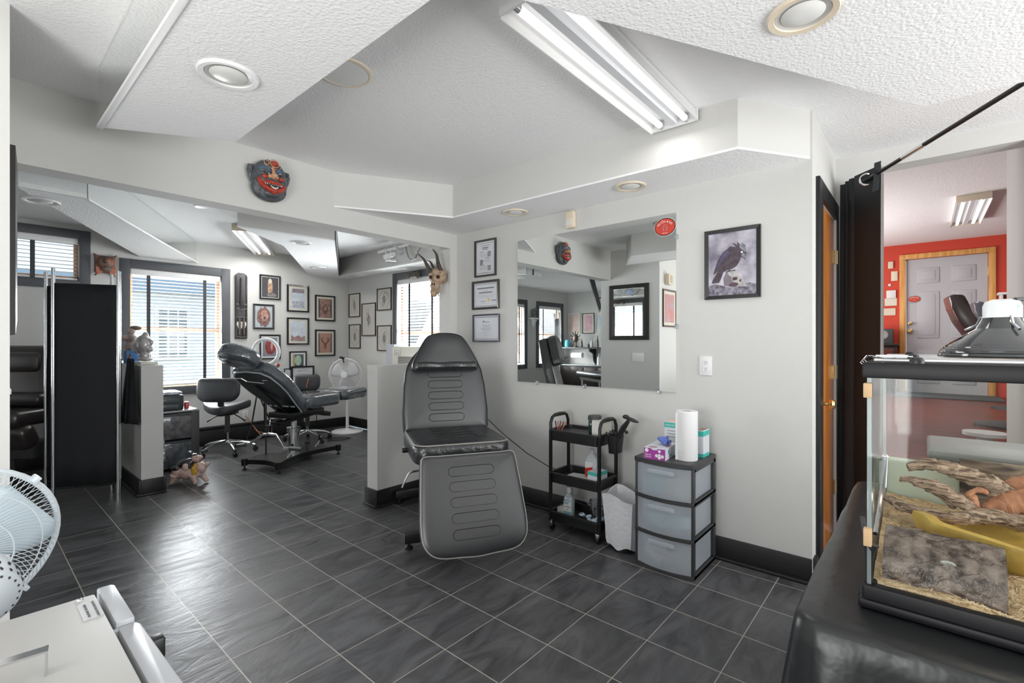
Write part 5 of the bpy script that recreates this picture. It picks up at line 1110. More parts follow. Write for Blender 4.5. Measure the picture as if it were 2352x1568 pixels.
# heat lamp
hl = thing('heat_lamp', 'black dome heat lamp with white ceramic socket on the terrarium lid', 'heat lamp', (1.5, -.132, TZ1 + .009))
m = MB(); pr = [(.106, 0), (.107, .003), (.104, .008)]
for k in range(22): f = k / 21; r = .104 - .062 * f ** 1.8; pr.append((r + (.0008 if k % 2 else 0), .008 + .043 * f + .012 * (f ** 3)))
pr += [(.037, .074), (.031, .088), (.0305, .090)]; pr += [(.029, .088), (.035, .072), (.038, .062)]; m.lathe(pr, 64); part('dome', m, mat('glossy_black_enamel', (.02, .022, .025), .12, coat=1, spec=.8), hl, angle=20)
m = MB(); m.lathe([(.0315, .086), (.0315, .112), (.028, .122), (.015, .127), (0, .127)], 40); sk = part('ceramic_socket', m, mat('white_ceramic', (.80, .82, .83), .3), hl)
m = MB(False); 
for k in range(4): m.add(wrap_label(.0318, math.radians(215), math.radians(232 - 3 * k), .092 + .004 * k, .0932 + .004 * k, 4).bm.copy())
m.add(wrap_label(.0318, math.radians(222), math.radians(232), .107, .113, 4).bm.copy()); part('blue_stamp', m, mat('pale_blue_ink', (.30, .50, .66), .6), sk)
m = MB(); m.tube([(.0, -.02, .126), (.03, -.05, .128), (.08, -.10, .118), (.14, -.16, .10), (.2, -.22, .06)], .0045, 8); part('cord', m, M_DARK, hl)
for a in (200, 320, 80):
    m = MB(); ar = math.radians(a); m.tube([(.033 * math.cos(ar), .033 * math.sin(ar), .090), (.040 * math.cos(ar), .040 * math.sin(ar), .072), (.060 * math.cos(ar), .060 * math.sin(ar), .060)], .003, 6); part('guard_wire', m, M_CHROME, hl)
for a in (252, 200):
    ar = math.radians(a); m = MB(); m.ell((.035 * math.cos(ar), .035 * math.sin(ar), .078), (.0035, .0035, .0055), sub=2); part('glow_slot', m, mat('warm_glow', (.9, .8, .6), .3, em=(1, .75, .4), es=3), hl, 'glowing vent slot')
m = MB(); 
for k in range(3): m.tube([P(1998 + 6 * k, 850, x=1.26), P(1976 + 5 * k, 832 - 3 * k, x=1.27), P(1990 + 5 * k, 816, x=1.27), P(2012 + 12 * k, 824, x=1.28), P(2040 + 8 * k, 838 - 8 * k, x=1.30)], .0009, 5)
solo('thin_wires', m, M_CHROME, 'loop of thin silver wires at the left corner of the terrarium lid', 'wire')
m = MB(); m.box((0, 0, 0), (.16, .014, .005), rot=(0, 0, .12), bev=.002); bmesh.ops.transform(m.bm, matrix=Matrix.Translation(P(1984, 1205, z=.750)), verts=m.bm.verts); solo('metal_strip', m, M_DARK, 'dark metal strip lying on the tablecloth left of the terrarium', 'strip')
m = MB(); m.box((2.10, -.42, .85), (.30, .80, .20), bev=.02, seg=3); m.box((2.10, -.42, .955), (.32, .82, .03), bev=.01)
solo('storage_bin', m, mat('grey_bin_plastic', (.30, .29, .29), .4), 'grey plastic bin behind the terrarium on the table', 'bin')
m = MB(); m.prism([(-.05, -.03), (.06, -.03), (.05, .035), (.02, .02), (-.045, .03)], .002, Matrix.Translation(P(2055, 818, z=TZ1 + .012))); solo('folded_paper', m, M_PAPER, 'crumpled white paper on the far left of the terrarium lid', 'paper')
lp = bpy.data.lights.new('heat_lamp_bulb', 'POINT'); lp.energy = 3.0; lp.color = (1, .84, .66); lp.shadow_soft_size = .03; lo_ = bpy.data.objects.new('heat_lamp_bulb', lp); COL.objects.link(lo_); lo_.location = (1.5, -.132, TZ1 + .02)
# ================================================================== RED ROOM
t = thing('thermostat', 'upper cream box on the red wall left of the grey door', 'thermostat', (9.5, .395, 2.33), -PI / 2)
X5 = 9.5
def wallbox_px(name, x0, y0, x1, y1, d, mt, label, cat, X=X5):
    r = pxrect_x(x0, y0, x1, y1, X); m = MB(); m.bb(X - d, X - .001, min(r[0], r[1]), max(r[0], r[1]), r[2], r[3], .004 if d > .01 else 0); return solo(name, m, mt, label, cat)
bpy.data.objects.remove(t)
wallbox_px('thermostat', 2040, 601, 2052, 617, .03, M_CREAM, 'upper small cream box on the red wall left of the grey door', 'thermostat')
wallbox_px('notice_board', 2047, 623, 2062, 645, .015, mat('pale_cream_card', (.76, .72, .55), .6), 'cream card hung on the red wall below the small cream box', 'card')
wallbox_px('wall_tag', 2040, 652, 2046, 657, .01, M_PAPER, 'tiny white tag on the red wall', 'tag')
wallbox_px('wall_pocket', 2036, 667, 2058, 685, .03, M_PAPER, 'white paper pocket with dark rim on the red wall', 'wall pocket')
wallbox_px('calendar', 2032, 685, 2060, 702, .008, mat('calendar_paper', (.74, .70, .60), .6), 'cream calendar sheet below the white pocket on the red wall', 'calendar')
wallbox_px('switch_plate', 2030, 708, 2057, 724, .01, M_CREAM, 'cream multi switch plate low on the red wall', 'light switch')
st = thing('side_table', 'dark cherry side table with a drawer against the red wall', 'side table', (9.28, .50, .53))
M_CHERRY = mat('cherry_wood', (.10, .018, .012), .3); M_DCH = mat('dark_wood', (.02, .012, .012), .35)
m = MB(); m.bb(9.05, 9.49, .27, .80, 1.24, 1.28, .006); part('table_top', m, M_DCH, st, w=True)
m = MB(); m.bb(9.08, 9.48, .30, .78, .55, 1.24, .004); part('cabinet_body', m, M_DCH, st, w=True)
for z0, z1 in ((1.02, 1.20), (.80, .99)):
    m = MB(); m.bb(9.065, 9.082, .33, .75, z0, z1, .003); d_ = part('drawer', m, M_CHERRY, st, w=True)
    m = MB(); m.ell((9.055, .48, (z0 + z1) / 2), (.012, .012, .012), sub=2); part('drawer_knob', m, M_CHROME, d_, w=True)
sp = thing('stereo_speaker', 'black stereo speaker on the cherry side table', 'speaker', (9.25, .45, 1.281))
m = MB(); m.bb(9.12, 9.38, .34, .62, 1.281, 1.50, .004); part('cabinet', m, M_DARK, sp, w=True)
m = MB(); m.lathe([(0, .004), (.03, .004), (.045, .010), (.065, .006), (.07, 0)], 24, frame_M((9.119, .46, 1.41), (0, -1, 0), (0, 0, 1))); part('cone', m, mat('grey_cone', (.25, .25, .26), .4), sp, w=True)
m = MB(); m.bb(9.15, 9.32, .36, .58, 1.50, 1.52, .003); solo('red_tray', m, mat('red_plastic', (.55, .03, .03), .4), 'red plastic lid on top of the stereo speaker', 'tray')
ws = thing('wall_shelf_unit', 'white slatted wall rack at the right of the oak framed door', 'rack', (9.4, -.86, 1.6))
m = MB(); m.bb(9.30, 9.49, -.83, -.80, 1.55, 1.95, .004); m.bb(9.30, 9.49, -1.1, -1.07, 1.55, 1.95, .004); m.bb(9.28, 9.49, -1.12, -.78, 1.95, 1.98, .004)
for k in range(4): m.bb(9.31, 9.49, -1.08, -.82, 1.57 + .1 * k, 1.585 + .1 * k)
part('rack', m, M_WPAINT, ws, w=True)
def leather_head(px, py, x, s_, lb, mt):
    c_ = P(px, py, x=x); rr_ = ray(px, py); t = thing('recliner', lb, 'chair', (c_.x, c_.y, .53), math.atan2(rr_.y, rr_.x) - PI / 2 + .12)
    h0 = c_.z - .53
    prof = [(-.075, 0), (-.02, .015), (.035, .0), (.055, -.06), (.085, -.16), (.17, -.33), (.25, -.46), (.16, -.50), (.08, -.40), (-.01, -.24), (-.05, -.12)]
    m = MB(); m.prism([(x_ * s_, h0 + z_ * s_) for x_, z_ in prof], .40 * s_, frame_M((0, .20 * s_, 0), (1, 0, 0), (0, 0, 1)), bev=.02); part('backrest', m, mt, t, angle=60)
    m = MB(); m.box((.44 * s_, 0, h0 - .56 * s_), (.55 * s_, .5 * s_, .13), bev=.03); m.box((.85 * s_, 0, h0 - .66 * s_), (.4, .45 * s_, .11), rot=(0, .5, 0), bev=.03); part('seat', m, mt, t)
    m = MB(); m.tube([(.4 * s_, 0, .02), (.4 * s_, 0, h0 - .6 * s_)], .05, 16); m.lathe([(0, 0), (.28, 0), (.28, .02), (.05, .05), (0, .05)], 24, Matrix.Translation((.4 * s_, 0, 0))); part('pedestal', m, M_DARK, t)
leather_head(2196, 681, 6.2, 1.0, 'brown black leather recliner showing only its high headrest above the terrarium, left of two', mat('brown_black_leather', (.045, .026, .024), .3, spec=.7))
leather_head(2247, 696, 7.9, .95, 'blue black leather recliner showing only its headrest beside the lamp, right of two', mat('blue_black_leather', (.06, .065, .085), .3, spec=.7))
t = thing('round_base', 'low round white recliner base on the red floor, seen through the terrarium', 'stool', (5.1, -.36, .53)); m = MB(); m.lathe([(0, .06), (.13, .06), (.13, .085), (0, .085)], 30); part('top', m, M_WHITE, t); m = MB(); m.lathe([(.05, 0), (.05, .06), (0, .06)], 24); part('pedestal', m, M_WHITE, t)  # low disc standing in for a recliner's white base
m = MB(); m.bb(8.7, 9.45, -.8, .35, .531, .545, .004); solo('door_mat', m, mat('grey_mat', (.10, .11, .12), .9), 'grey mat in front of the pale grey door', 'mat')
# ================================================================== STEAM STERILIZER (left foreground) AND FANS
ac = thing('autoclave', 'white countertop sterilizer with a chrome handle in the left foreground', 'sterilizer', (-.06, .85, 0))
M_APPL = mat('warm_white_enamel', (.45, .445, .425), .5); M_APPL2 = mat('grey_white_plastic', (.46, .475, .50), .35)
zt = .85
m = MB(); m.bb(-.33, .158, .42, 1.125, .46, zt, .004); part('cabinet', m, M_APPL, ac, w=True)
m = MB(); m.prism([(.164, 1.150), (.184, 1.150), (.189, 1.142), (.189, .985), (.164, .985)], .37, Matrix.Translation((0, 0, .478)), bev=.003); m.prism([(.166, .984), (.188, .984), (.194, .972), (.204, .42), (.166, .42)], .362, Matrix.Translation((0, 0, .478)), bev=.003)
m.bb(.150, .170, .975, .985, .80, .838); part('door', m, M_APPL2, ac, w=True)
m = MB(); m.bb(.198, .222, .945, .968, .78, .815, .004); part('latch', m, M_BLACK, ac, w=True)
m = MB(); hA, hB = P(-60, 1545, z=zt + .03), P(108, 1493, z=zt + .03); hd = (hB - hA).normalized(); hp_ = Vector((hd.y, -hd.x, 0))
m.prism([(0, -.008), ((hB - hA).length, -.008), ((hB - hA).length, .008), (0, .008)], .003, frame_M(hA, hd, -hp_)); m.box(hB + Vector((0, 0, -.013)), (.003, .018, .032), rot=(0, 0, math.atan2(hd.y, hd.x))); part('handle', m, M_CHROME, ac, w=True)
m = MB(); m.ell(P(182, 1378, z=zt), (.006, .006, .003), sub=2); part('screw', m, M_CHROME, ac, w=True)
lc = P(208, 1401, z=zt + .0004); lx = Vector((0, -1, 0)); Mt = frame_M(lc, lx, (1, 0, 0))
m = MB(False); m.prism(rrect(.068, .026, .002), .0006, frame_M(lc, (0, 1, 0), (-1, 0, 0))); part('warning_label', m, mat('silver_label', (.60, .61, .62), .35), ac, w=True)
m = MB(False); Mt = frame_M(lc + Vector((0, 0, .0012)), (0, -1, 0), (1, 0, 0)); m.text('TO ACTIVATE YOUR WARRANTY', .0048, Mt @ Matrix.Translation((0, .006, 0)), .0003, sx=.92); m.text('PLEASE CALL 1-800-424-4080', .0048, Mt @ Matrix.Translation((0, -.005, 0)), .0003, sx=.92); part('lettering', m, M_INK, ac, w=True)
stn = thing('equipment_cart', 'dark stand under the white sterilizer', 'stand', (-.06, .85, 0)); m = MB(); m.bb(-.34, .17, .43, 1.13, .42, .458, .004); part('top', m, M_DARK, stn, w=True)
for x in (-.31, .14):
    for y in (.46, 1.10): m = MB(); m.tube([(x, y, 0), (x, y, .42)], .014); part('leg', m, M_BLACKM, stn, w=True)
def fan(name, label, loc, rz, tilt, hz, R, nw, color, guard_r, bladecol, back=True, knob=None):
    t = thing(name, label, 'fan', loc, rz); Mh = Matrix.Translation((0, 0, hz)) @ Matrix.Rotation(tilt, 4, 'X')   # faces local -y
    def g(depth, sgn, tw, nm):
        m = MB(); m.smooth = 'raw'
        for k in range(nw):
            a = 2 * PI * k / nw; pts = []
            for q in range(8):
                f = q / 7; r = R * (.16 + .83 * f); aa = a + tw * (1 - f); d = depth * math.cos(f * PI / 2) ** .55 if f < 1 else 0
                pts.append((r * math.cos(aa), -sgn * (.012 + d), r * math.sin(aa)))
            m.tube(pts, guard_r, 4, M=Mh, caps=False)
        for f in (.5, .78): m.tube([(R * f * math.cos(2 * PI * k / 40), -sgn * (.013 + depth * math.cos((f - .16) / .83 * PI / 2) ** .55), R * f * math.sin(2 * PI * k / 40)) for k in range(40)], guard_r * 1.3, 5, closed=True, M=Mh)
        gg = part(nm, m, color, t); m = MB(); m.lathe([(0, -sgn * (-.0)), (R * .2, 0), (R * .2, .008), (0, .010)], 24, Mh @ frame_M((0, -sgn * (depth + .01), 0), (1, 0, 0), (0, 0, 1))); part('guard_cap', m, color, gg)
    g(R * .30, 1, .9, 'front_guard'); g(R * .26, -1, -.9, 'rear_guard')
    m = MB(); m.tube([(R * math.cos(2 * PI * k / 48), 0, R * math.sin(2 * PI * k / 48)) for k in range(48)], R * .035, 8, closed=True, M=Mh); rg = part('guard_ring', m, color, t)
    for k in range(4):
        a = PI / 4 + PI / 2 * k; m = MB(); m.box((R * 1.03 * math.cos(a), 0, R * 1.03 * math.sin(a)), (.02, .03, .014), rot=(0, -a, 0), bev=.003, M=Mh); part('clip', m, color, rg)
    for k in range(3):
        a0 = 2 * PI * k / 3 + .4; bm = bmesh.new(); G_ = []
        for i in range(9):
            f = i / 8; r = R * (.15 + .68 * f); wd = R * (.16 + .30 * math.sin(min(1, f * 1.15) * PI * .62)); row = []
            for j in range(7):
                u = (j / 6 - .35) * 2; row.append(bm.verts.new(Mh @ Vector((r * math.cos(a0) - wd * u * math.sin(a0) * (1 - .25 * (f > .9)), .02 * u, r * math.sin(a0) + wd * u * math.cos(a0) * (1 - .25 * (f > .9))))))
            G_.append(row)
        for i in range(8):
            for j in range(6): bm.faces.new((G_[i][j], G_[i + 1][j], G_[i + 1][j + 1], G_[i][j + 1]))
        m = MB(); m.add(bm); b_ = part('blade', m, bladecol, t, angle=80); sd_ = b_.modifiers.new('t', 'SOLIDIFY'); sd_.thickness = .003
    m = MB(); m.lathe([(0, -.05), (R * .15, -.045), (R * .17, 0), (R * .15, .02)], 24, Mh @ frame_M((0, 0, 0), (1, 0, 0), (0, 0, 1)) @ Matrix.Rotation(PI, 4, 'X')); part('hub', m, color, t)
    m = MB(); Mm = Mh @ frame_M((0, R * .26 + (.085 if knob else 0), 0), (1, 0, 0), (0, 0, -1))
    m.lathe([(R * .26, 0), (R * .34, .02), (R * .34, R * .35), (R * .30, R * .52), (R * .18, R * .60), (0, R * .62)], 40, Mm); mo = part('motor_housing', m, color, t)
    m = MB()
    for zz in (R * .46, R * .53, R * .36):
        for k in range(22):
            a = 2 * PI * k / 22; rr = R * (.336 if zz < R * .4 else .308 if zz < R * .5 else .258); m.ell((rr * math.cos(a), rr * math.sin(a), zz), (.0042, .0042, R * .036), M=Mm, sub=1)
    part('vent_slots', m, MATS['dim_slot'], mo)
    if knob: m = MB(); m.lathe([(.014, 0), (.017, .006), (.017, .02), (.012, .026), (0, .026)], 20, Mh @ Matrix.Translation((0, R * .5 + .08, R * .34))); part('oscillation_knob', m, mat('aged_cream_plastic', (.66, .62, .46), .4), mo)
    m = MB(); m.tube([(0, .10 * R / .2, hz - R * .3), (0, .10 * R / .2, .02)], R * .07, 16); m.tube([(0, .10 * R / .2, hz * .45), (0, .10 * R / .2, .02)], R * .10, 16); part('pole', m, color, t)
    m = MB(); m.lathe([(0, .045), (.03, .045), (.05, .03), (R * .9, .022), (R * .98, .012), (R * .98, 0), (0, 0)], 40, Matrix.Translation((0, .10 * R / .2, 0))); part('base', m, color, t)
    return t
mat('dim_slot', (.04, .04, .05), .6)
M_FANW = mat('fan_white', (.70, .76, .80), .35)
fan('pedestal_fan', 'white pedestal fan seen from behind at the left edge', (-.03, 1.975, 0), PI + .26, -.22, .73, .235, 84, M_FANW, .00125, mat('fan_blade', (.62, .72, .78), .35), knob=True)
fan('pedestal_fan', 'white pedestal fan in the far corner of the second room', (3.60, 6.25, 0), math.radians(-49) + .1, 0, .84, .225, 70, M_WHITE, .0012, mat('clear_blade', (.66, .66, .66), .3))
m = MB(); fh = P(787, 822, y=6.20); m.box(fh, (.05, .03, .03), rot=(0, .3, -.8), bev=.004); m.tube([fh + Vector((0, 0, -.01)), fh + Vector((.02, 0, -.07))], .008); m.ell(fh + Vector((-.03, 0, .01)), (.018, .018, .018), sub=2)
solo('clip_camera', m, M_BLACK, 'small black clip clamped on top of the far white fan', 'clip')
# ================================================================== MASKS, SKULL, TRACK LIGHT
def face_mask(name, label, loc, rz, W_, H_, base, tilt=0):
    t = thing(name, label, 'mask', loc, rot=(tilt, 0, rz)); return t
t = face_mask('demon_mask', 'grey and red grinning carved mask hung on the header wall', (1.312, HY - .002, 2.350), 0, .24, .27, None)
MK = mat('slate_mask_paint', (.085, .095, .105), .4, bump=.006, bscale=45, var=.35, vscale=20)
m = MB(); m.ell((0, -.038, .0), (.114, .055, .130)); m.ell((0, -.03, -.055), (.112, .045, .085)); m.ell((0, -.055, .075), (.075, .03, .045)); m.ell((.0, -.07, -.09), (.05, .02, .03))
for sx in (-1, 1): m.ell((sx * .045, -.08, .045), (.042, .02, .018), rot=(0, sx * .25, 0)); m.ell((sx * .06, -.075, -.02), (.03, .02, .03))
o = part('face', m, MK, t); remesh(o, .0045, 3)
for sx in (-1, 1):
    m = MB(); m.tube([(sx * .098, -.025, .072), (sx * .116, -.03, .066), (sx * .121, -.03, .04), (sx * .115, -.028, .005), (sx * .105, -.025, -.03)], [.010, .015, .014, .012, .007], 10); m.tube([(sx * .104, -.04, .062), (sx * .114, -.045, .05), (sx * .108, -.04, .03)], .005, 8); part('ear', m, MK, t)
MRD = mat('mask_red', (.42, .045, .025), .35, var=.3, vscale=50); MFL = mat('mask_flesh', (.62, .34, .20), .4, var=.25, vscale=60); MBLU = mat('mask_blue', (.07, .13, .21), .4)
m = MB(); m.tube([(-.082, -.078, -.010), (-.070, -.086, -.045), (-.035, -.099, -.075), (0, -.103, -.088), (.04, -.098, -.075), (.072, -.082, -.048), (.080, -.074, -.020)], [.010, .017, .015, .017, .015, .015, .009], 10); part('lower_lip', m, MRD, t)
m = MB(); m.tube([(-.060, -.090, -.030), (-.035, -.098, -.034), (-.015, -.104, -.028), (0, -.105, -.034), (.02, -.104, -.028), (.04, -.097, -.036), (.062, -.088, -.034)], [.006, .010, .011, .009, .011, .010, .006], 10); part('upper_lip', m, MRD, t)
m = MB(); m.tube([(-.065, -.088, -.036), (-.03, -.096, -.050), (.0, -.099, -.056), (.035, -.095, -.050), (.065, -.084, -.040)], [.004, .012, .015, .012, .004], 10); part('mouth', m, M_INKB, t)
for k in range(9):
    x = -.05 + k * .0125; m = MB(); m.ell((x, -.108 + abs(x) * .15, -.043 - .004 * (1 - abs(x) / .05)), (.0045, .004, .005), sub=1); part('tooth', m, M_PAPER, t)
m = MB(); m.tube([(-.022, -.108, -.052), (-.012, -.112, -.064), (.005, -.113, -.069), (.020, -.112, -.062), (.026, -.108, -.052)], [.002, .005, .006, .005, .002], 8); part('tongue', m, mat('mask_ivory', (.66, .58, .52), .4), t)
m = MB(); m.ell((0, -.105, .012), (.020, .026, .020)); m.ell((-.02, -.095, .008), (.014, .016, .013)); m.ell((.02, -.095, .008), (.014, .016, .013)); m.tube([(0, -.088, .07), (0, -.10, .035), (0, -.108, .015)], [.008, .011, .014], 8); part('nose', m, MFL, t)
for sx in (-1, 1):
    m = MB(); m.ell((sx * .052, -.092, .002), (.018, .012, .014)); part('cheek', m, MRD, t)
    m = MB(); m.tube([(sx * .085, -.070, .048), (sx * .06, -.086, .060), (sx * .035, -.094, .055), (sx * .014, -.094, .040)], [.004, .011, .013, .005], 10); part('brow', m, MBLU, t)
    m = MB(); m.tube([(sx * .070, -.080, .030), (sx * .045, -.093, .036), (sx * .020, -.094, .022)], [.0015, .0035, .0015], 8); ey = part('eyelid', m, M_PAPER, t); m = MB(); m.ell((sx * .042, -.092, .028), (.014, .006, .0055)); part('pupil', m, M_INKB, ey)
m = MB(); m.ell((.012, -.082, .100), (.024, .010, .016)); m.ell((.012, -.088, .072), (.010, .008, .010)); part('forehead_jewel', m, MRD, t)
m = MB(); m.tube(torus_pts((.012, -.087, .098), .027, (1, 0, 0), (0, .3, .95), 20), .0028, 6, closed=True); m.tube(torus_pts((-.035, -.080, .098), .016, (1, 0, 0), (0, .3, .95), 16), .0025, 6, closed=True); m.tube([(-.05, -.075, .085), (-.03, -.088, .07), (-.01, -.094, .06), (0, -.096, .045)], .003, 6); m.tube([(.06, -.07, .09), (.045, -.082, .07), (.02, -.092, .06), (0, -.096, .045)], .003, 6); part('forehead_scroll', m, MFL, t)
m = MB(); m.tube([(.0, -.01, .125), (0, -.004, .145)], .0025, 6); part('hanging_nail', m, M_INKB, t)
# small square mask
c0 = P(241, 608, y=FYW); t = thing('square_mask', 'small square carved animal mask between the two far windows', 'mask', (c0.x, FYW - .002, c0.z)); MSQ = mat('orange_brown_mask', (.34, .13, .07), .5, bump=.006, bscale=40, col2=(.12, .10, .09), vscale=14, var=.2)
m = MB(); m.box((0, -.02, 0), (.18, .04, .19), bev=.012); m.ell((0, -.045, .02), (.075, .045, .065)); m.ell((0, -.09, .035), (.03, .03, .025)); m.ell((0, -.04, -.05), (.05, .03, .03))
for sx in (-1, 1): m.tube([(sx * .07, -.02, .08), (sx * .10, -.02, .115)], [.02, .004], 8); m.ell((sx * .05, -.045, .05), (.022, .02, .022)); m.tube([(sx * .04, -.03, -.06), (sx * .09, -.02, -.13)], [.022, .006], 8)
o = part('face', m, MSQ, t); remesh(o, .005, 2)
for sx in (-1, 1):
    m = MB(); m.ell((sx * .05, -.064, .05), (.010, .006, .010), sub=2); part('eye', m, M_INKB, t)
    m = MB(); m.prism([(sx * .02, -.055), (sx * .085, -.03), (sx * .075, -.12), (sx * .035, -.10)], .006, frame_M((0, -.040, 0), (1, 0, 0), (0, 0, 1))); part('red_fan', m, mat('mask_orange_red', (.48, .14, .08), .5), t)
m = MB(); m.ell((0, -.062, -.028), (.028, .01, .016), sub=2); part('mouth', m, M_INKB, t)
# tall carved plank mask
ct, cb = P(552, 627, y=FYW), P(552, 778, y=FYW); xl, xr = P(539, 700, y=FYW).x, P(566, 700, y=FYW).x; zc = (ct.z + cb.z) / 2; hh = (ct.z - cb.z) / 2; ww = (xr - xl) / 2
t = thing('tiki_mask', 'tall narrow dark carved wooden mask plank right of the grey window', 'mask', ((xl + xr) / 2, FYW - .002, zc)); MTK = wood('dark_carved_wood', (.025, .024, .026), (.09, .085, .085), 5, (1, 1, .12), .5, .004)
m = MB(); m.prism([(-ww, -hh), (ww, -hh), (ww, hh * .93), (ww * .5, hh), (-ww * .5, hh), (-ww, hh * .93)], .022, frame_M((0, 0, 0), (1, 0, 0), (0, 0, 1)), bev=.003)
m.tube([(0, -.03, hh * .85), (0, -.045, hh * .3), (0, -.05, 0)], [.015, .022, .03], 8)
for sx in (-1, 1): m.tube([(sx * ww * .9, -.025, hh * .9), (sx * ww * .9, -.025, -hh * .97)], .010, 8)
part('plank', m, MTK, t)
m = MB()
for sx in (-1, 1): m.tube([(sx * .018, -.035, .015), (sx * .04, -.04, .028), (sx * .066, -.035, .022), (sx * .045, -.036, .010)], .0045, 6, closed=True)
m.tube([(-.07, -.034, -.035), (-.03, -.042, -.045), (0, -.045, -.050), (.03, -.042, -.045), (.07, -.034, -.035)], .003, 6); m.tube([(-.06, -.034, -.15), (0, -.04, -.145), (.06, -.034, -.15)], .003, 6); m.tube([(-.06, -.034, -hh * .93), (0, -.04, -hh * .95), (.06, -.034, -hh * .93)], .003, 6); part('carved_outline', m, mat('worn_wood', (.26, .22, .19), .6), t)
for k in range(3):
    m = MB(); x = -.04 + .04 * k; m.prism([(x - .02, -.20), (x, -.26 - .01 * (k == 1)), (x + .02, -.20), (x + .012, -.17), (x - .012, -.17)], .004, frame_M((0, -.030, -.04), (1, 0, 0), (0, 0, 1))); part('tooth', m, M_PAPER if k != 1 else mat('mask_ivory', (.66, .58, .52), .4), t)
m = MB()
for k in range(2):
    x = -.03 + .06 * k; m.tube([(x, -.033, -.16), (x * .8, -.04, -.24), (x, -.033, -hh * .88)], [.008, .016, .010], 8)
part('carved_fangs', m, mat('brown_wood', (.13, .10, .085), .6), t)
# horned skull
sc0 = P(1005, 643, x=2.80); t = thing('horned_skull', 'bone coloured horned skull mounted on the end of the header wall', 'skull', (sc0.x, sc0.y, sc0.z), math.radians(-62)); MBN = mat('aged_bone', (.56, .42, .30), .6, bump=.006, bscale=60, col2=(.30, .19, .12), vscale=28, var=.2, detail=8)
m = MB(); m.ell((0, .02, .045), (.072, .075, .075)); m.ell((0, -.03, .0), (.058, .05, .06)); m.ell((0, -.065, -.06), (.036, .040, .060), rot=(-.25, 0, 0)); m.ell((0, -.075, -.115), (.026, .026, .045)); m.ell((0, .06, .04), (.06, .05, .07)); m.ell((0, -.015, -.07), (.030, .035, .06))
for sx in (-1, 1): m.ell((sx * .050, -.035, .045), (.022, .022, .016)); m.ell((sx * .052, .0, .0), (.018, .04, .018)); m.tube([(sx * .03, -.07, -.1), (sx * .035, -.06, -.15)], [.012, .004], 6)
o = part('cranium', m, MBN, t); remesh(o, .004, 2)
m = MB()
for sx in (-1, 1): m.ell((sx * .034, -.073, .018), (.017, .014, .017)); m.ell((sx * .010, -.104, -.048), (.006, .008, .012), sub=2)
m.ell((-.045, -.03, -.055), (.012, .02, .014), sub=2); part('eye_socket', m, mat('socket_brown', (.05, .018, .012), .8), t)
m = MB()
for k in range(9):
    z = -.06 - .010 * k
    for sx in (-1, 1): m.tube([(sx * .004, -.106 + .001 * k, z), (sx * .022, -.098, z - .003), (sx * .032, -.075, z - .006)], .0024, 6)
part('ridges', m, MBN, t)
MHN = mat('dark_horn', (.065, .048, .040), .5)
for pts, r0 in (([P(1012, 622, x=2.80), P(1006, 603, x=2.79), P(1002, 584, x=2.78), P(990, 568, x=2.76)], .021), ([P(991, 628, x=2.76), P(981, 610, x=2.74), P(972, 594, x=2.72), P(952, 577, x=2.70)], .020), ([P(999, 621, x=2.84), P(994, 612, x=2.85), P(988, 601, x=2.86), P(978, 597, x=2.87)], .015)):
    m = MB(); out = []; rs = []
    for k in range(46):
        f = k / 45; q = f * 3; i = min(2, int(q)); u = q - i; a, b, c, d = pts[max(0, i - 1)], pts[i], pts[i + 1], pts[min(3, i + 2)]
        out.append(.5 * ((2 * b) + (c - a) * u + (2 * a - 5 * b + 4 * c - d) * u * u + (3 * b - a - 3 * c + d) * u ** 3)); rs.append((r0 * (1 - f) ** .8 + .0015) * (1 + (.13 if k % 3 == 0 and f < .8 else 0)))
    m.tube(out, rs, 12); h_ = part('horn', m, MHN, t, w=True); m = MB(); m.tube(out[-7:], [r * 1.12 for r in rs[-7:]], 10); part('horn_tip', m, mat('pale_horn', (.55, .45, .36), .5), h_, 'pale tip of the horn', w=True)
m = MB(); m.bb(2.86, 2.905, 3.31, 3.34, 1.84, 1.88); part('wall_bracket', m, MBN, t, w=True)
# track light cluster
tl = thing('track_light', 'white ceiling track with small spot heads near the horned skull', 'track light', (3.55, 5.0, 2.44)); TP = lambda px, py, x=3.50: P(px, py, x=x)
m = MB(); m.tube([TP(869, 579), TP(936, 562)], .016, 8); m.tube([TP(884, 590), TP(904, 584)], .030, 8); part('track', m, M_WPAINT, tl, w=True)
m = MB(); m.tube([TP(897, 566), TP(899, 600)], .006); part('drop_rod', m, M_CHROME, tl, w=True)
for a, b, r1, r2 in (((906, 562), (922, 580), .012, .036), ((886, 572), (889, 592), .020, .022), ((912, 600), (890, 598), .012, .026)):
    m = MB(); m.tube([TP(*a), TP(*b)], [r1, r2], 16); part('spot_head', m, M_CHROME, tl, w=True)
m = MB(); m.tube([TP(930, 560), TP(933, 575), TP(938, 590), TP(946, 597), TP(955, 592), TP(960, 578), TP(968, 566), TP(980, 556)], .010, 8); part('flex_conduit', m, mat('dull_conduit', (.30, .30, .30), .4, metal=.6), tl, w=True)
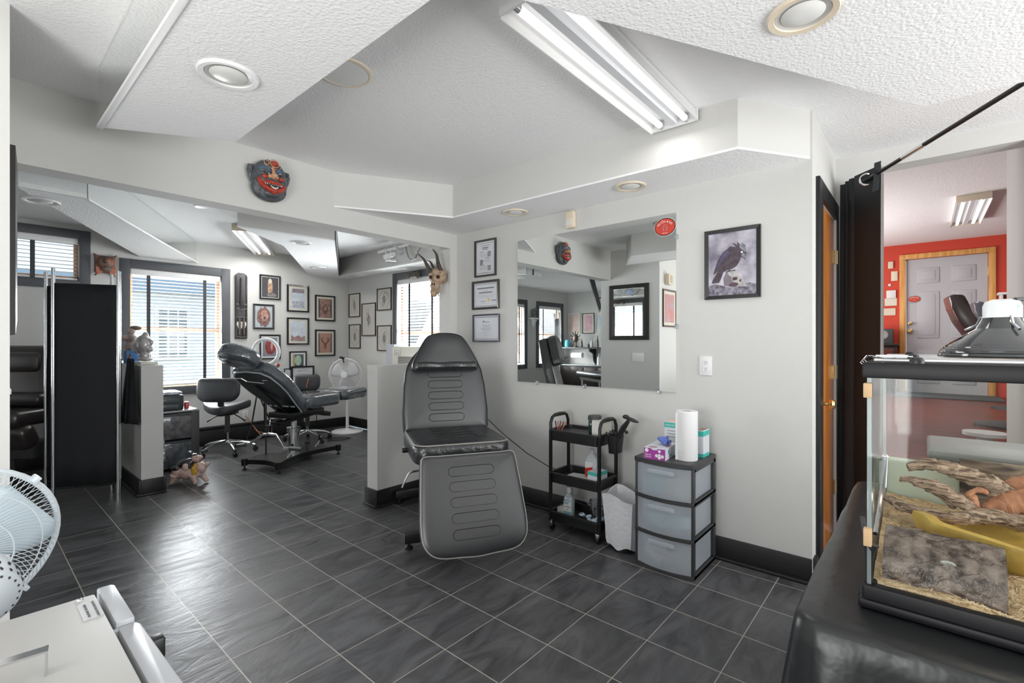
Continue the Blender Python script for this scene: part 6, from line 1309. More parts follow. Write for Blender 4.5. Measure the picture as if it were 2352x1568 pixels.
# figure above the window and window air conditioner
t = thing('gargoyle_figure', 'small dark creature figure on the casing above the air conditioner window', 'figurine', P(957, 632, x=3.95), -PI / 2); m = MB(); m.ell((0, -.05, 0), (.06, .05, .04)); m.ell((-.05, -.08, -.02), (.05, .03, .03)); m.ell((.05, -.02, .01), (.03, .03, .06)); m.tube([(-.02, -.05, .02), (.03, -.04, .06)], [.02, .005], 6); o = part('body', m, mat('dark_clay', (.07, .06, .05), .6, var=.4, vscale=30), t); remesh(o, .006, 2)
a_ = thing('air_conditioner', 'cream window air conditioner behind the black chair headrest', 'air conditioner', (3.86, 5.0, 1.0), 0)
m = MB(); m.bb(3.76, 4.0, 4.62, 5.36, .93, 1.24, .01); part('casing', m, M_CREAM if False else mat('aged_white_plastic', (.62, .60, .52), .45), a_, w=True)
m = MB(False)
for k in range(14): m.bb(3.755, 3.762, 4.66, 5.22, .95 + .012 * k, .956 + .012 * k)
part('grille', m, mat('dim_slot', (.04, .04, .05), .6), a_, w=True)
m = MB(); m.bb(3.752, 3.762, 5.17, 5.33, 1.13, 1.21, .002); part('control_panel', m, mat('pale_panel', (.66, .65, .58), .4), a_, w=True)
m = MB(False)
for i in range(3):
    for j in range(3): m.bb(3.749, 3.753, 5.19 + .04 * i, 5.205 + .04 * i, 1.14 + .022 * j, 1.149 + .022 * j)
part('buttons', m, M_INK, a_, w=True)
m = MB(); m.bb(3.80, 3.99, 5.37, 5.55, .72, 1.27, .004); part('side_filler', m, mat('accordion_panel', (.42, .44, .48), .5), a_, w=True)
# ================================================================== ROOM TWO: STOOLS, HYDRAULIC CHAIR
def stool(name, label, loc, rz, seat_z, back_z, bw_, bh, off=-.20, strap=None):
    t = thing(name, label, 'stool', loc, rz)
    so = densify([( .23 * math.cos(a) * (1 + .10 * math.cos(2 * a)), .21 * math.sin(a) * (1 - .12 * math.cos(2 * a))) for a in [2 * PI * k / 28 for k in range(28)]], .03)
    m = MB(); b2 = MB(); b2.pad(so, .085, Matrix.Translation((0, 0, seat_z - .09)), dome=.2)
    for v in b2.bm.verts: v.co.z += .9 * v.co.x ** 2 - .02 + .15 * max(0, v.co.x) * .3
    m.add(b2.bm.copy()); b2.bm.free(); part('seat', m, M_LEATHER2, t)
    o_ = densify(rrect(bw_, bh, .09, rs=(.11, .05, .05, .11)), .03); Mk = frame_M((0, off, back_z), (1, 0, 0), (0, .12, .99)); b2 = MB(); b2.pad(o_, .07, Mk, dome=.3)
    m = MB()
    for v in b2.bm.verts: v.co.y += .35 * v.co.x ** 2
    m.add(b2.bm.copy()); b2.bm.free(); bk_ = part('backrest', m, M_LEATHER2, t)
    if strap: m = MB(); m.tube([(.03, off + .0, back_z + bh / 2 + .008), (.02, off - .095, back_z + bh * .25), (.0, off - .10, back_z - .02), (.01, off - .07, back_z - bh / 2), (.01, off + .03, back_z - bh / 2)], .006, 8); part('orange_band', m, mat('orange_rubber', (.50, .16, .06), .5), bk_)
    m = MB(); m.bb(-.03, .03, off + .02, off + .05, seat_z - .12, back_z, .004); m.bb(-.09, .09, -.09, .09, seat_z - .13, seat_z - .095, .006); m.bb(-.03, .03, off + .02, 0, seat_z - .13, seat_z - .11, .004); part('back_bracket', m, M_BLACK, t)
    for sx in (-1, 1): m = MB(); m.tube([(sx * .06, 0, seat_z - .12), (sx * .15, -.02, seat_z - .17), (sx * .21, -.03, seat_z - .21)], [.007, .006, .009], 8); part('lever', m, M_BLACK, t)
    m = MB(); m.tube([(0, 0, seat_z - .12), (0, 0, seat_z - .34)], .027, 16); part('cover_tube', m, M_DARK, t); m = MB(); m.tube([(0, 0, seat_z - .32), (0, 0, .10)], .018, 16); part('gas_column', m, M_CHROME, t)
    for k in range(5):
        a = 2 * PI * k / 5 + .35; d = Vector((math.cos(a), math.sin(a), 0)); m = MB(); m.tube([d * .02 + Vector((0, 0, .135)), d * .12 + Vector((0, 0, .125)), d * .22 + Vector((0, 0, .105)), d * .285 + Vector((0, 0, .075))], [.022, .018, .015, .014], 10); lg_ = part('leg', m, M_CHROME, t)
        m = MB(); 
        for s_ in (-1, 1): m.lathe([(0, -.010), (.026, -.008), (.028, 0), (.026, .008), (0, .010)], 16, Matrix.Translation(d * .29 + Vector((-d.y, d.x, 0)) * s_ * .012 + Vector((0, 0, .0285))) @ Matrix.Rotation(a, 4, 'Z') @ Matrix.Rotation(PI / 2, 4, 'X'))
        m.tube([d * .288 + Vector((0, 0, .03)), d * .285 + Vector((0, 0, .075))], .012, 8); part('caster', m, M_BLACK, lg_)
    return t
stool('rolling_stool', 'charcoal leather rolling stool with a chrome five leg base left of the hydraulic chair', (2.05, 6.18, 0), math.radians(-49.2 + 8), .585, .755, .44, .27)
stool('rolling_stool', 'black leather rolling stool with an orange band round its backrest', (2.98, 6.12, 0), math.radians(-49.2 + 20), .54, .76, .32, .23, off=-.05, strap=True)
HC = thing('hydraulic_chair', 'black reclining hydraulic chair wrapped in clear plastic in the second room', 'chair', (2.375, 5.19, 0), math.radians(21.3))
# base plate, concave sided
cs = [(-.44, .235), (-.44, -.235), (.46, -.235), (.46, .235)]
def concave(c, d):
    pts = []
    for k in range(4):
        a, b = Vector(c[k]), Vector(c[(k + 1) % 4]); mid = (a + b) / 2; nrm = -mid.normalized(); L_ = (b - a).length
        for q in range(12): f = q / 12; pts.append(tuple(a + (b - a) * f + nrm * d * L_ * math.sin(PI * f)))
    return pts
m = MB(); m.prism(concave(cs, .13), .045, Matrix.Translation((0, 0, .055))); part('base_plate', m, M_BLACKM, HC)
for x, y in cs:
    m = MB(); m.tube([(x * .97, y * .95, .045), (x * .97, y * .95, .112)], .030, 20); m.tube([(x * .97, y * .95, .012), (x * .97, y * .95, .05)], .008); m.lathe([(0, 0), (.022, 0), (.022, .008), (.008, .014), (0, .014)], 16, Matrix.Translation((x * .97, y * .95, 0))); part('leveling_foot', m, M_BLACKM, HC)
m = MB(); m.lathe([(.058, .10), (.058, .33), (.070, .33), (.072, .375), (.060, .38), (.032, .38), (.032, .47), (0, .47)], 32, Matrix.Translation((.0, 0, 0))); part('hydraulic_column', m, M_CHROME, HC)
m = MB(); m.box((.02, 0, .475), (.55, .14, .03), rot=(0, -.08, 0), bev=.004); m.box((.05, 0, .53), (.50, .30, .06), bev=.006); m.box((-.24, 0, .44), (.22, .10, .012)); m.box((.30, 0, .50), (.34, .20, .05), rot=(0, .25, 0), bev=.004); part('under_frame', m, M_BLACKM, HC)
m = MB(); 
for k in range(60): pass
m.tube([(-.13 + .022 * math.cos(k * .8), .022 * math.sin(k * .8), .47 + k * .0011) for k in range(70)], .0035, 6); part('spring', m, M_CHROME, HC)
m = MB(); m.pad(densify(rrect(.58, .50, .10, cx=.22), .03), .13, Matrix.Translation((0, 0, .585)), dome=.12, wav=.006); part('seat', m, M_WRAP, HC)
m = MB(); m.pad(densify(rrect(.50, .48, .10, cx=.78), .03), .11, Matrix.Translation((0, 0, .600)) @ Matrix.Rotation(-.02, 4, 'Y'), dome=.12, wav=.006); part('leg_rest', m, M_WRAP, HC)
dB = Vector((-.76, 0, .65)).normalized(); MbB = frame_M((-.06, 0, .545), (0, -1, 0), dB)
if MbB.to_3x3() @ Vector((0, 0, 1)) @ Vector((1, 0, 1)) < 0: MbB = frame_M((-.06, 0, .545), (0, 1, 0), dB)
bo2 = densify([(.20, -.02), (.23, .15), (.285, .38), (.29, .52), (.26, .66), (.18, .73), (0, .75), (-.18, .73), (-.26, .66), (-.29, .52), (-.285, .38), (-.23, .15), (-.20, -.02)], .03)
m = MB(); m.pad(bo2, .115, MbB @ Matrix.Translation((0, 0, .015)), dome=.18, wav=.006); bkp = part('backrest', m, M_WRAP, HC)
sh2 = [(x * .86, (y - .36) * .88 + .36) for x, y in bo2]
m = MB(); m.prism(sh2, .02, MbB @ Matrix.Translation((0, 0, -.004)), bev=.003); part('back_shell', m, mat('satin_black', (.010, .011, .014), .4), bkp)
m = MB(); m.tube([MbB @ Vector((x * 1.03, (y - .36) * 1.03 + .36, .004)) for x, y in sh2], .009, 6, closed=True); m.tube([MbB @ Vector((-.17, .13, -.006)), MbB @ Vector((.17, .13, -.006))], .009, 6); part('gathered_wrap_edge', m, mat('milky_wrap', (.42, .45, .48), .25, bump=.006, bscale=70), bkp)
m = MB(); m.tube([MbB @ Vector((.05, .50, -.01)), Vector((-.22, -.05, .62)), Vector((-.05, -.05, .47))], .014, 10); m.tube([MbB @ Vector((-.12, .14, -.01)), (-.02, .12, .5)], .012); m.tube([MbB @ Vector((.12, .14, -.01)), (-.02, -.12, .5)], .012); part('recline_strut', m, M_BLACKM, HC)
m = MB(); m.tube([MbB @ Vector((.20, .63, -.018)), MbB @ Vector((.12, .63, -.018)), MbB @ Vector((.09, .58, -.018)), MbB @ Vector((-.12, .56, -.018)), MbB @ Vector((-.14, .61, -.018)), MbB @ Vector((-.20, .61, -.018))], .006, 8); part('headrest_bracket', m, M_CHROME, HC)
dH = Vector((-.80, 0, .42)).normalized(); MhB = frame_M((-.50, 0, 1.125), (0, -1, 0), dH)
ho2 = densify([(.19 * math.cos(a), .17 + .19 * math.sin(a)) for a in [2 * PI * k / 24 for k in range(24)]], .03)
m = MB(); m.pad(ho2, .11, MhB, dome=.2, wav=.006); hdp = part('headrest', m, M_WRAP, HC)
m = MB(); m.prism([(x * .80, (y - .17) * .80 + .17) for x, y in ho2], .012, MhB @ Matrix.Translation((0, 0, -.008))); part('headrest_shell', m, MATS['satin_black'], hdp)
m = MB(); m.tube([MhB @ Vector((x * .84, (y - .17) * .84 + .17, -.008)) for x, y in ho2], .008, 6, closed=True); m.tube([MhB @ Vector((-.06, .31, -.010)), MhB @ Vector((-.05, .20, -.012)), MhB @ Vector((-.09, .05, -.010))], .008, 6); m.tube([MhB @ Vector((.07, .32, -.010)), MhB @ Vector((.04, .20, -.012)), MhB @ Vector((.08, .04, -.010))], .008, 6); part('gathered_wrap_edge', m, MATS['milky_wrap'], hdp)
for px, py in ((639, 838), (653, 867)):
    q = P(px, py, x=2.19); m = MB(); m.ell(q, (.02, .02, .02), sub=2); part('red_knob', m, mat('red_knob_plastic', (.42, .05, .02), .4), HC, w=True)
m = MB(); F1, F2, F3, F4, F5, F6 = (P(546, 1023, x=1.95), P(572, 1020, x=1.98), P(604, 998, x=2.02), P(636, 998, x=2.05), P(654, 1028, x=2.02), P(686, 1031, x=2.06)); m.tube([F1, F2, F3, F3 * .5 + F4 * .5 + Vector((0, 0, .01)), F4, F5, F6], .013, 10); m.tube([P(620, 998, x=2.05), P(622, 965, x=2.15)], .016, 8); fb = part('foot_bar', m, M_CHROME, HC, w=True)
for a, b in ((F1, F2), (F5, F6)): m = MB(); m.tube([a + (a - b).normalized() * .0, a * .25 + b * .75], .021, 12) if a is F1 else m.tube([a * .6 + b * .4, b + (b - a).normalized() * .05], .021, 12); part('grip', m, M_DARK, fb, w=True)
for (x, y) in ((-.22, -.13), (.30, -.02)):
    m = MB(); m.tube([(x, y, .10), (x + .01, y, .115), (x + .05, y - .01, .15), (x + .055, y - .01, .17)], .007, 8); pd = part('pedal', m, M_CHROME, HC); m = MB(); m.tube([(x + .055, y - .01, .165), (x + .057, y - .01, .235)], [.011, .014], 10); part('pedal_grip', m, M_BLACK, pd)
rl = thing('ring_lamp', 'white ring lamp on a thin stand behind the wrapped headrest', 'lamp', (2.35, 5.75, 0), math.radians(-49)); q = P(611, 808, x=2.28); rc_ = q
m = MB(); m.tube(torus_pts(rc_, .145, RT, (0, 0, 1), 40), .020, 10, closed=True); part('ring', m, M_WHITE, rl, w=True)
m = MB(); m.tube([rc_ + Vector((0, 0, -.15)), rc_ + Vector((-.0, 0, -.5)), (rc_.x, rc_.y, .02)], .010, 8); m.lathe([(0, 0), (.12, 0), (.12, .012), (0, .02)], 20, Matrix.Translation((rc_.x, rc_.y, 0))); part('stand', m, M_DARK, rl, w=True)
t = thing('arm_rest_stand', 'black tripod stand behind the left rolling stool', 'stand', (2.35, 6.35, 0)); m = MB(); a0, a1, a2 = P(590, 905, y=6.3), P(578, 975, y=6.3), P(566, 1012, y=6.3); m.tube([a0, a1, a2], .010, 8); m.tube([P(598, 915, y=6.35), P(622, 970, y=6.35)], .008); m.tube([P(607, 915, y=6.4), P(608, 985, y=6.4)], .010); part('stand_rod', m, M_BLACKM, t, w=True)
t = thing('subwoofer_box', 'small black box on the floor by the far corner', 'box', P(719, 985, z=0) + Vector((.15, .2, 0)), -.2); m = MB(); m.box((0, 0, .14), (.26, .22, .28), bev=.01); part('cabinet', m, M_DARK, t)
m = MB(False)
for k in range(6): m.bb(-.11, .11, -.113, -.110, .04 + .03 * k, .05 + .03 * k)
part('vent', m, M_INKB, t)
t = thing('plant_stand', 'thin black wire legged table by the far white fan', 'side table', (3.22, 6.58, 0))
for a in range(3): 
    m = MB(); m.tube([(.10 * math.cos(a * 2.1), .10 * math.sin(a * 2.1), .56), (.13 * math.cos(a * 2.1), .13 * math.sin(a * 2.1), .0)], .006, 8); part('leg', m, M_BLACKM, t)
m = MB(); m.lathe([(0, .56), (.14, .56), (.14, .572), (0, .572)], 24); part('top', m, M_BLACKM, t)
m = MB(); m.tube([P(742, 1004, z=.01), P(760, 1006, z=.01), P(790, 1004, z=.01), P(806, 1005, z=.01), P(790, 1009, z=.01), P(752, 1012, z=.01)], .006, 6); solo('floor_cable', m, M_INKB, 'black cable on the floor right of the hydraulic chair base', 'cable')
m = MB(); m.tube([P(565, 955, y=6.82), P(580, 975, y=6.6), P(600, 1000, y=6.2)], .004, 6); m.tube([P(568, 958, y=6.82), P(590, 990, y=6.5), P(615, 995, y=6.0)], .003, 6); solo('power_cables', m, mat('orange_cord', (.35, .12, .05), .5), 'thin cords hanging from the wall outlet under the window', 'cord')
outlet('wall_outlet', (P(563, 952, y=FYW).x, FYW, P(563, 952, y=FYW).z), 0, 'double outlet low on the far wall behind the stool')
# ================================================================== ROOM TWO LEFT: SCREEN, PIER TOP, DRAWERS, PIG
def screen(name, label, pts, zt_=1.89, zb=.13, zc_=1.765, extra=True):
    t = thing(name, label, 'folding screen', (pts[0][0], pts[0][1], 0))
    for (a, b) in pts_pairs(pts):
        a = Vector((*a, 0)); b = Vector((*b, 0)); d = (b - a).normalized()
        bm = bmesh.new(); G_ = []
        for i in range(13):
            f = i / 12; row = []
            for j in range(9): z = zb + (zc_ - zb) * j / 8; p = a + (b - a) * (.02 + .96 * f); nn = Vector((-d.y, d.x, 0)) * (.006 * math.sin(f * PI * 2.3 + j * .3) + (.008 * math.sin(f * 14) if j < 2 else 0)); row.append(bm.verts.new(p + nn + Vector((0, 0, z + (.008 * math.sin(f * 9) if j == 0 else 0)))))
            G_.append(row)
        for i in range(12):
            for j in range(8): bm.faces.new((G_[i][j], G_[i + 1][j], G_[i + 1][j + 1], G_[i][j + 1]))
        m = MB(); m.add(bm); pn = part('fabric_panel', m, M_FABRIC, t, w=True, angle=80); sd_ = pn.modifiers.new('t', 'SOLIDIFY'); sd_.thickness = .003
        m = MB(); m.tube([a + Vector((0, 0, zc_)), b + Vector((0, 0, zc_))], .008); m.tube([a + Vector((0, 0, zb)), b + Vector((0, 0, zb))], .008); part('cross_bar', m, M_FABRIC, t, w=True)
        for p in (a, b): m = MB(); m.tube([p, p + Vector((0, 0, zt_))], .0125, 16); part('post', m, M_CHROME, t, w=True)
    return t
def pts_pairs(p): return list(zip(p[::2], p[1::2]))
screen('folding_screen', 'black fabric folding screen on chrome posts left of the half wall', [(.485, 5.25), (.855, 5.05), (.872, 5.085), (.500, 5.40), (.470, 5.56), (.862, 5.34)])
screen('folding_screen', 'second black folding screen, seen only in the wall mirror', [(-2.45, 6.05), (-2.10, 5.80), (-2.08, 5.76), (-1.80, 5.45)])
t = thing('hanging_apron', 'black apron hanging against the left face of the half wall', 'apron', (.96, 5.30, .60)); m = MB(); bm = bmesh.new(); G_ = []
for i in range(21):
    f = i / 20; row = []
    for j in range(10): g_ = j / 9; row.append(bm.verts.new((.955 + .022 * math.sin(f * 17 + g_) * (.3 + g_), 5.12 + (f - .5) * (.20 + .22 * g_) + .06 * g_, 1.16 - .56 * g_ + .015 * math.sin(f * 6) * g_)))
    G_.append(row)
for i in range(20):
    for j in range(9): bm.faces.new((G_[i][j], G_[i + 1][j], G_[i + 1][j + 1], G_[i][j + 1]))
m.add(bm); o = part('cloth', m, M_FABRIC, t, w=True, angle=80); sd_ = o.modifiers.new('t', 'SOLIDIFY'); sd_.thickness = .003
HT = 1.101
q = P(306, 834, x=1.06); t = thing('blue_cup', 'blue square cup on top of the left half wall', 'cup', (1.05, 5.62, HT), .3); m = MB(); m.box((0, 0, .06), (.09, .09, .12), bev=.008); part('cup', m, mat('bright_blue_plastic', (.02, .14, .38), .35), t)
t = thing('bust_figure', 'small bare chested torso figure behind the blue cup on the half wall', 'figurine', (1.08, 5.78, HT)); m = MB(); m.ell((0, 0, .14), (.05, .045, .08)); m.ell((0, 0, .23), (.045, .04, .05)); m.ell((-.05, 0, .24), (.03, .03, .03)); m.ell((.05, 0, .22), (.05, .025, .025), rot=(0, .5, 0)); m.ell((.0, 0, .31), (.032, .032, .04)); m.tube([(.05, 0, .22), (.10, 0, .17)], .018); m.box((0, 0, .03), (.10, .09, .06)); o = part('torso', m, mat('skin_tone_resin', (.46, .34, .28), .4, col2=(.16, .14, .14), vscale=12, var=.2), t); remesh(o, .006, 3)
m = MB(); m.ell((.03, .0, .335), (.05, .035, .022)); part('cap', m, mat('brown_hat', (.12, .08, .06), .6), t)
t = thing('bagged_bust', 'silver grey head shaped figure wrapped in clear plastic on the half wall', 'figurine', (1.08, 5.26, HT + .028), math.radians(-49)); m = MB(); m.ell((-.01, 0, .15), (.065, .06, .09)); m.ell((.045, 0, .17), (.03, .02, .03)); m.ell((.04, 0, .11), (.03, .03, .03)); m.ell((-.06, 0, .13), (.035, .05, .07)); m.ell((0, 0, .05), (.045, .045, .05)); m.ell((0, 0, .02), (.065, .055, .02)); m.tube([(0, 0, .22), (.01, 0, .26)], [.03, .015]); o = part('head', m, mat('silver_wrapped', (.40, .38, .38), .25, bump=.012, bscale=26, coat=.8, metal=.3), t); remesh(o, .005, 1)
m = MB(); m.box((1.08, 5.26, HT + .013), (.13, .20, .025), rot=(0, 0, .1), bev=.003); solo('flat_carton', m, mat('cream_card', (.66, .64, .58), .7), 'flat cream carton under the wrapped head figure', 'box')
m = MB()
for k in range(4): m.ell((1.02 + .012 * (k % 2), 5.515 + .008 * k, HT + .012 + .022 * k), (.013, .012, .014), sub=2)
solo('trinket', m, mat('red_brown_trinket', (.25, .06, .05), .5, col2=(.1, .1, .1), vscale=30, var=.2), 'small dark red trinket beside the blue cup', 'trinket')
rk = thing('drawer_cabinet', 'black plastic drawer cabinet with clear fronts beside the half wall', 'drawer unit', (1.45, 5.88, 0)); rx0, rx1, ry0, ry1 = 1.20, 1.635, 5.72, 6.06
m = MB(); m.bb(rx0, rx1, ry0, ry1, .585, .605, .006); part('top', m, mat('grey_shiny_top', (.30, .31, .32), .2), rk, w=True)
m = MB(); m.bb(rx0, rx0 + .02, ry0 + .005, ry1, 0, .585); part('side_panel', m, M_DARK, rk, w=True)
m = MB(); m.bb(rx1 - .075, rx1, ry0 + .002, ry1, 0, .585, .006); part('side_panel', m, M_DARK, rk, w=True)
m = MB(); m.bb(rx0 + .02, rx1 - .075, ry1 - .02, ry1, 0, .585); part('back_panel', m, M_DARK, rk, w=True)
for z0, z1, mm_ in ((.32, .575, mat('tools_behind_plastic', (.16, .14, .14), .3, col2=(.05, .06, .07), vscale=22, var=.3, coat=.6)), (.03, .30, mat('supplies_behind_plastic', (.10, .12, .14), .3, col2=(.035, .04, .045), vscale=18, var=.3, coat=.6))):
    m = MB(); m.bb(rx0 + .02, rx1 - .075, ry0 - .012, ry0 + .3, z0, z1, .008); dd_ = part('drawer', m, mm_, rk, w=True)
    m = MB(); m.bb(rx0 + .03, rx1 - .085, ry0 - .018, ry0 - .010, z1 - .02, z1 - .002, .002); part('drawer_edge', m, M_DARK, dd_, w=True)
t = thing('organizer_box', 'small dark slotted organizer box on the black drawer cabinet', 'organizer', (1.36, 5.86, .606)); m = MB(); m.bb(1.18, 1.50, 5.74, 5.98, .607, .76, .008); part('case', m, mat('smoky_plastic', (.035, .038, .042), .3), t, w=True)
for z in (.625, .685): m = MB(); m.bb(1.21, 1.46, 5.732, 5.741, z, z + .045, .003); part('slot_cover', m, mat('smoky_window', (.07, .085, .09), .2), t, w=True)
m = MB(); m.box((1.34, 5.86, .775), (.30, .22, .022), bev=.008); m.box((1.36, 5.84, .795), (.24, .18, .012), rot=(.05, .03, .1), bev=.004); solo('foil_packets', m, mat('foil', (.52, .56, .60), .2, metal=.8, bump=.01, bscale=30), 'silver foil packets on top of the organizer box', 'packets')
t = thing('spray_bottle', 'pale aqua squeeze bottle on the foil packets by the half wall', 'bottle', (1.29, 5.80, .802)); m = MB(); m.lathe([(0, 0), (.035, 0), (.038, .01), (.036, .11), (.026, .15), (.018, .165), (0, .165)], 24); part('bottle_body', m, mat('aqua_plastic', (.30, .60, .62), .2, coat=.6), t); m = MB(); m.lathe([(.019, .163), (.020, .19), (0, .192)], 20); part('cap', m, mat('pale_cap', (.55, .62, .62), .3), t)
m = MB(); m.lathe([(0, 0), (.022, 0), (.022, .05), (.018, .07), (0, .075)], 16, Matrix.Translation((1.55, 5.84, .606))); solo('red_candle', m, mat('red_translucent', (.50, .05, .06), .2, coat=.6), 'small red candle jar right of the organizer box', 'candle')
m = MB(); bm = bmesh.new(); G_ = []
for i in range(5):
    row = []
    for j in range(14): z = .56 - j * .035; row.append(bm.verts.new((1.26 + .05 * i / 4 + .004 * j * .6 + .004 * math.sin(j * 1.3), 5.70 + .004 * math.sin(i * 2 + j * 1.1), z)))
    G_.append(row)
for i in range(4):
    for j in range(13): bm.faces.new((G_[i][j], G_[i + 1][j], G_[i + 1][j + 1], G_[i][j + 1]))
m.add(bm); o = solo('foil_strip', m, MATS['foil'], 'silver foil strip hanging down the front of the black drawer cabinet', 'foil'); sd_ = o.modifiers.new('t', 'SOLIDIFY'); sd_.thickness = .002
# pig figurine
pg = thing('pig_figurine', 'pink pig figurine carrying a black jacketed pig on its back', 'figurine', (1.375, 5.10, 0), math.radians(-49.2)); MPK = mat('pink_ceramic', (.66, .47, .41), .3, coat=.4)
m = MB(); m.ell((0, 0, .105), (.125, .062, .062)); m.ell((-.09, 0, .11), (.06, .06, .062)); m.ell((.11, 0, .15), (.05, .045, .05)); m.ell((.155, 0, .175), (.03, .022, .022), rot=(0, -.4, 0)); m.ell((.178, 0, .187), (.012, .018, .018))
for x, y, dx in ((-.11, -.04, -.03), (-.10, .04, -.01), (.06, -.04, .03), (.08, .04, .06)): m.tube([(x, y, .09), (x + dx * .5, y, .05), (x + dx, y, .012)], [.035, .022, .018], 10)
m.tube([(.10, -.03, .19), (.11, -.04, .215)], [.016, .005], 6); m.tube([(.10, .03, .19), (.11, .04, .215)], [.016, .005], 6)
o = part('lower_pig', m, MPK, pg); remesh(o, .006, 3)
m = MB(); m.ell((-.03, 0, .19), (.085, .05, .045), rot=(0, -.25, 0)); m.ell((.05, -.045, .165), (.04, .015, .018), rot=(0, .4, 0)); m.ell((-.10, -.04, .15), (.04, .025, .025)); o = part('black_jacket', m, mat('glossy_black_ceramic', (.015, .015, .017), .15, coat=1), pg); remesh(o, .006, 3)
m = MB(); m.ell((.065, 0, .235), (.04, .035, .036)); m.ell((.105, 0, .245), (.022, .018, .017)); m.tube([(.05, -.02, .26), (.05, -.03, .285)], [.014, .004], 6); m.ell((.0, -.05, .165), (.03, .02, .035)); m.ell((-.13, -.03, .06), (.025, .02, .05)); o = part('upper_pig', m, MPK, pg); remesh(o, .005, 3)
m = MB(); m.ell((.045, 0, .268), (.036, .034, .014)); m.ell((.02, 0, .285), (.03, .03, .012), rot=(0, .5, 0)); part('cap', m, MATS['glossy_black_ceramic'], pg)
m = MB(); m.tube([(.075, -.05, .10), (.072, -.05, .15), (.085, -.02, .19)], [.016, .022, .016], 8); m.ell((.08, -.052, .125), (.026, .012, .03)); part('yellow_scarf', m, mat('yellow_glaze', (.62, .36, .04), .3), pg)
for x, y in ((.165, -.012), (.112, -.012)): m = MB(); m.ell((x - .02, -.036, .195 if x > .15 else .252), (.005, .003, .005), sub=2); part('eye', m, M_INKB, pg)
# black massage recliner at far left
bd = thing('massage_recliner', 'black reclining treatment chair behind the chrome post of the screen', 'chair', (.16, 6.32, 0), math.radians(-49.2)); ML2 = mat('dark_brown_leather', (.028, .024, .023), .28, spec=.7)
def cush(nm, cx, cy, cz, sx, sy, sz, rot=(0, 0, 0)): mm = MB(); mm.box((cx, cy, cz), (sx, sy, sz), rot=rot, bev=min(sx, sy, sz) * .42, seg=4); part(nm, mm, ML2, bd)
cush('backrest', .20, .08, .96, .72, .20, .62, (-.15, 0, 0)); cush('headrest', .20, .02, 1.12, .56, .12, .18)
cush('armrest', .22, -.05, .80, .75, .20, .12); cush('seat', .20, -.10, .66, .80, .50, .15); cush('leg_rest', .20, -.22, .50, .85, .16, .22, (.4, 0, 0))
m = MB(); m.bb(-.1, .5, -.1, .15, .28, .42, .01); m.tube([(.2, 0, .04), (.2, 0, .3)], .04); m.box((.2, 0, .03), (.7, .5, .04), bev=.01); part('base', m, M_DARK, bd)
m = MB(); m.tube([(.05, -.30, .36), (.42, -.34, .30), (.50, -.34, .33)], .010, 8); m.tube([(.05, -.30, .27), (.48, -.36, .28)], .010, 8); part('footrest_bar', m, M_CHROME, bd)
m = MB(); m.tube([(.25, -.17, .64), (.34, -.19, .64), (.42, -.17, .64)], .005, 6); part('chrome_pull', m, M_CHROME, bd)
# ================================================================== THINGS ONLY SEEN IN THE WALL MIRROR
def PM(px, py, x=None, y=None):
    if x is not None: q = P(px, py, x=5.96 - x); return Vector((x, q.y, q.z))
    q = P(px, py, y=y); return Vector((5.96 - q.x, q.y, q.z))
XL = -4.15
for i, (a, b, z0_, z1_, mt_, c1_, c2_, lb) in enumerate(((1306, 1334, 767, 719, M_PAPER, (.66, .42, .38), (.72, .62, .58), 'pale pink print in a white frame, left of three in the mirror reflection'), (1338, 1365, 766, 719, M_FRAME, (.62, .38, .40), (.42, .26, .32), 'pink print in a black frame, middle of three in the mirror reflection'), (1369, 1396, 763, 717, M_PAPER, (.35, .55, .66), (.62, .68, .72), 'pale blue print in a white frame, right of three in the mirror reflection'))):
    ya, yb = PM(a, 740, x=XL).y, PM(b, 740, x=XL).y; zz0, zz1 = PM((a + b) / 2, z0_, x=XL).z, PM((a + b) / 2, z1_, x=XL).z
    picture('framed_print', lb, 'X', XL, (min(ya, yb), max(ya, yb), zz0, zz1), .018, mt_, art_noise('mir%d' % i, c1_, c2_, 9), matw=.04)
ct_ = thing('wall_counter', 'black wall shelf with curved brackets, seen in the wall mirror', 'shelf', (-4.0, 6.1, 1.14)); m = MB(); m.bb(-4.148, -3.80, 5.3, 6.80, 1.14, 1.175, .004); part('shelf_board', m, M_BLACK, ct_, w=True)
for y in (5.5, 6.05): m = MB(); m.prism([(0, 0), (.30, 0), (.28, -.06), (.12, -.12), (.08, -.30), (0, -.38)], .03, frame_M((-4.148, y, 1.14), (1, 0, 0), (0, 0, 1))); part('bracket', m, M_BLACK, ct_, w=True)
cb_ = thing('base_cabinet', 'dark base cabinet with a glass top under the wall shelf, seen in the wall mirror', 'cabinet', (-3.9, 6.1, 0)); m = MB(); m.bb(-4.148, -3.65, 5.3, 6.80, 0.02, .74, .004); part('cabinet_body', m, M_DARK, cb_, w=True); m = MB(); m.bb(-4.148, -3.62, 5.28, 6.82, .741, .76, .003); part('top', m, mat('pale_glass_top', (.5, .54, .55), .1), cb_, w=True)
for k in range(4): m = MB(); y = 5.33 + .37 * k; m.bb(-3.652, -3.64, y, y + .34, .06, .70, .003); part('door', m, mat('dark_brown_door', (.035, .028, .026), .3), cb_, w=True)
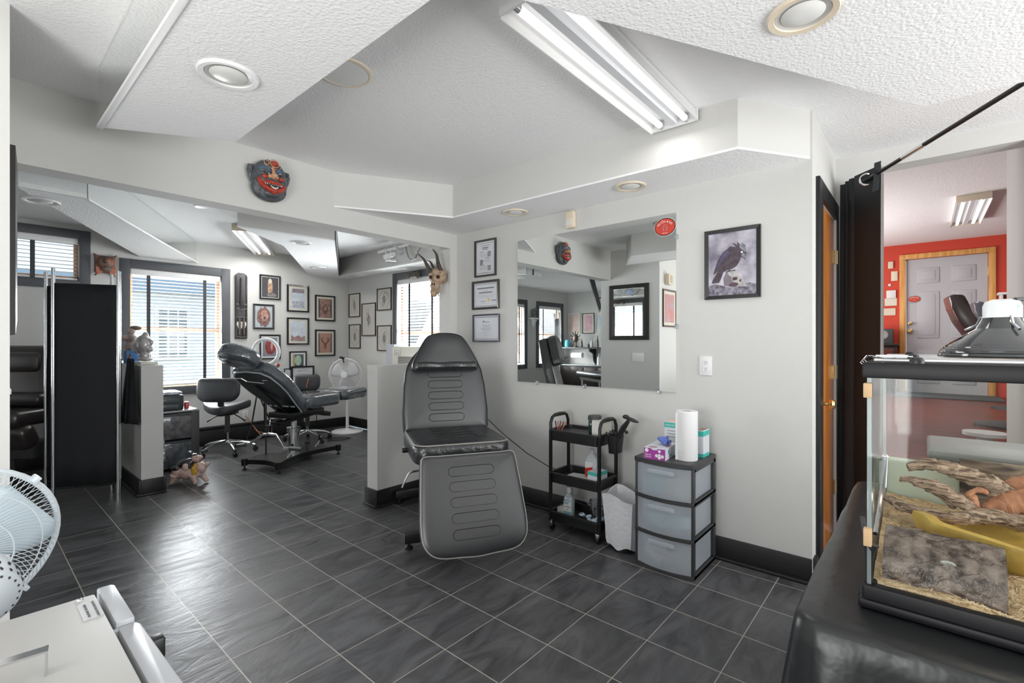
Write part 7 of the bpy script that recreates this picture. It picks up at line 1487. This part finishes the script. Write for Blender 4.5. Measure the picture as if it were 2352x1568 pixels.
for k, (y, h_, r, col) in enumerate(((6.30, .20, .022, (.03, .03, .03)), (6.12, .10, .030, (.10, .10, .10)), (6.02, .20, .030, (.62, .62, .62)), (5.86, .28, .022, (.03, .03, .03)), (5.74, .12, .035, (.45, .46, .46)), (5.62, .16, .035, (.62, .63, .63)))):
    m = MB(); m.lathe([(0, 0), (r, 0), (r, h_ * .6), (r * .5, h_ * .72), (r * .4, h_), (0, h_)], 16, Matrix.Translation((-3.95, y, 1.176))); solo('bottle', m, mat('bottle_%d' % k, col, .3), ['black pump', 'short grey', 'round white', 'tall black', 'squat grey', 'wide white'][k] + ' bottle on the black wall shelf in the mirror', 'bottle')
for k, y in enumerate((5.80, 5.66)): m = MB(); m.lathe([(0, 0), (.035, 0), (.035, .17), (.012, .20), (.010, .26), (0, .26)], 16, Matrix.Translation((-3.90, y, .761))); solo('squeeze_bottle', m, M_PAPER, ('left' if k == 0 else 'right') + ' white squeeze bottle on the glass topped cabinet in the mirror', 'bottle')
m = MB(); m.tube([(-3.9, 6.25, .98), (-3.9, 6.55, .98)], .065, 24); solo('towel_roll', m, M_PAPER, 'white paper roll under the wall shelf, seen in the mirror', 'paper roll')
m = MB(); m.lathe([(0, 0), (.07, 0), (.07, .12), (.05, .18), (0, .18)], 16, Matrix.Translation((-3.95, 6.72, 1.176))); solo('aqua_jug', m, mat('bright_aqua', (.10, .50, .62), .2), 'bright aqua jug at the end of the black wall shelf in the mirror', 'jug')
t = thing('medusa_bust', 'dark snake haired head on a stand on the wall shelf in the mirror', 'statue', (-3.92, 6.46, 1.176)); m = MB(); m.ell((0, 0, .22), (.06, .07, .10)); m.tube([(0, 0, 0), (0, 0, .15)], .02); m.lathe([(0, 0), (.07, 0), (.05, .03), (0, .03)], 16); part('head', m, mat('bronze_statue', (.12, .09, .07), .35, metal=.4), t)
m = MB()
for k in range(9): a = 2 * PI * k / 9; m.tube([(0, .06 * math.cos(a), .24 + .08 * math.sin(a)), (.03, .11 * math.cos(a + .3), .25 + .13 * math.sin(a + .3)), (0, .14 * math.cos(a), .25 + .15 * math.sin(a))], [.014, .011, .005], 6)
part('snakes', m, MATS['bronze_statue'], t)
q = PM(1222, 733, y=FYW); t = thing('corbel_shelf', 'small white corbel shelf holding a grey figure between windows in the mirror', 'shelf', (q.x, FYW, q.z)); m = MB(); m.bb(-.12, .12, -.14, -.001, 0, .03, .004); m.tube([(0, -.06, 0), (0, -.03, -.14), (0, -.02, -.2)], [.07, .04, .01], 10); part('shelf', m, M_WPAINT, t)
m = MB(); m.ell((0, -.06, .10), (.06, .05, .07)); m.ell((-.03, -.07, .19), (.04, .04, .05)); m.ell((.05, -.05, .15), (.03, .03, .07)); m.ell((0, -.06, .035), (.07, .05, .03)); o = solo('grey_figure', m, mat('grey_stone', (.15, .16, .16), .6, var=.4, vscale=30), 'grey stone creature on the small white corbel shelf', 'figurine'); o.location = Vector((q.x, FYW - .06, q.z + .031)); remesh(o, .008, 2)
t = thing('television', 'thin black television hung on edge below the header, seen in the wall mirror', 'television', PM(1368, 714, x=-.05))
q4 = [PM(1352, 632, x=-.05), PM(1363, 632, x=-.05), PM(1382, 706, x=-.05), PM(1376, 714, x=-.05)]; ex = Vector((-.87, .52, 0)) * .55
bm = bmesh.new(); a4 = [bm.verts.new(v) for v in q4]; b4 = [bm.verts.new(v + ex) for v in q4]; bm.faces.new(a4); bm.faces.new(b4[::-1])
for k in range(4): bm.faces.new((a4[k], b4[k], b4[(k + 1) % 4], a4[(k + 1) % 4]))
m = MB(); m.add(bm); part('screen', m, mat('tv_black', (.012, .012, .014), .2), t, w=True)
qm = PM(1372, 680, x=-.05) + ex * .5; m = MB(); m.tube([qm, qm + Vector((-.08, -.08, 0)), qm + Vector((-.08, -.08, 2.54 - qm.z))], .014); part('mount_arm', m, M_DARK, t, w=True)
t = thing('treatment_bed', 'black padded treatment bed by the glass topped cabinet, seen in the mirror', 'bed', (-2.9, 5.0, 0), .5); m = MB(); m.box((0, 0, .60), (.6, 1.7, .11), bev=.04, seg=3); part('cushion', m, M_LEATHER, t); m = MB(); m.box((0, 0, .50), (.5, 1.5, .06)); part('frame', m, M_CHROME, t)
for x in (-.22, .22):
    for y in (-.7, .7): m = MB(); m.tube([(x, y, 0), (x, y, .48)], .02); part('leg', m, M_CHROME, t)
# ================================================================== GROUPS
GROUPS = {'recessed_light': 'recessed lights in the ceiling soffits', 'framed_print': 'framed prints on the walls', 'framed_drawing': 'framed pencil drawings beside the far window', 'framed_certificate': 'framed certificates on the walls',
          'rolling_stool': 'rolling stools round the hydraulic chair', 'pedestal_fan': 'white pedestal fans', 'fluorescent_fixture': 'fluorescent ceiling fixtures', 'driftwood': 'driftwood branches in the terrarium', 'bottle': 'bottles on the wall shelf in the mirror',
          'squeeze_bottle': 'white squeeze bottles on the glass topped cabinet', 'cup_stack': 'clear cup stacks on the cart', 'folding_screen': 'black folding screens', 'wall_outlet': 'white double wall outlets', 'supply_carton': 'teal cartons on the drawer tower',
          'wrapped_supplies': 'packets inside the drawer tower', 'oval_sticker': 'red oval stickers', 'recliner': 'leather recliners in the red room'}
for o in COL.objects:
    if o.parent is None and o.get('label') and 'group' not in o:
        g_ = GROUPS.get(o.name.split('.')[0])
        if g_: o['group'] = g_
